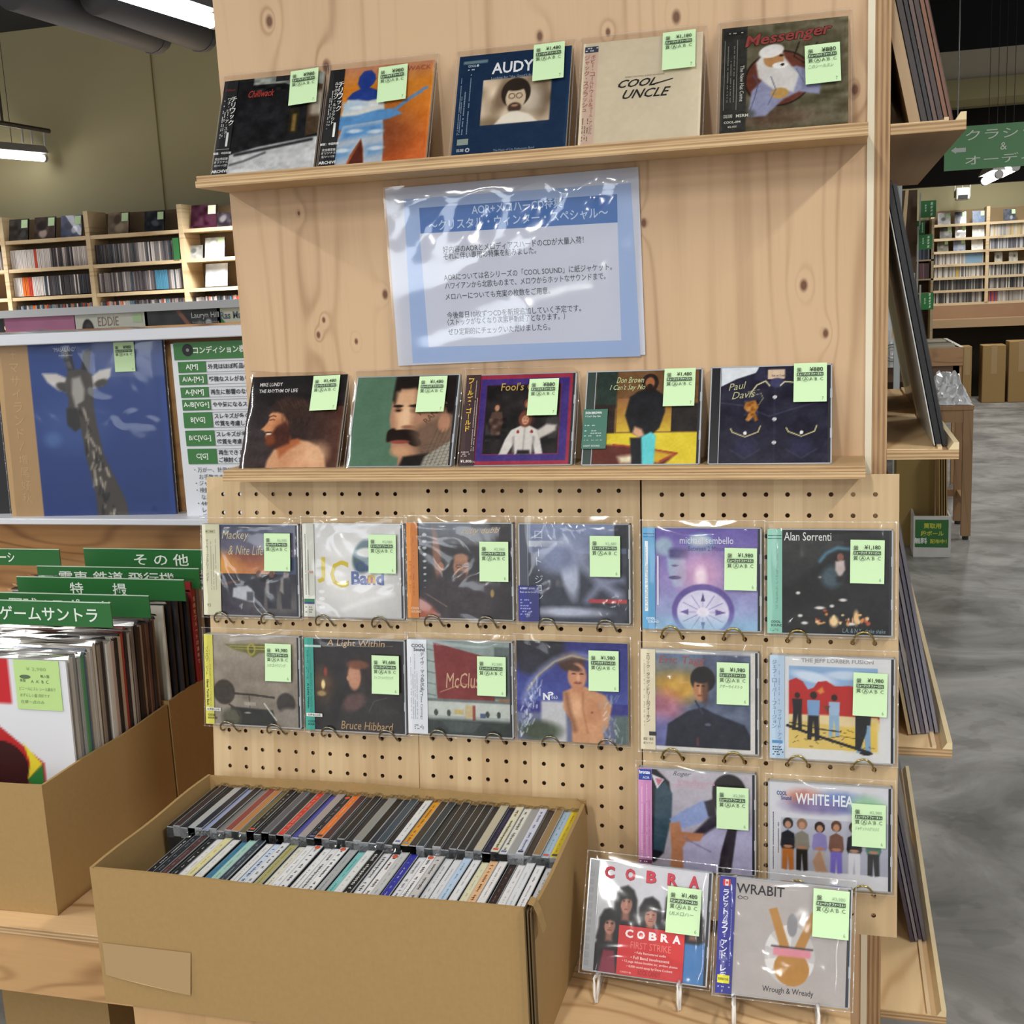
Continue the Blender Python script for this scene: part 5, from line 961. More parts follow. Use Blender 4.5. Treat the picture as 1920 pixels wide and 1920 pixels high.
def o13(mb):
    mb.add([(.0003, -.0001, .110), (.0162, -.0001, .110), (.0162, -.0001, .1235), (.0003, -.0001, .1235)], [[0, 1, 2, 3]], flat('2f4a9c')); text(mb, 'bronze', .0012, .1175, .0045, 'f0f2fa', y=-.0002, w=.013, bold=.03); text(mb, 'AOR', .005, .1115, .003, 'c8d0f0', y=-.0002, bold=.02)
    for q in range(4): specks(mb, .003+q*.003, .014+.01*(q % 2), .0052+q*.003, .106, 'c07aa8' if q % 2 else 'e8c8e0', vertical=True, rows=1, seed=q, fill=.9)
    mb.add([(.0003, -.0001, .006), (.0162, -.0001, .006), (.0162, -.0001, .0105), (.0003, -.0001, .0105)], [[0, 1, 2, 3]], flat('6a3a5c')); specks(mb, .001, .0065, .0155, .010, 'e8c8e0', rows=1, y=-.0002)
disc('sleeved CD with a man in a lilac shirt and a pink and blue strip', pp(2, -1.12, 18.42), c13, n13, obi=(0, .0165, 'd393c4'), obi_letters=o13, stick=(.0955, .017, '2,980', dict(faded=True)), group=PG, seed=23, hinge='3a3a44')
def c14(A):
    A.rect(-1, -1, 2, 2, 'd6d6dc'); A.ell(.3, .14, .16, .08, 'c8806c', soft=.9, al=.9); A.ell(.6, .17, .22, .10, '6f86bc', soft=.7); A.ell(.40, .22, .25, .07, '7a6a9a', soft=.9, al=.8); A.ell(.82, .17, .14, .08, 'a8cfb0', soft=.9); A.fuzz(.12, 3, 20, 6, x0=.12, y0=.05, x1=.95, y1=.3)
    A.grad('bcbecb', 'a9abbb', .10, .34, 1.1, .86); A.rect(-.1, .865, 1.1, 1.1, 'dadade', soft=.01)
    men = [(.16, '23201f', '23242a', 'b86f34', .0), (.28, '8a6a50', '8a8478', '2b2621', 0), (.43, '2a1c16', '8f86bc', 'b8aea4', .02), (.57, '5a3a28', '7a5648', '7a6cc0', 0), (.72, '241e1c', '1d1d22', 'd6d6dc', .0), (.88, '2a2420', '4d7a6c', '25282a', 0)]
    for x, hr, tp, lg, dy in men:
        A.ell(x, .40+dy, .045, .055, hr, soft=.15); A.ell(x, .415+dy, .026, .036, 'c08f72', soft=.3); A.poly([(x-.055, .50), (x, .465), (x+.055, .50), (x+.065, .62), (x+.05, .66), (x-.05, .66), (x-.065, .62)], tp, soft=.01)
        A.poly([(x-.048, .65), (x+.048, .65), (x+.05, .86), (x+.01, .865), (x, .7), (x-.01, .865), (x-.05, .86)], lg, soft=.008); A.ell(x, .63, .04, .015, 'b58468', soft=.4)
    A.poly([(.43, .64), (.37, .76), (.40, .86), (.5, .86)], 'b0744c', soft=.02, al=.6)
def n14(mb):
    text(mb, 'WHITE HEA', .032, .0985, .0135, 'eef0f6', w=.066, bold=.02); text(mb, 'COOL', .010, .108, .0052, '4a66a0', w=.012, bold=.04); text(mb, 'Sound', .015, .1025, .0052, '4a66a0', w=.012, bold=.04)
    for q, x in enumerate((.006, .012)): specks(mb, x-.001, .018+.02*q, x+.0012, .090, '5a5c68', vertical=True, rows=1, seed=q, fill=.95)
disc('white sleeved CD with six men standing in a row, above the bare pegboard corner', pp(2, 5.13, 18.68), c14, n14, stick=(.0965, .020, '2,980', dict(faded=True, note='ジャケットハクリジミ')), group=PG, seed=24)

# ---------- two discs on white wire stands
def c15(A):
    A.rect(-1, -1, 2, 2, 'd4d4da')
    def head(x, y, s, body, skin='c08a76'):
        A.poly([(x-s*1.7, 1.2), (x-s*1.45, y+s*2.4), (x-s*.9, y+s*1.5), (x+s*.9, y+s*1.5), (x+s*1.5, y+s*2.4), (x+s*1.8, 1.2)], body, soft=.02)
        A.poly([(x-s*.55, y-s*1.1), (x+s*.1, y-s*1.35), (x+s*.65, y-s*1.0), (x+s*.98, y-s*.2), (x+s*1.0, y+s*.7), (x+s*1.2, y+s*1.7), (x+s*.6, y+s*2.0), (x-s*.6, y+s*2.0), (x-s*1.2, y+s*1.6), (x-s*.98, y+s*.6), (x-s*.95, y-s*.3)], '1a1515', soft=.025)
        A.poly([(x-s*.28, y+s*.8), (x+s*.34, y+s*.8), (x+s*.36, y+s*1.7), (x-s*.3, y+s*1.7)], '9a6a58', soft=.03); A.ell(x+s*.04, y+s*.30, s*.50, s*.80, skin, soft=.15); A.ell(x+s*.34, y+s*.35, s*.2, s*.6, '8a5a4a', soft=.8, al=.5); A.poly([(x-s*.6, y-s*.5), (x+s*.1, y-s*.62), (x+s*.65, y-s*.4), (x+s*.4, y-s*.1), (x+s*.05, y-s*.22), (x-s*.35, y-s*.02), (x-s*.55, y+s*.5)], '1a1515', soft=.02)
        for d in (-.20, .26): A.ell(x+d*s, y+s*.13, s*.12, s*.045, '2f1a1a', soft=.5); A.ell(x+d*s, y+s*.02, s*.14, s*.03, '2a1a18', soft=.6, al=.8)
        A.ell(x+s*.05, y+s*.34, s*.06, s*.17, 'd6a28c', soft=.8, al=.7); A.ell(x+s*.05, y+s*.50, s*.11, s*.035, '8a5a4c', soft=.7); A.ell(x+s*.04, y+s*.70, s*.19, s*.05, '8f3f3a', soft=.5)
    head(.26, .34, .105, '1c1a1e'); head(.72, .30, .10, '1c1a1e'); head(.88, .45, .10, '4f86c0'); head(.49, .42, .11, '1b1a20'); head(.12, .55, .10, '231a1c')
    A.poly([(.08, .80), (.18, .80), (.22, 1.1), (.03, 1.1)], '8a2f44', soft=.02); A.poly([(.46, .66), (.52, .66), (.56, .72), (.5, .78)], 'd8d4d8', soft=.02); A.poly([(.85, .78), (1.1, .76), (1.1, 1.1), (.82, 1.1)], '4f86c0', soft=.02)
def n15(mb):
    x = .0185
    for i, ch in enumerate('COBRA'): text(mb, ch, x+i*.0243, .1045, .0135, '8a2433', w=.0115, bold=.05); text(mb, ch, x+i*.0243-.0005, .1050, .0135, 'cf3f52', y=-.0002, w=.0115, bold=.04)
def lbl15(mb):
    mb.box(.0395, -.0016, .0015, .1145, -.0011, .0555, flat('cf2f2f', .4))
def lb15(mb):
    for i, ch in enumerate('COBRA'): text(mb, ch, .047+i*.0135, .0425, .0092, 'f2ecec', w=.0092, bold=.04)
    text(mb, 'FIRST STRIKE', .077, .0315, .0075, 'e87a74', align='C', w=.046, bold=.0)
    for i, t in enumerate(['• Fully Remastered audio', '• Full Band involvement', '• 12 page deluxe booklet inc. archive photos', '• 4,000 word essay by Dave Cockett']): text(mb, t, .077, .0255-i*.0052, .0033, 'f6dcd8', align='C', maxw=.068, bold=.01)
    text(mb, 'ROCK CANDY', .077, .0035, .0058, 'b02020', align='C', w=.026, bold=.03); text(mb, 'CANDY182', .044, .004, .0018, 'f6dcd8')
rc = disc('CD with large red letters over long-haired band members, on a wire stand', ((.5255, -.2195, -.5165), .037, .3694, .052), c15, n15, hinge='a9acb0', stick=(.0925, .020, '1,480', dict(note='USメロハー')), group='CDs on white wire stands', seed=25)
lm = MB(); lbl15(lm); oo = lm.build('red_label', None, rc); tag(oo, 'red sticker with white lettering'); lm = MB(); lb15(lm); q_ = lm.build('lettering', None, oo); q_.location = (0, -.0018, 0)
def c16(A):
    A.rect(-1, -1, 2, 2, 'b3aba8'); A.fuzz(.02, 1, 9, 9); A.ell(.52, .62, .215, .26, 'c3c0be', soft=.02)
    for a0 in (3.4, 4.4, .2, 2.5): A.poly([(.52, .62)]+[(.52+.215*math.cos(a0+t), .62+.26*math.sin(a0+t)) for t in np.linspace(0, .42, 6)], 'dedcda', soft=.01)
    # plain colour shapes only, in the place and colours of the printed picture
    A.poly([(.33, .24), (.40, .22), (.52, .55), (.44, .57)], 'b5823a', soft=.01); A.poly([(.70, .22), (.76, .25), (.64, .57), (.56, .55)], 'b5823a', soft=.01)
    A.ell(.535, .36, .045, .10, '8b898d', soft=.2); A.ell(.54, .73, .15, .15, 'b5823a', soft=.05); A.rect(.38, .56, .70, .63, 'd98a98', soft=.02); A.rect(.36, .545, .72, .56, '3a2e30', soft=.01)
def n16(mb):
    text(mb, 'WRABIT', .018, .108, .0105, '1f1c20', w=.052, bold=.01); text(mb, 'Wrough & Wready', .050, .006, .0078, '2a2628', w=.054, bold=.0)
    for x in (.0225, .0285):
        vs = []; n = 12
        for i in range(n):
            a = 2*math.pi*i/n
            for rr in (1, .75): vs.append((x+math.cos(a)*.0027*rr, 0, .1035+math.sin(a)*.0018*rr))
        mb.add(vs, [[2*i, 2*i+1, (2*i+3) % (2*n), (2*i+2) % (2*n)] for i in range(n)], flat('2a2426'))
def o16(mb):
    mb.add([(.0035, -.0001, .1145), (.0115, -.0001, .1145), (.0115, -.0001, .1215), (.0035, -.0001, .1215)], [[0, 1, 2, 3]], flat('e8e0e0'))
    for a, b2 in ((.0035, .0057), (.0093, .0115)): mb.add([(a, -.0002, .1145), (b2, -.0002, .1145), (b2, -.0002, .1215), (a, -.0002, .1215)], [[0, 1, 2, 3]], flat('c8352f'))
    mb.add([(.0075, -.0003, .1160), (.0090, -.0003, .1180), (.0075, -.0003, .1200), (.0060, -.0003, .1180)], [[0, 1, 2, 3]], flat('c8352f'))
    vtext(mb, 'ラビット／ラフ・アンド・レディ', .0072, .111, .0072, 'e6e6f2', gap=.93, bold=.03); specks(mb, .0128, .03, .0148, .112, '8a8ccc', vertical=True, rows=1, fill=.9); text(mb, '［解説・歌詞付］', .0022, .056, .002, 'c8caf0', rot=-math.pi/2, w=.02)
    mb.add([(.0015, -.0001, .0115), (.0145, -.0001, .0115), (.0145, -.0001, .020), (.0015, -.0001, .020)], [[0, 1, 2, 3]], flat('e3dc35')); text(mb, '世界初CD化', .008, .0142, .003, '2a2a2a', y=-.0002, align='C', w=.011, bold=.02); specks(mb, .002, .0065, .0145, .009, 'b8bae8', rows=1)
disc('grey CD with ochre and pink shapes and a blue strip, on a wire stand', ((.679, -.2395, -.5138), .0697, .3558, .052), c16, n16, obi=(0, .0172, '2e2f8f'), obi_letters=o16, stick=(.1005, .003, '3,980', dict(faded=True)), hinge='a9a19e', group='CDs on white wire stands', seed=26)

# ---------- brass peg hooks below each pegboard disc
HOOK = mat('brass_wire', 'b8a468', .28, metal=1.0)
DK = mat('dark_hook_wire', '97907c', .35, metal=1.0)
def hook_mesh(material):
    mb = MB(); pts = []; r = .0122
    # an arch standing out from two holes and rising in front of the bottom edge of the case
    pts.append((-r, .004, 0))
    for i in range(15):
        a = math.pi*i/14; pts.append((-r*math.cos(a), -.0055-.0115*math.sin(a)**.6, .0155*math.sin(a)))
    pts.append((r, .004, 0)); mb.tube(pts, .00125, 8, material); return mb.build('tmp', None, smooth=True).data
hm = hook_mesh(HOOK); bpy.data.objects.remove(bpy.data.objects['tmp']); hmd = hook_mesh(DK); bpy.data.objects.remove(bpy.data.objects['tmp'])
hooks = [(0, [0.0, 2.8], 7, 'sunset cover'), (0, [6.0, 9.2], 7, 'pale yellow-lettered cover'), (1, [.3, 3.2], 7, 'orange-strip cover'), (1, [6.4, 9.4], 7, 'blue grey smoke cover'), (2, [.5, 3.5], 7, 'purple compass cover'), (2, [6.5, 9.5], 7, 'black night-lights cover'),
         (0, [.2, 3.0], 13, 'yellow-strip car cover'), (0, [6.2, 9.5], 13, 'candle and profile cover'), (1, [.5, 3.5], 13, 'red billboard cover'), (1, [6.5, 9.4], 13, 'water splash cover'), (2, [.5, 3.5], 13, 'dark-haired man cover'), (2, [6.5, 9.5], 13, 'red rocks cover'),
         (2, [.5, 3.5], 19, 'lilac shirt cover'), (2, [6.5, 9.5], 19, 'six men cover')]
for k, xs, s_, nm in hooks:
    for q, i in enumerate(xs):
        o = link('peg_hook', hm if k == 2 else hmd); P = pegpt(k, i, s_, 0); place(o, P, 0, ALPHA[k], 0)
        tag(o, '%s of the two brass peg hooks under the %s' % (('left', 'right')[q], nm), 'hook', 'brass peg hooks')

# ---------- white wire stands
WW = mat('white_coated_wire', 'ece8e2', .35)
def stand(label, base, yaw, xs):
    root = thing('wire_stand', label, 'stand', (0, 0, 0), group='white wire display stands')
    M_ = Matrix.Translation(Vector(base)) @ Matrix.Rotation(yaw, 4, 'Z'); root.matrix_world = M_
    r = .0017
    for x in xs:
        MB().tube([(x, .090, r), (x, .004, r), (x, .0, .0030), (x, -.001, .012), (x, -.0035, .0290), (x, .0, .0325), (x, .006, .0315), (x, .012, .0275), (x, .033, .0255)], r, 8).build('wire_leg', WW, root, smooth=True)
        MB().tube([(x+.0012, .002, r), (x+.0012, .036, .0262), (x+.0012, .0425, .034), (x+.0012, .076, .120)], r, 8).build('back_wire', WW, root, smooth=True)
    MB().tube([(xs[0], .090, r), (xs[1], .090, r)], r, 8).build('cross_wire', WW, root, smooth=True)
    MB().tube([(xs[0], .0765, .120), (xs[1], .0765, .120)], r, 8).build('top_wire', WW, root, smooth=True)
    return root
f1 = atz(1116, 1884, TZ); f2 = atz(1268, 1912, TZ); f3 = atz(1375, 1934, TZ); f4 = atz(1535, 1955, TZ)
stand('white wire stand holding the red-lettered CD', Vector((f1.x, -.2400, TZ)), .037, (0, (f2-f1).length))
stand('white wire stand holding the CD with the blue strip', Vector((f3.x, -.2585, TZ)), .0697, (0, (f4-f3).length))
# ================================================================ two rows of discs in the cardboard box
FRONT = [('black', '17171b', 'e8e8e8'), ('navy', '20252c', '8a98a8'), ('brown', '4b3030', 'a89088'), ('black', '1a1a1d', 'f0f0f0'), ('white', 'dcdad8', '8a8a94'), ('pale yellow', 'dcd29a', '6a6a70'), ('white', 'd8d8d4', '9a9aa0'), ('blue', '3f7d9c', '2a5a78'),
 ('mint', '9fc8bc', '5a8c84'), ('slate', '2f3c48', '9fb0c0'), ('white', 'dcdcdc', '7a7a84'), ('pale blue', 'c4d2e6', '4a5a7a'), ('white', 'd6d8dc', '70707a'), ('olive', 'a8a26a', '6a663c'), ('cream', 'd9d6c8', '6a6a68'), ('white', 'e0e0e2', '4a4a52'),
 ('white', 'dedee0', '5a5a62'), ('white', 'e2e2e2', '2a2a30'), ('white', 'dcdcde', '3a3a42'), ('white', 'e4e4e4', '2f2f36'), ('grey', 'a8aaac', '6a6a70'), ('aqua', '79bfbd', '2a4a50'), ('white', 'd9dad8', '6a6a70'), ('black', '141416', 'e6e6e6'),
 ('white', 'dcdcde', '2a2a2e'), ('white', 'e4e0e0', '3a3236'), ('grey', 'bfc0c0', '7a7a80'), ('blue', '2c309a', 'dfe0f0'), ('white', 'dcdce0', '8a8a92'), ('white', 'e4e2e2', '3a3a40'), ('grey', 'c4c0be', '5a5a60'), ('white', 'd6d8da', '4a4a52'),
 ('white', 'd9dadd', '8a8a92'), ('light blue', 'b4cce4', '3a4a60'), ('white', 'e0e1e3', '6a6a74'), ('pale yellow', 'dcd8b4', '8a86a0'), ('peach', 'e0b488', '8a5a3a'), ('white', 'e2e0de', '2f2f36'), ('dark red', '2a1a1c', '9a6a64'), ('white', 'e0dede', '8a8a90'),
 ('white', 'd9dce0', '9a9aa4'), ('white', 'e2e2e4', '2a2a30'), ('white', 'dcdde0', '4a4a52')]
BACK = [('black', '2a2626', ''), ('brown', '3a2c2a', ''), ('black', '1f1f22', ''), ('grey', 'a9aaa8', ''), ('navy', '1e2432', ''), ('lavender', '8f98bc', ''), ('black', '262428', ''), ('grey', '7a7674', ''), ('red', '8a4038', ''), ('tan', 'b07a48', ''), ('olive', '6a5f3a', ''), ('black', '131314', 'b8b4a8'),
 ('black', '222226', ''), ('grey', '5a5a60', ''), ('black', '2a2a30', ''), ('red', 'c43a2a', 'e8a090'), ('grey', '55525a', ''), ('violet blue', '4a4c98', ''), ('grey', 'a09490', ''), ('black', '24242a', '8a8a90'), ('orange', 'd9702a', 'f0c8a0'), ('dark red', '4a2c30', ''), ('black', '2a2a2c', ''), ('black', '232326', ''), ('black', '2e2c30', ''),
 ('grey', '8a8a84', ''), ('black', '18181a', ''), ('navy', '26303c', ''), ('slate', '3a4a56', ''), ('black', '28282a', ''), ('white', 'dadcdc', '5a5a60'), ('golden', 'd9982c', 'a87020'), ('brown', '3c332c', ''), ('slate', '303a40', ''), ('black', '2a2c2c', ''), ('black', '2c2a2a', ''), ('black', '28282c', ''), ('black', '302e2e', ''), ('black', '242428', ''), ('black', '2a2a2a', ''),
 ('cream', 'b8b098', ''), ('navy', '1e1e3a', '5a5a8a'), ('cream', 'd6d2b8', '4a4a40'), ('white', 'd6d6cc', '5a5a50'), ('grey', '9a9a98', ''), ('lavender', 'c8ccdc', '7a80a0'), ('brown', '3c3430', ''), ('tan', '8f7550', ''), ('light blue', '9fb8cc', '5a7088'), ('yellow', 'd4bc2c', '8a7a20')]
CASE_L, CASE_T, CASE_H = .1245, .0102, .1415
_cm = None
def box_disc(x, y, z, lean, i, spec, row, n, group):
    global _cm
    cn, col, ink = spec
    if _cm is None:
        mb = MB().box(0, 0, 0, CASE_T, CASE_L, CASE_H-.0006, mat('case_smoke_clear', '26272a', .15, spec=.9))
        mb.box(0, 0, CASE_H-.0012, .0009, CASE_L, CASE_H, CLEAR); mb.box(CASE_T-.0009, 0, CASE_H-.0012, CASE_T, CASE_L, CASE_H, CLEAR); mb.box(0, 0, CASE_H-.014, CASE_T, .0012, CASE_H, CLEAR)
        _cm = mb.mesh('case')
        s2 = MB(); r = random.Random(4)     # the bag's gathered ends, sticking up at the back and the front of each spine
        for y0, y1, sg in ((CASE_L-.004, CASE_L+.005, 1),):
            nx, ny = 4, 4; vs = []
            for jj in range(ny+1):
                for q in range(nx+1): vs.append((-.0004+(CASE_T+.0008)*q/nx, y0+(y1-y0)*jj/ny, CASE_H+.0006+(.0055*(jj/ny)*r.uniform(.4, 1) if sg > 0 else .0015*r.random())+.0012*r.random()))
            s2.add(vs, [[jj*(nx+1)+q, jj*(nx+1)+q+1, (jj+1)*(nx+1)+q+1, (jj+1)*(nx+1)+q] for jj in range(ny) for q in range(nx)], SLV_W)
        box_disc.slv = s2.mesh('clear_sleeve')
    ordn = {1: 'first', 2: 'second', 3: 'third'}.get(i+1, '%dth' % (i+1))
    root = thing('compact_disc', '%s-spined CD, %s from the left in the %s row of the cardboard box' % (cn, ordn, row), 'CD', (x, y, z), (0, lean, random.uniform(-.006, .006)), group)
    link('case', _cm, root)
    lb = MB().box(.0007, .0015, CASE_H-.0008, CASE_T-.0007, CASE_L-.0015, CASE_H+.0002, flat(col, .45)).build('spine_label', None, root)
    if ink:
        m2 = MB(); r = random.Random(i*7+len(row)); zz = CASE_H+.0004; yy = .010
        big = r.random() < .35
        while yy < CASE_L-.012:
            L_ = r.uniform(.0018, .0036) if big else r.uniform(.001, .0022); wd = .0022 if big else .0011
            if r.random() < .84:
                x0 = CASE_T/2-wd*r.uniform(.5, 1); x1 = CASE_T/2+wd*r.uniform(.4, 1)
                if r.random() < .5: m2.add([(x0, yy, zz), (x1, yy+L_*.3, zz), (x1, yy+L_*.65, zz), (x0, yy+L_*.4, zz)], [[0, 1, 2, 3]], flat(ink))
                else: m2.add([(x0, yy, zz), (x1, yy, zz), (x1, yy+L_*.45, zz), (x0, yy+L_*.6, zz)], [[0, 1, 2, 3]], flat(ink))
                if big: m2.add([(CASE_T/2-.0004, yy, zz), (CASE_T/2+.0005, yy, zz), (CASE_T/2+.0005, yy+L_, zz), (CASE_T/2-.0004, yy+L_, zz)], [[0, 1, 2, 3]], flat(ink))
            yy += L_*1.25+(.008 if r.random() < .08 else 0)
        c2 = r.choice(['8a8c94', '2a2c34', 'c8503c', '6a6ca0', '3a3c44'])
        m2.add([(.002, .004, zz), (.0082, .004, zz), (.0082, .0085, zz), (.002, .0085, zz)], [[0, 1, 2, 3]], flat(c2))
        if i in (16, 19, 25, 29):
            cc = [(CASE_T/2+.0036*math.cos(t), CASE_L-.007+.0042*math.sin(t), zz+.0001) for t in [2*math.pi*q/12 for q in range(12)]]; m2.add(cc, [list(range(12))], flat('cf5a3c'))
        m2.build('spine_print', None, lb)
    link('clear_sleeve', box_disc.slv, root)
random.seed(11)
nF = len(FRONT); x = .0225; stp = (.497-.0225)/nF
for i, sp_ in enumerate(FRONT):
    ln = -.06*(1-i/nF) + .012; box_disc(.0225+i*stp+(.0 if i > 6 else -.0), BY0+.0115+random.uniform(0, .0015), TZ+.0045+(.004*math.sin(i*.9)**2), ln if False else 0, i, sp_, 'front', nF, 'CDs in the front row of the cardboard box')
nB = len(BACK)
for i, sp_ in enumerate(BACK):
    stp = (.4985+.0085)/nB
    box_disc(-.0085+i*stp, BY0+.1405+random.uniform(0, .002), TZ+.013+.003*math.sin(i*1.3)**2, 0, i, sp_, 'back', nB, 'CDs in the back row of the cardboard box')

# ================================================================ records in the left boxes
VIN = sleeve_mat('record_bag_film', base=.03, gain=1.0, bump=.25, scale=9, rough=.12)
VIN2 = sleeve_mat('side_bag_film', base=.0, gain=.55, bump=.15, scale=6, rough=.08)
def record(label, x, y, z, col, rot=(0, 0, 0), w=.312, h=.312, th=.0034, group='records in the cardboard boxes', cover=None, bag=True, name='vinyl_record'):
    root = thing(name, label, 'record', (x, y, z), rot, group)
    mb = MB().box(0, .0002, 0, w, th, h, flat(col, .5)); mb.build('record_sleeve', None, root)
    if cover: A = Art(w, h, 'ffffff', cell=.0028); cover(A); A.build('cover_print', root, 0, 0, 0, P_PA)
    if bag:
        b2 = MB(); n = 8; r = random.Random(int(abs(x*1e4+y*1e5)) % 997); vs = []
        for j in range(3):
            for q in range(n+1): vs.append((-.003+(w+.008)*q/n, -.0012 if j == 0 else th+.0012 if j == 2 else th*.5+.001*r.random(), h+.002+(.004+.003*r.random() if j == 1 else 0)))
        b2.add(vs, [[j*(n+1)+q, j*(n+1)+q+1, (j+1)*(n+1)+q+1, (j+1)*(n+1)+q] for j in range(2) for q in range(n)])
        b2.build('plastic_bag', VIN, root)
    return root
def front_cover(A):
    A.rect(-1, -1, 2, 2, 'dcdde2')
    A.poly([(.42, .30), (.62, .30), (.84, .46), (.84, .62), (.62, .80), (.42, .80)], 'b5282a'); A.ell(.62, .50, .14, .13, '3a1a1c', soft=.04); A.poly([(.74, .375), (.83, .465), (.745, .54), (.765, .46)], 'e3cf3a'); A.poly([(.745, .54), (.83, .465), (.83, .61), (.77, .60)], '2f7a3c')
    A.rect(.50, -.01, .705, .20, 'c22a30', soft=.004)
rfr = record('white-covered vinyl record with a red corner label, frontmost in the left box', -.525, -.104, TZ+.006, 'd8d8da', (-.03, 0, 0), cover=front_cover, w=.315, h=.324)
lm = MB(); text(lm, 'SET', .172, .300, .018, 'ecebe8', w=.046, bold=.03); text(lm, 'MUSIC', .162, .276, .018, 'ecebe8', w=.057, bold=.03); text(lm, 'mc', .204, .2635, .008, 'ecebe8', w=.016, bold=.03)
nt = MB().box(.232, -.0016, .253, .3045, -.0008, .324, flat('b9d98c', .7)).build('note', None, rfr)
lm2 = MB(); text(lm2, '¥ 2,980', .252, .3085, .0055, '8fa46c', w=.032); text(lm2, '輸入盤', .274, .2995, .0045, '55664a'); text(lm2, '美盤', .240, .2925, .0045, '55664a'); text(lm2, "A  A'  B  C", .258, .2915, .0045, '55664a', w=.028)
for q, t in enumerate(['ビニールにスレ シール跡あり', 'めずらしい盤 良好です', '在庫一点のみ']): text(lm2, t, .238, .2805-q*.0095, .0052, '7f9060', w=.058-.01*q, shear=.2)
cc = [(.249+.009*math.cos(t), 0, .3+.003*math.sin(t)) for t in [2*math.pi*q/14 for q in range(14)]]; lm2.add(cc, [list(range(14))], flat('5c6f50')); q_ = lm2.build('lettering', None, nt); q_.location = (0, -.0019, 0)
ecol = ['b8b4aa', '8a8a86', '9fa09c', '4f8a5a', '4a6a8a', 'b8b0a4', 'b0aaa0', 'c9c2b4', '8a7a68', '2a2424', 'c9c4ba', 'd4d0c8', 'b89c8c', '201c1c', 'b5a08c', 'a8402f', '28242a', 'c0b8ac', '7a6a60', '1f1d1e', '3a3230', 'a89a8c', '5a4034', '6a4a3c', '30282a', '8a7c70']
ename = {'b8b4aa': 'grey', '8a8a86': 'grey', '9fa09c': 'grey', '4f8a5a': 'green', '4a6a8a': 'blue', 'b8b0a4': 'beige', 'b0aaa0': 'beige', 'c9c2b4': 'cream', '8a7a68': 'brown', '2a2424': 'black', 'c9c4ba': 'cream', 'd4d0c8': 'white', 'b89c8c': 'pinkish', '201c1c': 'black', 'b5a08c': 'tan', 'a8402f': 'red', '28242a': 'black', 'c0b8ac': 'cream', '7a6a60': 'brown', '1f1d1e': 'black', '3a3230': 'dark brown', 'a89a8c': 'beige', '5a4034': 'brown', '6a4a3c': 'brown', '30282a': 'black', '8a7c70': 'grey brown'}
random.seed(5)
for i, c in enumerate(ecol):
    record('%s-edged vinyl record, %s behind the white-covered one in the front box' % (ename[c], ['first', 'second', 'third'][i] if i < 3 else '%dth' % (i+1)), -.525+random.uniform(-.002, .003), -.094+i*.0083, TZ+.006, c, (-.03, 0, random.uniform(-.004, .004)), h=.322+random.uniform(-.004, .004), th=random.choice([.0055, .0066, .0074]))
def cream_cover(A): A.rect(-1, -1, 2, 2, 'd2cfc0'); A.rect(.74, .02, .9, .04, 'a03a5a', soft=.01); A.rect(.74, .045, .86, .06, 'd0a040', soft=.01)
# records of the second box
rc2 = record('cream-covered vinyl record with a small green price note in the second box', -.522, .146, TZ+.006, 'cfccc0', (-.02, 0, 0), cover=cream_cover, h=.335)
sticker(rc2, .250, .285, -.002, '380', num='6')
for i, (c, nm, th) in enumerate([('1c1c20', 'black glossy-bagged', .006), ('3a3a40', 'dark grey bagged', .006), ('15151a', 'black', .008), ('20242e', 'navy', .008), ('9a2c30', 'red-spined', .012), ('6f7078', 'grey', .01), ('b4b0a8', 'pale', .01), ('3a3632', 'dark brown', .01), ('cfc8bc', 'cream', .008), ('2c2c30', 'charcoal', .008), ('a8a49c', 'beige', .008)]):
    r_ = record('%s vinyl record behind the cream one, number %d back in the second box' % (nm, i+2), -.520+.003*(i % 2)+(.004 if i == 4 else 0), .160+i*.0155, TZ+.006, c, (-.02, 0, 0), h=.338+.004*(i % 3)+(.012 if i == 4 else 0), th=th)
    if i == 4:
        lm = MB()
        for q, ch in enumerate('名曲をフルートの演奏で'): 
            co, fs, ext = glyphs(ch, .01); s_ = .0075/max(ext); lm.add([(.3125, .006+(a-ext[0]/2)*s_, .325-q*.0105+(b3-ext[1]/2)*s_) for a, b3 in co], fs, flat('e0c8c0'))
        lm.build('lettering', None, r_)

GREEN = mat('green_sign', '2f6b38', .25, coat=.3)
def divider(label, xl, xr, yt, Y, body, tx0, tx1, h=.034, cover=None):
    """green plastic divider: pixel marks turned into metres at depth Y"""
    a, b2 = at(xl, yt, Y), at(xr, yt, Y); zt = b2.z; x0, x1 = a.x, b2.x
    root = thing('divider_sign', label, 'sign', ((x0+x1)/2, Y, TZ), (0, 0, 0), 'green genre dividers in the record boxes')
    L = root.location
    p = MB().box(x0-L.x, -.001, zt-h-L.z, x1-L.x, .001, zt-L.z, GREEN).build('sign_plate', None, root)
    MB().box(-.13, -.0008, .01, -.11, .0008, zt-h-L.z, mat('clear_divider_card', 'a8b0a8', .2)).build('card', None, root)
    MB().box(x0-L.x, -.0013, zt-L.z-.0008, x1-L.x, .0013, zt-L.z+.0003, mat('plate_rim', 'c4dcc4', .2)).build('rim', None, p)
    t0, t1 = at(tx0, yt+14, Y).x, at(tx1, yt+14, Y).x
    lm = MB(); text(lm, body, t0-L.x, zt-L.z-h*.80, h*.58, 'dfeade', w=t1-t0, bold=.012); q_ = lm.build('lettering', None, p); q_.location = (0, -.0016, 0)
divider('green divider sign lettered ゲームサントラ, frontmost', -190, 207, 1130, -.045, 'ゲームサントラ', 0, 183, h=.036)
divider('green divider sign for sports records, second from the front', -60, 279, 1117, .080, '野球 / スポーツ', 18, 208)
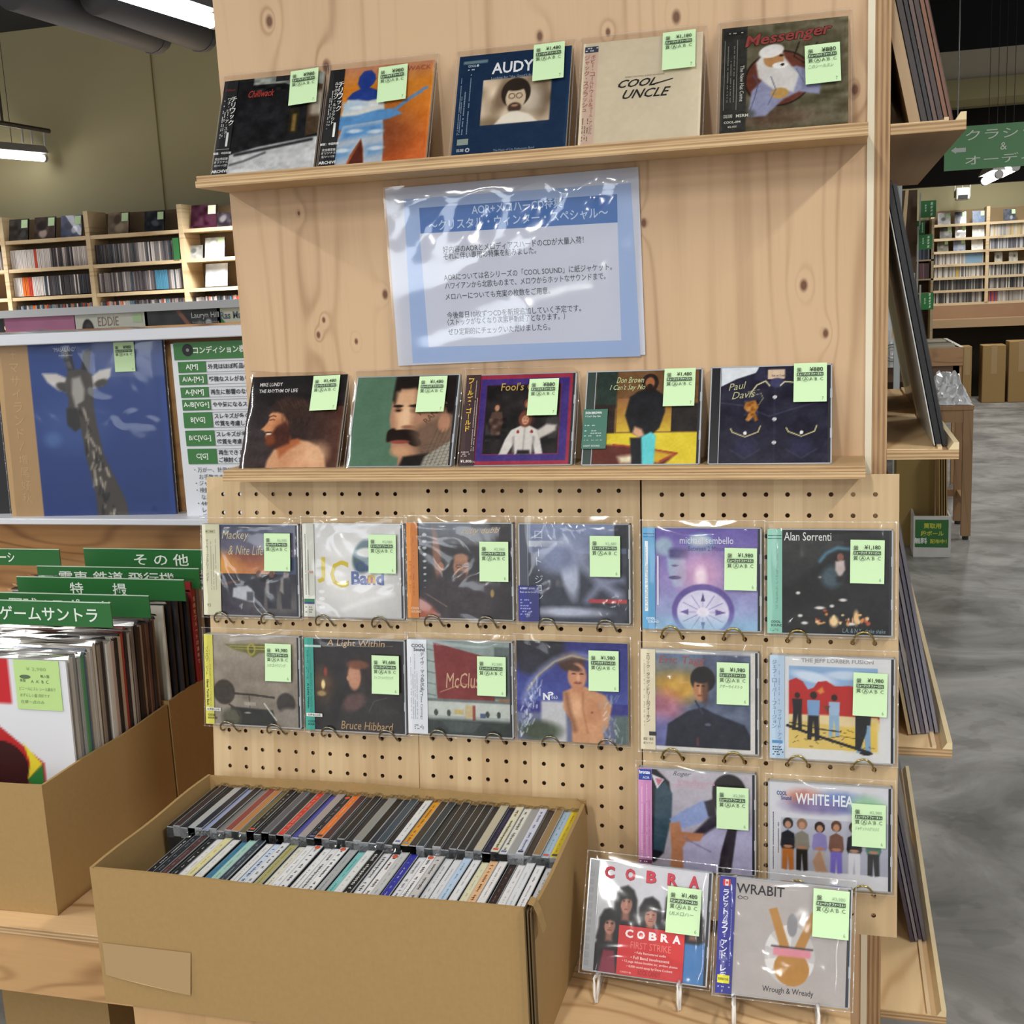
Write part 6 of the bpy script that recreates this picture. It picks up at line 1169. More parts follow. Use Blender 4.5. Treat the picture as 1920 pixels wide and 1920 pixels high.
divider('green divider sign lettered 特撮, third from the front', 32, 345, 1087, .150, '特　　撮', 132, 238)
divider('green divider sign for trains and aeroplanes, fourth from the front', 70, 373, 1066, .235, '電車 鉄道 飛行機', 112, 328)
divider('green divider sign lettered その他, rearmost against the pine board', 157, 418, 1031, .318, 'そ の 他', 252, 354, h=.036)
divider('green divider sign at the far left, rearmost beside the その他 one', -120, 111, 1030, .320, 'ーシ', 0, 28, h=.030)

# ================================================================ left record display (white rails, album, condition sign)
WR = mat('white_rail', 'd6dae2', .35)
dr = thing('record_rack', 'pine-backed record rack with white rails holding the giraffe album', 'rack', (-.8, .41, TZ))
wpart('back_board', MB().box(-1.9, .408, TZ+.001, .015, .424, .225), wood('rack_pine', 'c2935f', '7c5230', grain='X', across='Z', f_across=7, f_along=1.3, rings=46, contrast=.95, seed=31.2, knots=[(at(44, 1012, .408).x, at(44, 1012, .408).z, .007), (at(147, 1004, .408).x, at(147, 1004, .408).z, .007), (at(283, 1020, .408).x, at(283, 1020, .408).z, .016)]), dr)
def rail(y0, y1, Y, root, x=150, x0=-1.9, x1=.010, d=.02, m=WR):
    a, b2 = at(x, y0, Y).z, at(x, y1, Y).z; return wpart('rail', MB().box(x0, Y, b2, x1, Y+d, a, bev=.0015), m, root)
rail(973, 984.5, .333, dr, d=.075); rail(622, 643, .335, dr, d=.075)
def giraffe(A):
    A.rect(-1, -1, 2, 2, '2b4688'); A.grad('304c92', '273f7c', 0, 0, 1, 1); A.ell(.42, .5, .2, .14, '4a68a4', soft=1, al=.5); A.ell(.3, .57, .05, .04, '5f80b8', soft=1, al=.6)
    K, W_ = '4a443e', 'a9a5a0'
    A.poly([(.40, .08), (.455, .08), (.475, .20), (.43, .20)], '2a2523'); A.poly([(.53, .10), (.58, .08), (.56, .20), (.51, .20)], '2a2523')
    A.poly([(.27, .205), (.36, .21), (.45, .25), (.44, .32), (.36, .30), (.30, .255)], 'd2cdc8', soft=.012); A.poly([(.69, .19), (.62, .20), (.55, .245), (.56, .30), (.63, .285), (.68, .235)], 'd2cdc8', soft=.012); A.ell(.40, .285, .05, .025, '3f3a36', rot=.3, soft=.4); A.ell(.62, .27, .045, .02, '4a4540', rot=-.3, soft=.5)
    A.poly([(.43, .20), (.50, .19), (.57, .21), (.575, .30), (.56, .42), (.52, .50), (.45, .50), (.40, .46), (.42, .36), (.40, .28)], K, soft=.012); A.poly([(.45, .24), (.50, .23), (.52, .3), (.5, .42), (.46, .42), (.44, .32)], W_, soft=.02); A.poly([(.40, .40), (.47, .40), (.49, .50), (.44, .53), (.395, .49)], '2f2b29', soft=.012)
    A.poly([(.47, .38), (.56, .34), (.575, .50), (.60, .66), (.66, .80), (.71, .92), (.73, 1.1), (.53, 1.1), (.53, .88), (.49, .66), (.475, .5)], K, soft=.01)
    r = random.Random(12)
    for i in range(44):
        t = r.random(); y = .40+t*.6; x = .52+.11*max(0, t-.2)+r.uniform(-.045, .05); A.line([(x, y), (x+r.uniform(-.02, .02), y+r.uniform(.02, .06))], r.uniform(.006, .014), r.choice(['c0b8aa', 'a89f92', '8f877c', '2a2624', '1f1c1b']), soft=.012)
    A.rect(-.1, -.1, .20, 1.1, 'b8966a', soft=.004); A.rect(-.1, -.1, .11, 1.1, 'b09064', soft=.2, al=.4)
def gl(mb):
    text(mb, '“MASAILAND”', .112, .292, .0072, 'd4dae8', w=.044); text(mb, 'favorite selection', .122, .284, .0035, 'b8c2d8', w=.026); vtext(mb, '㊉マサイランド／増尾好秋', .034, .300, .019, 'c9a97c', gap=1.22)
ga = record('large blue album cover with a giraffe seen from behind, on the white rail', -.626, .352, at(100, 973, .345).z+.0005, '2a3f78', (-.035, 0, .09), cover=giraffe, w=.317, h=.322, th=.006, group='albums on the left rack')
lm = MB(); gl(lm); q_ = lm.build('lettering', None, [c for c in ga.children if c.name.startswith('cover_print')][0]); q_.location = (0, -.0004, 0)
sk = sticker(ga, .228, .304, -.0025, '980', num='6')
sleeve(ga, .317, .322, y=-.002, seed=44, amp=.0012, top=.003)
record('dark album edge at the far left beside the giraffe album', -.955, .352, at(100, 973, .345).z+.0005, '1b1a1d', (-.05, 0, .09), w=.317, h=.315, th=.012, group='albums on the left rack', bag=True)
# condition sign
SY = .366
s0 = at(352, 974, SY); s1 = at(322, 645, SY)
cs = thing('condition_sign', 'white sign with green condition grade boxes, behind the plywood panel edge', 'sign', (s0.x, SY, s0.z))
def SP(x, y): P = at(x, y, SY-.003); return P.x-s0.x, P.z-s0.z
hS = s1.z-s0.z
MB().box(0, 0, 0, .40, .003, hS, mat('sign_board_white', 'dfe3ea', .4)).build('sign_board', None, cs)
gm = MB(); lm = MB(); GR = '3c7a40'
def grect(x0, y0, x1, y1, xw=None):
    a = SP(x0, y0); b2 = SP(x1, y1); xr = xw if xw else b2[0]; gm.box(a[0], -.0014, b2[1], xr, -.0004, a[1], flat(GR, .45)); return a[0], b2[1], xr, a[1]
g = grect(323, 643, 460, 671, .395); r0 = SP(340, 657)
cc = [(r0[0]+.011+.0105*math.cos(t), 0, r0[1]+.0105*math.sin(t)) for t in [2*math.pi*q/20 for q in range(20)]]; lm.add(cc, [list(range(20))], flat('17181a')); cc = [(r0[0]+.011+.003*math.cos(t), -.0002, r0[1]+.003*math.sin(t)) for t in [2*math.pi*q/12 for q in range(12)]]; lm.add(cc, [list(range(12))], flat('8a8f8a'))
h0 = SP(362, 665); text(lm, 'コンディション表記について', h0[0], h0[1]+.001, .0125, 'e6efe6', bold=.03)
rows = [(332, 679, 386, 698, 'A[M]', ['外見はほぼ新品のようです']), (334, 703, 388, 721, "A/A-[M-]", ['軽微なスレがあります']), (337, 727, 391, 745, 'A-[NM]', ['再生に影響のないスレ']), (340, 750, 395, 769, 'A-/B[VG+]', ['やや気になるスレやキズ']), (342, 774, 399, 802, 'B[VG]', ['スレキズが多くあり', '盤質を考慮して少し']), (346, 808, 403, 836, 'B/C[VG-]', ['スレキズが多く', '盤質を考慮して']), (350, 842, 407, 870, 'C[G]', ['再生できる状態', 'ご検討ください'])]
for x0, y0, x1, y1, t, ds in rows:
    a = grect(x0, y0, x1, y1); text(lm, t, (a[0]+a[2])/2, (a[1]+a[3])/2-.0055, .0105, 'e6efe6', align='C', bold=.02, maxw=(a[2]-a[0])*.9)
    lm.add([(a[2], 0, a[1]), (.395, 0, a[1]), (.395, 0, a[1]+.0008), (a[2], 0, a[1]+.0008)], [[0, 1, 2, 3]], flat('8f98a0')); lm.add([(a[2], 0, a[3]-.0008), (.395, 0, a[3]-.0008), (.395, 0, a[3]), (a[2], 0, a[3])], [[0, 1, 2, 3]], flat('8f98a0'))
    for q, d_ in enumerate(ds):
        zc = (a[1]+a[3])/2+((.5-q)*.0125 if len(ds) == 2 else 0); text(lm, d_, a[2]+.004, zc-.0045, .0092, '2a2f38', bold=.02)
for y, t, ind in [(880, '・万が一、針飛び等の不具合が', 0), (893, 'お手数ですが再生後', 1), (905, '・ジャケット写真は', 0), (918, '・検盤は行って', 0), (931, 'なお、返品は', 1), (943, '・440円の', 0), (955, 'レジにて', 1), (967, '・ご不明な点', 0)]:
    a = SP(364+(y-880)*.11, y+6); text(lm, t, a[0]+.008*ind, a[1], .0088, '3a4048')
o = gm.build('green_box', None, cs); q_ = lm.build('lettering', None, o); q_.location = (0, -.0018, 0)

# second record rack further back
r2 = thing('record_rack', 'white-railed record rack in the background with upright albums', 'rack', (-2.6, 2.55, FLOOR_Z))
wpart('back_board', MB().box(-4.6, 2.60, FLOOR_Z, -.9, 2.62, .20), PINE, r2)
def slope(y, x): return y-(x-150)*.045
za, zb = at(150, 575.5, 2.45).z, at(150, 590, 2.45).z
wpart('rail', MB().box(-4.6, 2.45, zb, -.9, 2.475, za), mat('grey_white_rail', 'c2c4c6', .4), r2)
wpart('lower_rail', MB().box(-4.6, 2.44, zb-.30, -.9, 2.475, zb-.27), WR, r2)
for x in (-4.5, -1.0): wpart('post', MB().box(x, 2.475, FLOOR_Z, x+.04, 2.515, za-.002), WR, r2)
def pink(A): A.rect(-1, -1, 2, 2, 'b87898'); A.fuzz(.06, 2, 6, 9); A.ell(.50, .34, .16, .16, '2f2022', soft=.15); A.ell(.5, .38, .08, .10, '9a6a54', soft=.3); A.line([(.36, .3), (.42, .2), (.55, .18), (.62, .25)], .03, 'a88a80', soft=.05)
def cream(A): A.rect(-1, -1, 2, 2, 'cfcfc2'); A.ell(.18, .22, .085, .15, '2f2c2c', soft=.15); A.ell(.19, .2, .05, .09, '4a403c', soft=.4)
def dark(A): A.rect(-1, -1, 2, 2, '3a3b3b'); A.fuzz(.12, 3, 9, 9); A.poly([(.42, .02), (.48, .02), (.62, .2), (.58, .24)], '8a5f4c', soft=.02); A.poly([(.62, .24), (.72, .14), (.8, .22), (.75, .3)], '6f7474', soft=.04); A.ell(.84, .17, .04, .04, 'b8bcbc', soft=.5)
def green(A): A.rect(-1, -1, 2, 2, 'd0d0b8'); A.poly([(-.05, .0), (.18, .28), (.18, .5), (-.05, .4)], '2f7a3c'); A.poly([(-.05, .12), (.12, .3), (-.05, .4)], 'd9c83a'); A.poly([(.3, .28), (.5, .1), (.6, .4)], 'd9cf8a')
xs = [at(x, 592, 2.5).x for x in (-118, 12, 143, 275, 411)]; zt = zb+.004
for i, (fn, lb, sd) in enumerate([(dark, 'dark album at the left end of the background record rack', 'x'), (pink, 'pink album cover with a dark-haired head, on the background rack', 'pk'), (cream, 'cream album cover with a small portrait and thin lettering, on the background rack', 'cr'), (dark, 'dark grey album cover beside the cream one on the background rack', 'dk'), (green, 'album cover with green and yellow stripes at the right end of the background rack', 'gr')]):
    r_ = record(lb, xs[i], 2.485, zt-.312, '6a6a6a', (0, 0, 0), cover=fn, group='albums on the background rack', bag=False); cp = [c for c in r_.children if c.name.startswith('cover_print')][0]; lm = MB()
    if sd == 'cr': text(lm, 'EDDIE', .102, .262, .033, '8f7a6c', w=.088); text(lm, 'KENDRICKS', .105, .212, .033, '8f7a6c', w=.180); lm.add([(.252, 0, .27), (.29, 0, .27), (.29, 0, .302), (.252, 0, .302)], [[0, 1, 2, 3]], flat('b4cfa0'))
    if sd == 'dk' : text(lm, 'Lauryn Hill', .195, .270, .026, 'b9bcbc', w=.112, bold=.01); text(lm, 'Everything Is Everything', .198, .256, .008, '9fa3a3', w=.108)
    if sd == 'gr': text(lm, 'Ras Ma', .014, .268, .026, '5a6a78', w=.085, bold=.02)
    if lm.v: q_ = lm.build('lettering', None, cp); q_.location = (0, -.002, 0)

# ================================================================ CD shelving on the left wall
SHW = wood('pale_shelf', 'd3bd97', 'ae9068', grain='X', across='Z', f_across=6, f_along=.6, seed=40.1)
SHB = mat('shelf_back_brown', '6d5a41', .8)
YW = 5.42; DEP = .20
def U(x, y=500): return at(x, y, YW).x
Zs = [at(171, y, YW).z for y in (441.5, 496.5, 549, 602.5)]
ups = [U(11), U(171), U(346), U(346)+(U(346)-U(171)), U(11)-(U(171)-U(11))]
pitch = Zs[0]-Zs[1]
lw = thing('cd_shelving', 'pale wooden CD shelving along the olive wall at left', 'shelf', (-3.8, YW+DEP, FLOOR_Z))
xa, xb = ups[4], ups[3]
for i in range(9):
    z = Zs[0]-i*pitch
    if z > FLOOR_Z+.1: wpart('shelf', MB().box(xa, YW, z-.022, xb, YW+DEP, z), SHW, lw)
for x in ups: wpart('upright', MB().box(x-.016, YW-.004, FLOOR_Z, x+.016, YW+DEP, Zs[0]+.155), SHW, lw)
wpart('back_board', MB().box(xa, YW+DEP, FLOOR_Z, xb, YW+DEP+.01, Zs[0]+.145), SHB, lw)
PAL = ['b9b4b2', '8a8484', '4a4448', '5a5458', '3a383c', 'd8d2d0', 'c0b4b0', '6a6468', '2c2a2e', '7a7478', 'a89c9a', '383a44', '4a5560']
PALN = ['grey', 'grey', 'dark', 'dark', 'black', 'white', 'pinkish grey', 'grey', 'black', 'grey', 'beige', 'navy', 'slate']
_sm = {}
def spine_mesh(hx, T, H):
    k = (hx, T, H)
    if k not in _sm:
        mb = MB().box(0, 0, 0, T*.92, .11, H, flat(hx, .4)); mb.box(T*.1, -.0012, H*.06, T*.82, 0, H*.94, flat(hx, .4)); _sm[k] = mb.mesh('disc_spine')
    return _sm[k]
def spines(x0, x1, z, row, pal, single, Y, H=.124, T=.0112, wmap=None):
    r = random.Random(int(z*1000+x0*100)); x = x0; i = 0; mbs = MB()
    while x < x1-T:
        j = wmap(i, (x-x0)/(x1-x0), r) if wmap else r.randrange(len(pal)); c, nm = pal[j]; h = H*r.uniform(.96, 1.0)
        if single:
            o = link('compact_disc', spine_mesh(c, T, H)); o.location = (x, Y+r.uniform(0, .004), z); i += 1
            tag(o, '%s CD, %s from left on the %s' % (nm, ['first', 'second', 'third'][i-1] if i < 4 else '%d%s' % (i, {1: 'st', 2: 'nd', 3: 'rd'}.get(i % 10 if i % 100 not in (11, 12, 13) else 0, 'th')), row), 'CD', group='CDs on the '+row)
        else:
            i += 1; yy = Y+r.uniform(0, .004); mbs.box(x, yy, z, x+T*.92, yy+.11, z+h, flat(c, .4)); mbs.box(x+T*.12, yy-.001, z+h*.08, x+T*.8, yy, z+h*.9, flat(c, .4))
        x += T*r.uniform(1.0, 1.04)
    if not single and mbs.v: tag(mbs.build('compact_discs'), 'packed row of CD spines on the '+row, 'CDs', kind='stuff')
P1 = list(zip(PAL, PALN)); P1 += [('c84a34', 'red'), ('d98a7a', 'pink'), ('d9702c', 'orange'), ('4f8aa8', 'light blue')]
def wm_row1(i, t, r): return 5 if t < .27 else (13 if .29 < t < .33 else (5 if t < .50 else r.choice([1, 2, 3, 8, 9, 6]) if t < .78 else r.choice([5, 6, 0])))
def wm_row2(i, t, r): return 5 if t < .10 else (15 if t < .17 else 13 if t < .23 else 5 if t < .38 else r.choice([2, 3, 4, 8, 5, 11, 12]))
def wm_b(i, t, r): return r.choice([2, 3, 8, 4]) if t < .18 else r.choice([0, 5, 1, 7, 11, 9, 12, 3])
def wm_b2(i, t, r): return 16 if .66 < t < .8 else r.choice([1, 2, 3, 7, 9, 12, 0])
g_ = .02
spines(ups[0]+g_, ups[1]-g_, Zs[1], 'second shelf of left wall bay', P1, True, YW+.03, wmap=wm_row1)
spines(ups[1]+g_, ups[2]-.07, Zs[1], 'second shelf of middle wall bay', P1, True, YW+.03, wmap=wm_b)
spines(ups[0]+g_, ups[1]-g_, Zs[2], 'third shelf of left wall bay', P1, True, YW+.03, wmap=wm_row2)
spines(ups[1]+g_, ups[2]-g_, Zs[2], 'third shelf of middle wall bay', P1, False, YW+.03, wmap=wm_b2)
spines(ups[0]+g_, ups[1]-g_, Zs[3], 'fourth shelf of the left wall bay', P1, False, YW+.03)
spines(ups[1]+g_, ups[2]-g_, Zs[3], 'fourth shelf of the middle wall bay', P1, False, YW+.03)
spines(ups[2]+g_, ups[3]-g_, Zs[3], 'fourth shelf of the right wall bay', P1, False, YW+.03)
spines(ups[4]+g_, ups[0]-g_, Zs[1], 'second shelf of the cut-off left bay', P1, False, YW+.03)
tag(MB().box(ups[2]-.066, YW-.005, Zs[1], ups[2]-.026, YW+.08, Zs[1]+.135, GREEN).build('divider_sign'), 'green divider at the right end of the middle wall bay', 'sign')
def facing(label, x0, x1, zb, Y, cols, h=None, lean=.22, group='CDs facing out on the background shelves', tone='3a3a3a', wht=True, name='compact_disc'):
    X0, X1 = at(x0, 440, Y).x if isinstance(x0, int) else x0, at(x1, 440, Y).x if isinstance(x1, int) else x1
    w_ = X1-X0; h = h or w_*.93; root = thing(name, label, 'CD', (X0, Y, zb), (-lean, 0, 0), group)
    MB().box(0, .0006, 0, w_, .011, h, SMOKE).build('case', None, root)
    A = Art(w_, h, cols[0], cell=.006); r = random.Random(int(abs(X0)*1e3)); A.fuzz(.2, int(abs(X0)*100) % 50, 5, 5)
    for c in cols[1:]: A.ell(r.uniform(.25, .75), r.uniform(.3, .75), r.uniform(.12, .25), r.uniform(.12, .28), c, rot=r.uniform(0, 2), soft=.5)
    A.build('cover_print', root, 0, 0, 0, P_AC)
    if wht: MB().box(w_*.66, -.0016, h*.58, w_*.96, -.0006, h*.95, NOTE).build('price_note', None, root)
    return root
for x0, x1, cols, nm in [(13, 51, ['3c3a38', '55524e'], 'dark grey cover'), (63, 102, ['4a3a34', 'b8a8a0', '2a2220'], 'black and white portrait cover'), (113, 152, ['3a4468', 'c4cce0', '1f2744'], 'blue patterned cover'), (202, 241, ['7a6a58', 'a89880', '4a3c30'], 'brown collage cover'), (271, 308, ['2c2f36', '5a6070'], 'black cover with a white arc')]:
    facing('CD with a %s facing out on the top wall shelf' % nm, x0, x1, Zs[0], YW+.04, cols)
facing('thick dark maroon box set on the top shelf beside the plywood panel', 359, 407, Zs[0], YW+.03, ['3f1f2e', '4a2838'], h=.150)
facing('dark CD cut off by the plywood panel edge on the top wall shelf', 408, 434, Zs[0], YW+.02, ['2f2a30', '6a6468'], wht=False)
facing('grey CD standing at the left of the second shelf in the right bay', 351, 376, Zs[1], YW+.05, ['9a9c9a', '5a6468'], wht=False)
facing('CD with glare on its sleeve, second shelf of the right wall bay', 380, 417, Zs[1], YW+.03, ['c8ccc8', 'e8ecea'])  # pale cover colours paint in the glare
facing('CD with white glare, third shelf of the right wall bay', 376, 418, Zs[2], YW+.03, ['d4d8dc', 'b8bcc0'], wht=False)  # glare put into the cover colour here too

# ================================================================ far right shelving, counter and boxes
YF = 13.0
Zf = [at(1851, y, YF).z for y in (416, 442.7, 467.2, 492, 516.5, 541, 565.5)]
uf = [at(x, 480, YF).x for x in (1747.5, 1851)]; uw = uf[1]-uf[0]; uf += [uf[1]+uw, uf[1]+2*uw]
rf = thing('cd_shelving', 'tall CD shelving against the far wall beyond the aisle', 'shelf', (2.8, YF+.25, FLOOR_Z))
for z in Zf: wpart('shelf', MB().box(uf[0]-.02, YF, z-.028, uf[3], YF+.25, z), SHW, rf)
for x in uf: wpart('upright', MB().box(x-.018, YF-.01, Zf[6], x+.018, YF+.25, Zf[0]+.17), SHW, rf)
wpart('back_board', MB().box(uf[0]-.02, YF+.25, Zf[6]-.1, uf[3], YF+.26, Zf[0]+.16), mat('shelf_back_tan', '8d7858', .8), rf)
zc0, zc1 = at(1851, 597, YF).z, at(1851, 612, YF-.3).z
wpart('counter', MB().box(uf[0]-.9, YF-.05, zc0, uf[3], YF+.25, Zf[6]-.03), mat('counter_face_brown', '9c7a5c', .6, noise=.08, nscale=3), rf)
wpart('counter_ledge', MB().box(uf[0]-.9, YF-.35, zc1, uf[3], YF+.25, zc1+.09), mat('counter_ledge_tan', 'ad8f6c', .6), rf)
wpart('dark_kickboard', MB().box(uf[0]-.9, YF+.10, FLOOR_Z, uf[3], YF+.25, zc1), mat('under_counter_dark', '2c241a', .9), rf)  # dark board stands in for the shade in the void under the counter
r = random.Random(77)
FP = [(['b0aeb0', '8a8688', '5a5658', 'd0ccc8', 'a89c98', '3a3a40'], None)]
def farrow(bay, k, pal, x0f=.03, x1f=.03, wmap=None, nm=''):
    spines(uf[bay]+x0f, uf[bay+1]-x1f, Zf[k], nm, [(c, 'x') for c in pal], False, YF+.04, H=.135, T=.0135, wmap=wmap)
LT = ['c4bfb8', 'b0aca8', '8f8a86', 'd2cec6', '6a6664', 'a8a49c']; DKP = ['4a4644', '5c5856', '383634', '8a8682', '2c2a2c', 'a09c96']
farrow(0, 3, LT+['7f9fb8'], wmap=lambda i, t, r: 6 if t > .62 and t < .95 else r.randrange(6), nm='fourth shelf of the far left bay')
farrow(0, 4, LT+['c8a84a'], wmap=lambda i, t, r: 6 if .42 < t < .48 else r.randrange(6), nm='fifth shelf of the far left bay')
farrow(0, 5, DKP, nm='sixth shelf of the far left bay'); farrow(0, 6, LT+DKP, nm='bottom shelf of the far left bay')
farrow(1, 1, ['d0c8b4', 'c8b078', 'b8b4ac', 'd4d0c8', '9a9690'], nm='second shelf of the far right bay'); farrow(1, 2, ['a8a8ae', 'b8b8bc', '7a7a82', '5c5c64', 'c8c8cc'], nm='third shelf of the far right bay')
farrow(1, 4, LT+DKP, nm='fifth shelf of the far right bay'); farrow(1, 5, LT+DKP, nm='sixth shelf of the far right bay'); farrow(1, 6, LT+['c8642c', '3a4a9a', 'c43a34'], wmap=lambda i, t, r: 6+(i % 3) if t < .14 else r.randrange(6), nm='bottom shelf of the far right bay')
for k, lst in {0: [(1758, 1782, ['b0b0b0', '3a3a3c'], 'black and white cover'), (1790, 1811, ['3a3f50', '8a90a0'], 'dark cover'), (1823, 1846, ['3f5f86', '4a6a90'], 'blue cover')], 1: [(1762, 1785, ['5a5a54', '8a8a84'], 'grey green cover'), (1791, 1811, ['b0aeac', '6a6a6e'], 'pale cover'), (1823, 1846, ['e4e6e2', 'f0f0ee'], 'white glare')], 2: [(1758, 1779, ['6a6a5c', '8f8f80'], 'olive grey cover'), (1788, 1811, ['7a86a0', 'a0a8b8'], 'pale blue cover'), (1822, 1844, ['e4e6e2', 'f0f0ee'], 'white glare on its sleeve')]}.items():  # the near-white covers have glare painted into their colours
    for x0, x1, cols, nm in lst:
        facing('CD with a %s facing out on the %s far shelf' % (nm, ['top', 'second', 'third'][k]), x0, x1, Zf[k], YF+.06, cols, wht=('glare' not in nm), h=.135)
facing('facing CD with a blue grey cover in the far right bay top shelf', 1881, 1904, Zf[0], YF+.06, ['4a4e5a', '9aa0ac'], h=.135)
for x0, x1, nm in [(1866, 1881, 'left'), (1893, 1910, 'right')]: facing('%s of two small pale CDs on the fourth far right shelf' % nm, x0, x1, Zf[3], YF+.06, ['b0aca0', '5a5a50'], wht=False, h=.11)
for x0, x1, yt, nm in [(1806, 1823, 650, 'narrow cardboard box under the far counter, leftmost'), (1843, 1887, 648, 'square cardboard box under the far counter, in the middle'), (1893, 1940, 640, 'cardboard box under the far counter, at the right edge')]:
    Yb = 12.3; a, b2 = at(x0, yt, Yb), at(x1, yt, Yb); root = thing('cardboard_box', nm, 'box', ((a.x+b2.x)/2, Yb+.15, FLOOR_Z)); w_ = (b2.x-a.x)/2; h_ = a.z-FLOOR_Z
    MB().box(-w_, -.15, 0, w_, .15, h_, KRAFT, bev=.006).build('carton', None, root); MB().box(-.03, -.1515, h_*.5, .03, -.150, h_+.001, TAPE).build('tape', None, root)
# camera / projector on the far wall
Pq = at(1801, 372, YF); pj = thing('wall_camera', 'small white ceiling-hung camera housing with a dark slot in front of the far wall', 'camera', (Pq.x, YF-.2, Pq.z))
MB().box(-.07, -.06, -.03, .07, .10, .10, mat('white_plastic', 'c8c8bc', .5), bev=.01).build('housing', None, pj); MB().box(-.05, -.064, -.022, .05, -.0595, .02, flat('121212')).build('slot', None, pj)
MB().box(-.085, -.0, .0, -.072, .05, .22, mat('bracket_grey', '8a887c', .5)).build('bracket', None, pj); MB().box(.072, -.0, .0, .085, .05, .22, mat('bracket_grey', '8a887c', .5)).build('bracket', None, pj); MB().tube([(0, .03, .1), (0, .03, CEIL_Z-Pq.z)], .008).build('rod', mat('bracket_grey', '8a887c', .5), pj)
# hanging green sign
HY = 5.0; a = at(1770, 321, HY); b2 = at(2015, 300, HY); t_ = at(1800, 237.5, HY)
hs = thing('hanging_sign', 'green hanging shop sign with white characters over the aisle', 'sign', ((a.x+b2.x)/2, HY, a.z))
W2 = (b2.x-a.x)/2; HH = t_.z-a.z; HG = mat('hanging_green', '55965c', .35)
p = MB().box(-W2, 0, 0, W2, .012, HH, HG).build('sign_board', None, hs); lm = MB()
text(lm, 'クラシック', -W2+.098, HH*.66, HH*.24, 'eef8e8', w=W2*2-.19); text(lm, '&', 0.0-.04, HH*.40, HH*.17, 'eef8e8'); text(lm, 'オーディオ', -W2+.098, HH*.10, HH*.22, 'eef8e8', w=W2*2-.19)
lm.add([(-W2+.03, 0, HH*.46), (-W2+.055, 0, HH*.54), (-W2+.055, 0, HH*.51), (-W2+.10, 0, HH*.51), (-W2+.10, 0, HH*.41), (-W2+.055, 0, HH*.41), (-W2+.055, 0, HH*.38)], [[0, 6, 5, 4, 3, 2, 1]], flat('cfdad0')); q_ = lm.build('lettering', None, p); q_.location = (0, -.002, 0)
for s_ in (-1, 1): MB().tube([(s_*W2*.8, .006, HH), (s_*W2*.8, .006, CEIL_Z-a.z)], .003).build('wire', mat('thin_steel', '8a8a88', .4, metal=.8), hs)

# ================================================================ lamps in view
TUBE = mat('lit_tube', 'ffffff', .5, emit=9); FIX = mat('lamp_white_housing', '9a9894', .5); TRK = mat('dark_track', '3a332a', .6)
def fixture(label, p0, p1, r=.018, lens=2, power=14, rod=True):
    p0, p1 = Vector(p0), Vector(p1); d = (p1-p0); root = thing('fluorescent_lamp', label, 'lamp', tuple((p0+p1)/2), group='hanging fluorescent lamps'); c = (p0+p1)/2
    up = Vector((0, 0, 1)); sd = d.normalized().cross(up)*.045
    q = [p0-c-sd+up*.03, p0-c+sd+up*.03, p1-c+sd+up*.03, p1-c-sd+up*.03]; q2 = [v*1.0+up*.05 for v in q]
    q2 = [q2[0]+sd*.6, q2[1]-sd*.6, q2[2]-sd*.6, q2[3]+sd*.6]
    MB().hexa(q+q2, FIX).build('housing', None, root)
    MB().tube([p0-c, p1-c], r, 10).build('tube', TUBE, root, smooth=True)
    for t in (0, 1):
        e = (p0 if t == 0 else p1)-c; MB().tube([e-d.normalized()*.01, e+d.normalized()*.012], r*1.1, 10).build('socket', FIX, root)
        if rod or True:
            MB().tube([e*.6+up*.06, e*.6+up*(CEIL_Z-c.z-.0)], .002, 6).build('hanger', TRK, root)
    return root
LZ = 1.30
n1_ = atz(399, 40, LZ); n0 = Vector((n1_.x-.10, n1_.y-1.1, LZ)); q_ = atz(235, -12, LZ); dd = (q_-n1_).normalized()
fixture('bright fluorescent lamp at the top beside the plywood panel', n1_, n1_+dd*1.2, r=.026)
l1_ = atz(84, 297, LZ); l0_ = atz(0, 290, LZ); dd = (l0_-l1_).normalized()
fl = fixture('fluorescent lamp under a dark track at the left edge', l1_, l1_+dd*1.2, r=.022, rod=False)
a, b2 = atz(92, 246, LZ+.15), atz(-150, 205, LZ+.15); tk = thing('ceiling_track', 'dark track rail above the lamp at the left edge', 'track', tuple((a+b2)/2)); c = (a+b2)/2
MB().tube([a-c, b2-c], .016, 6).build('rail', TRK, tk); e_ = atz(5, 232, LZ+.17); MB().tube([e_-c, e_-c+Vector((0, 0, CEIL_Z-LZ-.17))], .008, 6).build('rod', TRK, tk)
for t in (.05, .16, .24): P = a.lerp(b2, t)-c; MB().tube([P, P+Vector((0, 0, -.1))], .006, 6).build('clip', FIX, tk)
for q, (xx0, yy0, xx1, yy1) in enumerate([(1846, 340, 1873, 327), (1877, 326, 1904, 313)]):
    Y_ = 7.5; p0, p1 = at(xx0, yy0, Y_), at(xx1, yy1, Y_-.25); fixture('%s of two lit tubes below the green hanging sign' % ('left', 'right')[q], p0, p1, r=.026, rod=False)
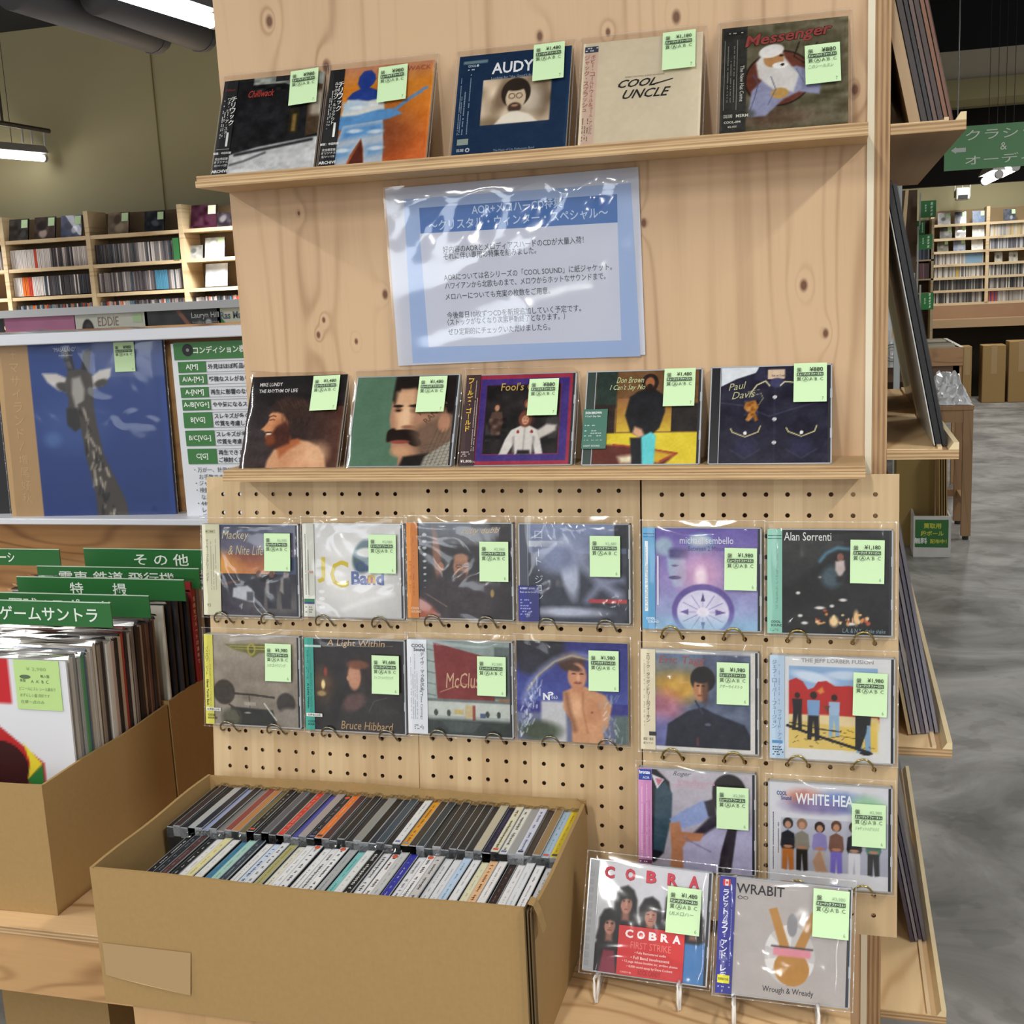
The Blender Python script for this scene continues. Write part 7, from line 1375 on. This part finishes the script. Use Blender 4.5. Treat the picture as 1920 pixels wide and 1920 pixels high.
# dark ducts under the ceiling
DUCT = mat('dark_duct', '4e4c50', .55)
for lb, pts, r_ in [('dark round duct under the ceiling, ending furthest left', [(301, 72), (20, -20)], .085), ('dark round duct under the ceiling, ending beside the plywood panel', [(386, 68), (180, -10)], .085)]:
    Z_ = 1.62; a, b2 = atz(*pts[0], Z_), atz(*pts[1], Z_); c = (a+b2)/2; root = thing('ceiling_duct', lb, 'duct', tuple(c), group='dark ducts under the ceiling')
    MB().tube([a-c, a-c+(b2-a)*.03, b2-c], [r_*.8, r_, r_], 16).build('duct_body', DUCT, root, smooth=True); MB().tube([a-c+(b2-a)*.06, a-c+(b2-a)*.08], r_*1.04, 16).build('collar', DUCT, root)
    MB().tube([(0, 0, r_*.5), (0, 0, CEIL_Z-Z_)], .006, 6).build('hanger', TRK, root)

# ================================================================ records leaning on the side shelves
def side_record(label, y, zt, xb, lean, col, th=.0035, L=.30, H=.312, bag=True, group='records leaning on the side shelves'):
    root = thing('vinyl_record', label, 'record', (xb, y, zt+.0016), (0, -lean, 0), group)
    MB().box(-th, 0, 0, 0, L, H, flat(col, .4)).build('record_sleeve', None, root)
    if bag: MB().box(-th-.0008, -.003, -.0003, .0008, L+.002, H+.004, VIN2).build('plastic_bag', None, root)
S1, S2, S3, S4 = .4187, .0469, -.3253, -.6893
k = 0
for zt, y, lst, lean in [(S1, .052, [('b89a72', .012), ('3a2c2a', .006), ('2a2224', .004), ('6a5048', .004), ('4a3630', .005), ('8a5a3c', .004), ('7a4c34', .003)], .215), (S2, .055, [('c4c8c6', .0012), ('101012', .006), ('19191b', .004)], .195), (S3, .075, [('cbb48a', .004), ('8a8690', .004), ('b4aeb0', .004), ('6a6478', .004), ('a09aa4', .004), ('7a7688', .004), ('8f8c98', .004)], .185), (S4, .21, [('4a4258', .005), ('8f8c96', .004), ('5a5468', .004), ('77747e', .004)], .19)]:  # near-white sleeve on the second shelf paints in its bag's reflection
    x = .9335
    tot = sum(t for _, t in lst); x = .9325-(tot+.0016*len(lst))
    for i, (c, th) in enumerate(lst):
        x += th+.0016
        nm = ['top', 'second', 'third', 'lowest'][[S1, S2, S3, S4].index(zt)]
        side_record('record leaning on the %s side shelf, %s from the panel' % (nm, ['first', 'second', 'third', 'fourth', 'fifth', 'sixth', 'seventh'][i]), y+.002*i, zt, x, lean, c, th=th, bag=(c != 'c4c8c6'))
    side_record(('white-backed' if nm == 'second' else 'grey')+' record further back on the %s side shelf' % nm, y+.36, zt, .93, lean, 'c9ccca' if nm == 'second' else lst[-1][0], th=.008)

# ================================================================ aisle furniture on the right
AP = wood('aisle_wood', 'a88560', '7c5c3e', grain='Z', across='X', f_across=9, seed=50.2)
st = thing('stool_table', 'slim wooden side table with plastic bags on top, in the aisle', 'table', (1.42, 5.3, FLOOR_Z))
zt = at(1806, 760, 5.14).z; xa, xb = at(1745, 765, 5.14).x, at(1826, 760, 5.14).x
wpart('table_top', MB().box(xa, 5.12, zt-.022, xb, 5.62, zt), AP, st)
for x in (xa, xb-.05):
    for y in (5.13, 5.55): wpart('leg', MB().box(x, y, FLOOR_Z+.02, x+.048, y+.04, zt-.022), AP, st); wpart('foot', MB().tube([(x+.024, y+.02, FLOOR_Z+.0005), (x+.024, y+.02, FLOOR_Z+.02)], .016), flat('2a2a2a'), st)
wpart('apron', MB().box(xa+.048, 5.135, zt-.09, xb-.05, 5.155, zt-.022), AP, st); wpart('cross_bar', MB().box(xa+.048, 5.555, FLOOR_Z+.16, xb-.05, 5.58, FLOOR_Z+.20), AP, st); wpart('cross_bar', MB().box(xb-.036, 5.17, FLOOR_Z+.16, xb-.012, 5.55, FLOOR_Z+.20), AP, st)
BAG = sleeve_mat('milky_bag', base=.12, gain=1, bump=.7, scale=20, tint=.55, rough=.2)
def crumple(w_, d_, h_, seed):
    r = random.Random(seed); n = 12; mb = MB(); vs = []
    for j in range(n+1):
        for i in range(n+1):
            e = min(i, n-i, j, n-j)/n*2; vs.append((w_*(i/n-.5)+r.uniform(-.01, .01), d_*(j/n)+r.uniform(-.01, .01), h_*(min(1, e*2.5))*r.uniform(.55, 1)+.003))
    m_ = len(vs); vs += [(v[0], v[1], .001) for v in vs]; fs = [[j*(n+1)+i, j*(n+1)+i+1, (j+1)*(n+1)+i+1, (j+1)*(n+1)+i] for j in range(n) for i in range(n)]
    fs += [[v+m_ for v in f[::-1]] for f in fs]; return mb.add(vs, fs)
for i, (dx, dy, hz) in enumerate([(0, 0, .05), (.01, .10, .10), (.0, .26, .16)]):
    root = thing('plastic_bags', ['bundle of clear plastic bags at the front of the aisle table', 'bundle of clear plastic bags in the middle of the aisle table', 'tall bundle of pinkish plastic bags at the back of the aisle table'][i], 'bags', ((xa+xb)/2+dx, 5.14+dy, zt+.001), group='plastic bags on the aisle table')
    crumple(xb-xa-.02, .20, hz, i+1).build('bag_bundle', BAG, root)
# flattened cartons and the give-away box
gx0, gx1 = at(1712, 1045, 4.70).x, at(1782, 1045, 4.70).x; gz1 = at(1783, 968, 4.70).z
gb = thing('sign_box', 'low white box with a green notice at the foot of the aisle table', 'box', ((gx0+gx1)/2, 4.75, FLOOR_Z))
WB = mat('white_board_worn', 'c9cac6', .6, noise=.08, nscale=12)
wpart('front_board', MB().box(gx0, 4.70, FLOOR_Z+.001, gx1, 4.712, gz1), WB, gb); wpart('side_board', MB().box(gx1-.008, 4.712, FLOOR_Z+.001, gx1, 5.02, gz1-.004), WB, gb); wpart('side_board', MB().box(gx0, 4.712, FLOOR_Z+.001, gx0+.008, 5.02, gz1-.004), WB, gb); wpart('base', MB().box(gx0+.008, 4.712, FLOOR_Z+.001, gx1-.008, 5.02, FLOOR_Z+.01), WB, gb)
g = wpart('notice', MB().box(gx0+.008, 4.698, FLOOR_Z+.052, gx1-.012, 4.6995, gz1-.018), flat('2f6a34', .5), gb); lm = MB(); cx = (gx0+gx1)/2-gb.location.x; gh = gz1-FLOOR_Z
text(lm, '買取用', cx, gh*.70, gh*.13, 'b8c040', align='C', bold=.03); text(lm, '段ボール', cx, gh*.52, gh*.13, 'b8c040', align='C', bold=.03); text(lm, '無料', cx-.055, gh*.33, gh*.15, 'e0e6e0', align='C', bold=.03); text(lm, '配布中！', cx+.03, gh*.34, gh*.11, 'b8c040', align='C', bold=.03)
q_ = lm.build('lettering', None, g); q_.location = (gb.location.x, 4.6975, FLOOR_Z)
for i in range(4):
    r_ = thing('flat_carton', 'flattened cardboard carton on edge in the white box, %s from the right' % ['first', 'second', 'third', 'fourth'][i], 'carton', (gx1-.013-i*.011, 4.72, FLOOR_Z+.0105), (0, -.02, 0), group='flattened cartons in the white box')
    MB().box(-.006, 0, 0, 0, .20, .60-.01*i, KRAFT2, bev=.001).build('carton_sheet', None, r_)
for i in range(2):
    r_ = thing('flat_carton', ['wide flattened carton facing the aisle at the back of the white box', 'second wide flattened carton behind the first in the white box'][i], 'carton', (gx1-.062-.01*i, 4.93+.03*i, FLOOR_Z+.0105), group='flattened cartons in the white box')
    MB().box(-.19, 0, 0, 0, .008, .62, mat('back_carton_olive', '96804c', .8)).build('carton_sheet', None, r_)
b0 = at(1650, 690, 6.86); b1_ = at(1716, 512, 6.86); hb = thing('plastic_bag', 'large clear printed bag hanging on the browser bin behind the leaning records', 'bag', (b0.x, 6.87, b0.z))
n = 10; mb = MB(); r = random.Random(3); Wb, Hb = b1_.x-b0.x, b1_.z-b0.z
vs = [(Wb*i/n, .01*math.sin(i*1.4+j*.5)+r.uniform(-.006, .006), Hb*j/n) for j in range(n+1) for i in range(n+1)]
mb.add(vs, [[j*(n+1)+i, j*(n+1)+i+1, (j+1)*(n+1)+i+1, (j+1)*(n+1)+i] for j in range(n) for i in range(n)]); bb = mb.build('bag_sheet', BAG, hb); MB().box(0, .02, 0, Wb*.97, .024, Hb, mat('bag_paper_white', 'd4d8d6', .6)).build('paper', None, hb)
lm = MB(); cx, cz = Wb*.35, Hb*.16
for rr in (.060, .042, .020):
    vs = []
    for i in range(24):
        t = 2*math.pi*i/24
        for q in (1, .88): vs.append((cx+rr*q*math.cos(t), -.022, cz+rr*q*math.sin(t)))
    lm.add(vs, [[2*i, 2*i+1, (2*i+3) % 48, (2*i+2) % 48] for i in range(24)], flat('6a6c6a'))
specks(lm, Wb*.66, cz-.05, Wb*.85, cz+.05, '6a6c6a', y=-.022, rows=3, vertical=True); lm.build('print', None, hb)
# pole with green shelf flags, side shelf unit
su = thing('cd_shelving', 'brown end of a CD shelf unit with green flags in the aisle', 'shelf', (1.45, 8.4, FLOOR_Z))
DB = mat('dark_brown_laminate', '5f4633', .6)
x0, x1 = at(1690, 430, 8.2).x, at(1719, 430, 8.2).x; zt = at(1700, 357, 8.2).z
wpart('end_panel', MB().box(x0-.5, 8.2, FLOOR_Z, x1, 8.24, zt), DB, su)
x2, x3 = at(1719, 480, 8.6).x, at(1746, 480, 8.6).x
for y in (487, 523, 549): z = at(1730, y, 8.6).z; wpart('shelf', MB().box(x2-.02, 8.6, z-.012, x3+.02, 8.85, z), SHW, su)
wpart('upright', MB().box(x3, 8.6, FLOOR_Z, x3+.02, 8.85, at(1746, 410, 8.6).z), SHW, su); wpart('back', MB().box(x2-.02, 8.85, FLOOR_Z, x3+.02, 8.86, at(1746, 410, 8.6).z), DB, su)
spines(x2, x3, at(1730, 487, 8.6).z, 'upper shelf of the aisle end unit', [('6a7890', 'x'), ('3a3a44', 'x'), ('9aa8b8', 'x')], False, 8.63, T=.012)
spines(x2, x3, at(1730, 523, 8.6).z, 'lower shelf of the aisle end unit', [('8a5a60', 'x'), ('6a4a50', 'x'), ('a07a7c', 'x')], False, 8.63, T=.012)
for i, (xl, yt, xr, yb, Y_) in enumerate([(1727, 377, 1755, 407, 8.1), (1719, 415, 1734, 438, 8.3), (1723, 440, 1748, 467, 8.1), (1727, 550, 1750, 580, 7.6)]):
    a, b2 = at(xl, yt, Y_), at(xr, yb, Y_); root = thing('flag_sign', 'small green shelf flag, %s in the aisle' % ['topmost', 'second from the top', 'third from the top', 'lowest, above the record bin'][i], 'sign', (a.x, Y_, b2.z), group='green shelf flags in the aisle')
    W_, H_ = b2.x-a.x, a.z-b2.z; p = MB().box(0, 0, 0, W_, .006, H_, mat('flag_green', '1f7a34', .4)).build('plate', None, root); lm = MB(); specks(lm, W_*.55, H_*.1, W_*.85, H_*.9, 'bfe0c4', vertical=True, rows=1, fill=.95); specks(lm, W_*.2, H_*.35, W_*.42, H_*.7, 'bfe0c4', vertical=True, rows=1, fill=.95); q_ = lm.build('lettering', None, p); q_.location = (0, -.002, 0)
    MB().box(-.012, .001, -.05 if i != 2 else FLOOR_Z-b2.z, 0, .006, H_+.06, mat('flag_pole', 'a8aaa0', .4)).build('pole', None, root)
# white post and plywood sheet in the gap
a, b2 = at(1683, 97, 6.5), at(1691, 400, 6.5); pw = thing('white_post', 'pale white post seen between the rack and the leaning records', 'post', ((a.x+b2.x)/2, 6.5, FLOOR_Z))
wpart('post_body', MB().box(a.x, 6.5, FLOOR_Z, b2.x, 6.55, a.z), mat('bluish_white_paint', 'b4bcc0', .5), pw); wpart('base_plate', MB().box(a.x-.04, 6.47, FLOOR_Z, b2.x+.04, 6.6, FLOOR_Z+.01), mat('bluish_white_paint', 'b4bcc0', .5), pw)
a, b2, c_ = at(1698, 356, 6.0), at(1704, 356, 6.0), at(1694, 440, 6.0); ps = thing('wood_batten', 'leaning pale wooden batten in front of the brown shelf end', 'batten', (c_.x, 6.0, c_.z-.6)); tag(ps, kind=None)
MB().hexa([(-.06, 0, 0), (-.03, 0, 0), (-.03, .03, 0), (-.06, .03, 0), (a.x-c_.x+.0, 0, a.z-c_.z+.6), (b2.x-c_.x, 0, a.z-c_.z+.6), (b2.x-c_.x, .03, a.z-c_.z+.6), (a.x-c_.x, .03, a.z-c_.z+.6)], mat('pale_batten', 'dcc198', .6)).build('batten', None, ps)
# record bins in the aisle
BYf = 6.9; q0, q1 = at(1738, 650, BYf), at(1806, 650, BYf); zr = q1.z; zb_ = at(1806, 685, BYf).z; bk = atz(1748, 582, zr); bk.y = 8.1; BD = bk.y-BYf
rb = thing('record_bin', 'wooden record browser bin with a white-edged rim along the aisle', 'bin', ((q0.x+q1.x)/2, BYf, FLOOR_Z))
BW = wood('bin_side', 'a8825c', '7d5c3e', grain='X', across='Z', f_across=7, seed=71)
xl, xr = q0.x-.75, q1.x
wpart('front_board', MB().box(xl, BYf, zb_, xr, BYf+.02, zr-.004), BW, rb); wpart('side_board', MB().box(xr-.02, BYf+.02, zb_, xr, bk.y, zr-.004), BW, rb); wpart('side_board', MB().box(xl, BYf+.02, zb_, xl+.02, bk.y, zr-.004), BW, rb)
wpart('rim', MB().box(xr-.024, BYf-.002, zr-.004, xr+.002, bk.y, zr), mat('rim_white', 'dcd8cc', .4), rb); wpart('frame', MB().box(xl, BYf+.01, zb_-.10, xr-.02, BYf+.05, zb_-.001), DB, rb); wpart('leg', MB().box(xr-.06, BYf+.01, FLOOR_Z, xr-.005, BYf+.06, zb_-.001), BW, rb); wpart('leg', MB().box(xl, BYf+.01, FLOOR_Z, xl+.05, BYf+.06, zb_-.10), BW, rb); wpart('base', MB().box(xl+.02, BYf+.02, zb_+.001, xr-.02, bk.y, zb_+.015), BW, rb)
mb = MB(); r = random.Random(9); y = BYf+.06
while y < bk.y-.1:
    c = r.choice(['5a6a5c', 'b8ac94', '8a8478', '3a4a44', 'c8c0ac', '6a6258', '3f3a36', 'a09a8c']); hh = r.uniform(-.01, .02); mb.box(xl+.03, y, zb_+.016, xr-.03-r.uniform(0, .02), y+.010, zr+hh-.01, flat(c, .35)); y += r.uniform(.014, .03)
tag(mb.build('vinyl_records'), 'mixed records standing in the aisle browser bin', 'records', kind='stuff')

# ================================================================ notice on the panel
NB = BY-.0035
c4 = [at(x, y, NB) for x, y in ((747, 686), (1210, 665), (1199, 314), (727, 353))]
no = thing('notice', 'printed A4 notice with a blue banner in a shiny clear sleeve on the panel', 'notice', tuple(c4[0])); O = Vector(c4[0]); ex = (c4[1]-c4[0]).normalized(); ez = (c4[3]-c4[0]); ez = (ez-ex*ez.dot(ex)).normalized(); ey = ez.cross(ex)
no.matrix_world = Matrix(((ex.x, ey.x, ez.x, O.x), (ex.y, ey.y, ez.y, O.y), (ex.z, ey.z, ez.z, O.z), (0, 0, 0, 1)))
NW, NH = (c4[1]-c4[0]).length, ((c4[3]-c4[0]).length+(c4[2]-c4[1]).length)/2
def NP(x, y):
    P = at(x, y, NB)-O; return P.dot(ex), P.dot(ez)
pp_ = MB().box(0, .0, 0, NW, .0012, NH, mat('white_card', 'd5d7e2', .6)).build('backing_card', None, no)
lm = MB()
def nq(pts, col, y): 
    mb = [NP(*p) for p in pts]; lm.add([(a[0], y, a[1]) for a in mb], [[0, 1, 2, 3]], flat(col, .5))
x0, z0 = NP(773, 680); x1, z1 = NP(1200, 668); _, zt_ = NP(789, 392)
nq([(774, 681), (1201, 668), (1183, 343), (757, 374)], 'a8bfe6', -.0002)
nq([(804, 651), (1165, 638), (1158, 416), (787, 438)], 'd8dbe8', -.0003)
nq([(789, 438), (1158, 417), (1157, 364), (786, 390)], '3f74ba', -.0004)
def nt_(t, x, y, xe, hpx, col, bold=0):
    a = NP(x, y); b2 = NP(xe, y-(xe-x)*.052); h_ = hpx*.00068; th_ = math.atan2(b2[1]-a[1], b2[0]-a[0])*0
    text(lm, t, a[0], a[1], h_, col, y=-.0006, w=abs(b2[0]-a[0]), bold=bold)
nt_('AOR+メロハーCD特集', 885, 403, 1055, 19, 'c9dcf4', .015); nt_('～クリスタル・ウィンター・スペシャル～', 805, 434, 1141, 19, 'c9dcf4', .015)
D_ = '4a4c58'
for t, x, y, xe, h_ in [('好内容のAORとメロディアスハードのCDが大量入荷！', 831, 475, 1095, 13), ('それに伴い専用の特集を組みました。', 832, 488, 1006, 13), ('AORについては名シリーズの「COOL SOUND」に紙ジャケット。', 833, 527, 1148, 13), ('ハワイアンから北欧ものまで、メロウからホットなサウンドまで。', 835, 543, 1136, 13), ('メロハーについても充実の枚数をご用意。', 836, 563, 1032, 13), ('今後毎日10枚ずつCDを新規追加していく予定です。', 839, 598, 1090, 13), ('（ストックがなくなり次第更新終了となります。）', 840, 611, 1060, 13), ('ぜひ定期的にチェックいただけましたら。', 841, 629, 1032, 13)]: nt_(t, x, y, xe, h_, D_, .008)
q_ = lm.build('print', None, pp_)
mb = MB(); n = 26; vs = []
for j in range(n+1):
    for i in range(n+1):
        u, v = i/n, j/n; e = min(1, 8*min(u, 1-u, v, 1-v)); k = max(0, v-.45)/.55
        d = .0016*math.sin(u*26+v*9)*k+.0022*math.sin((u*1.0-v*.55)*31)*k+.0010*math.sin(u*7-v*13)+.003*math.exp(-((v-.93)/.03)**2)
        vs.append((-.002+(NW+.004)*u, -.0030-e*(d+.001)-.0005, -.002+(NH+.004)*v))
mb.add(vs, [[j*(n+1)+i, j*(n+1)+i+1, (j+1)*(n+1)+i+1, (j+1)*(n+1)+i] for j in range(n) for i in range(n)], sleeve_mat('notice_film', base=.03, gain=1.1, bump=.25, scale=11, rough=.08)); mb.build('clear_sleeve', None, no, smooth=True)
bpy.context.view_layer.update()
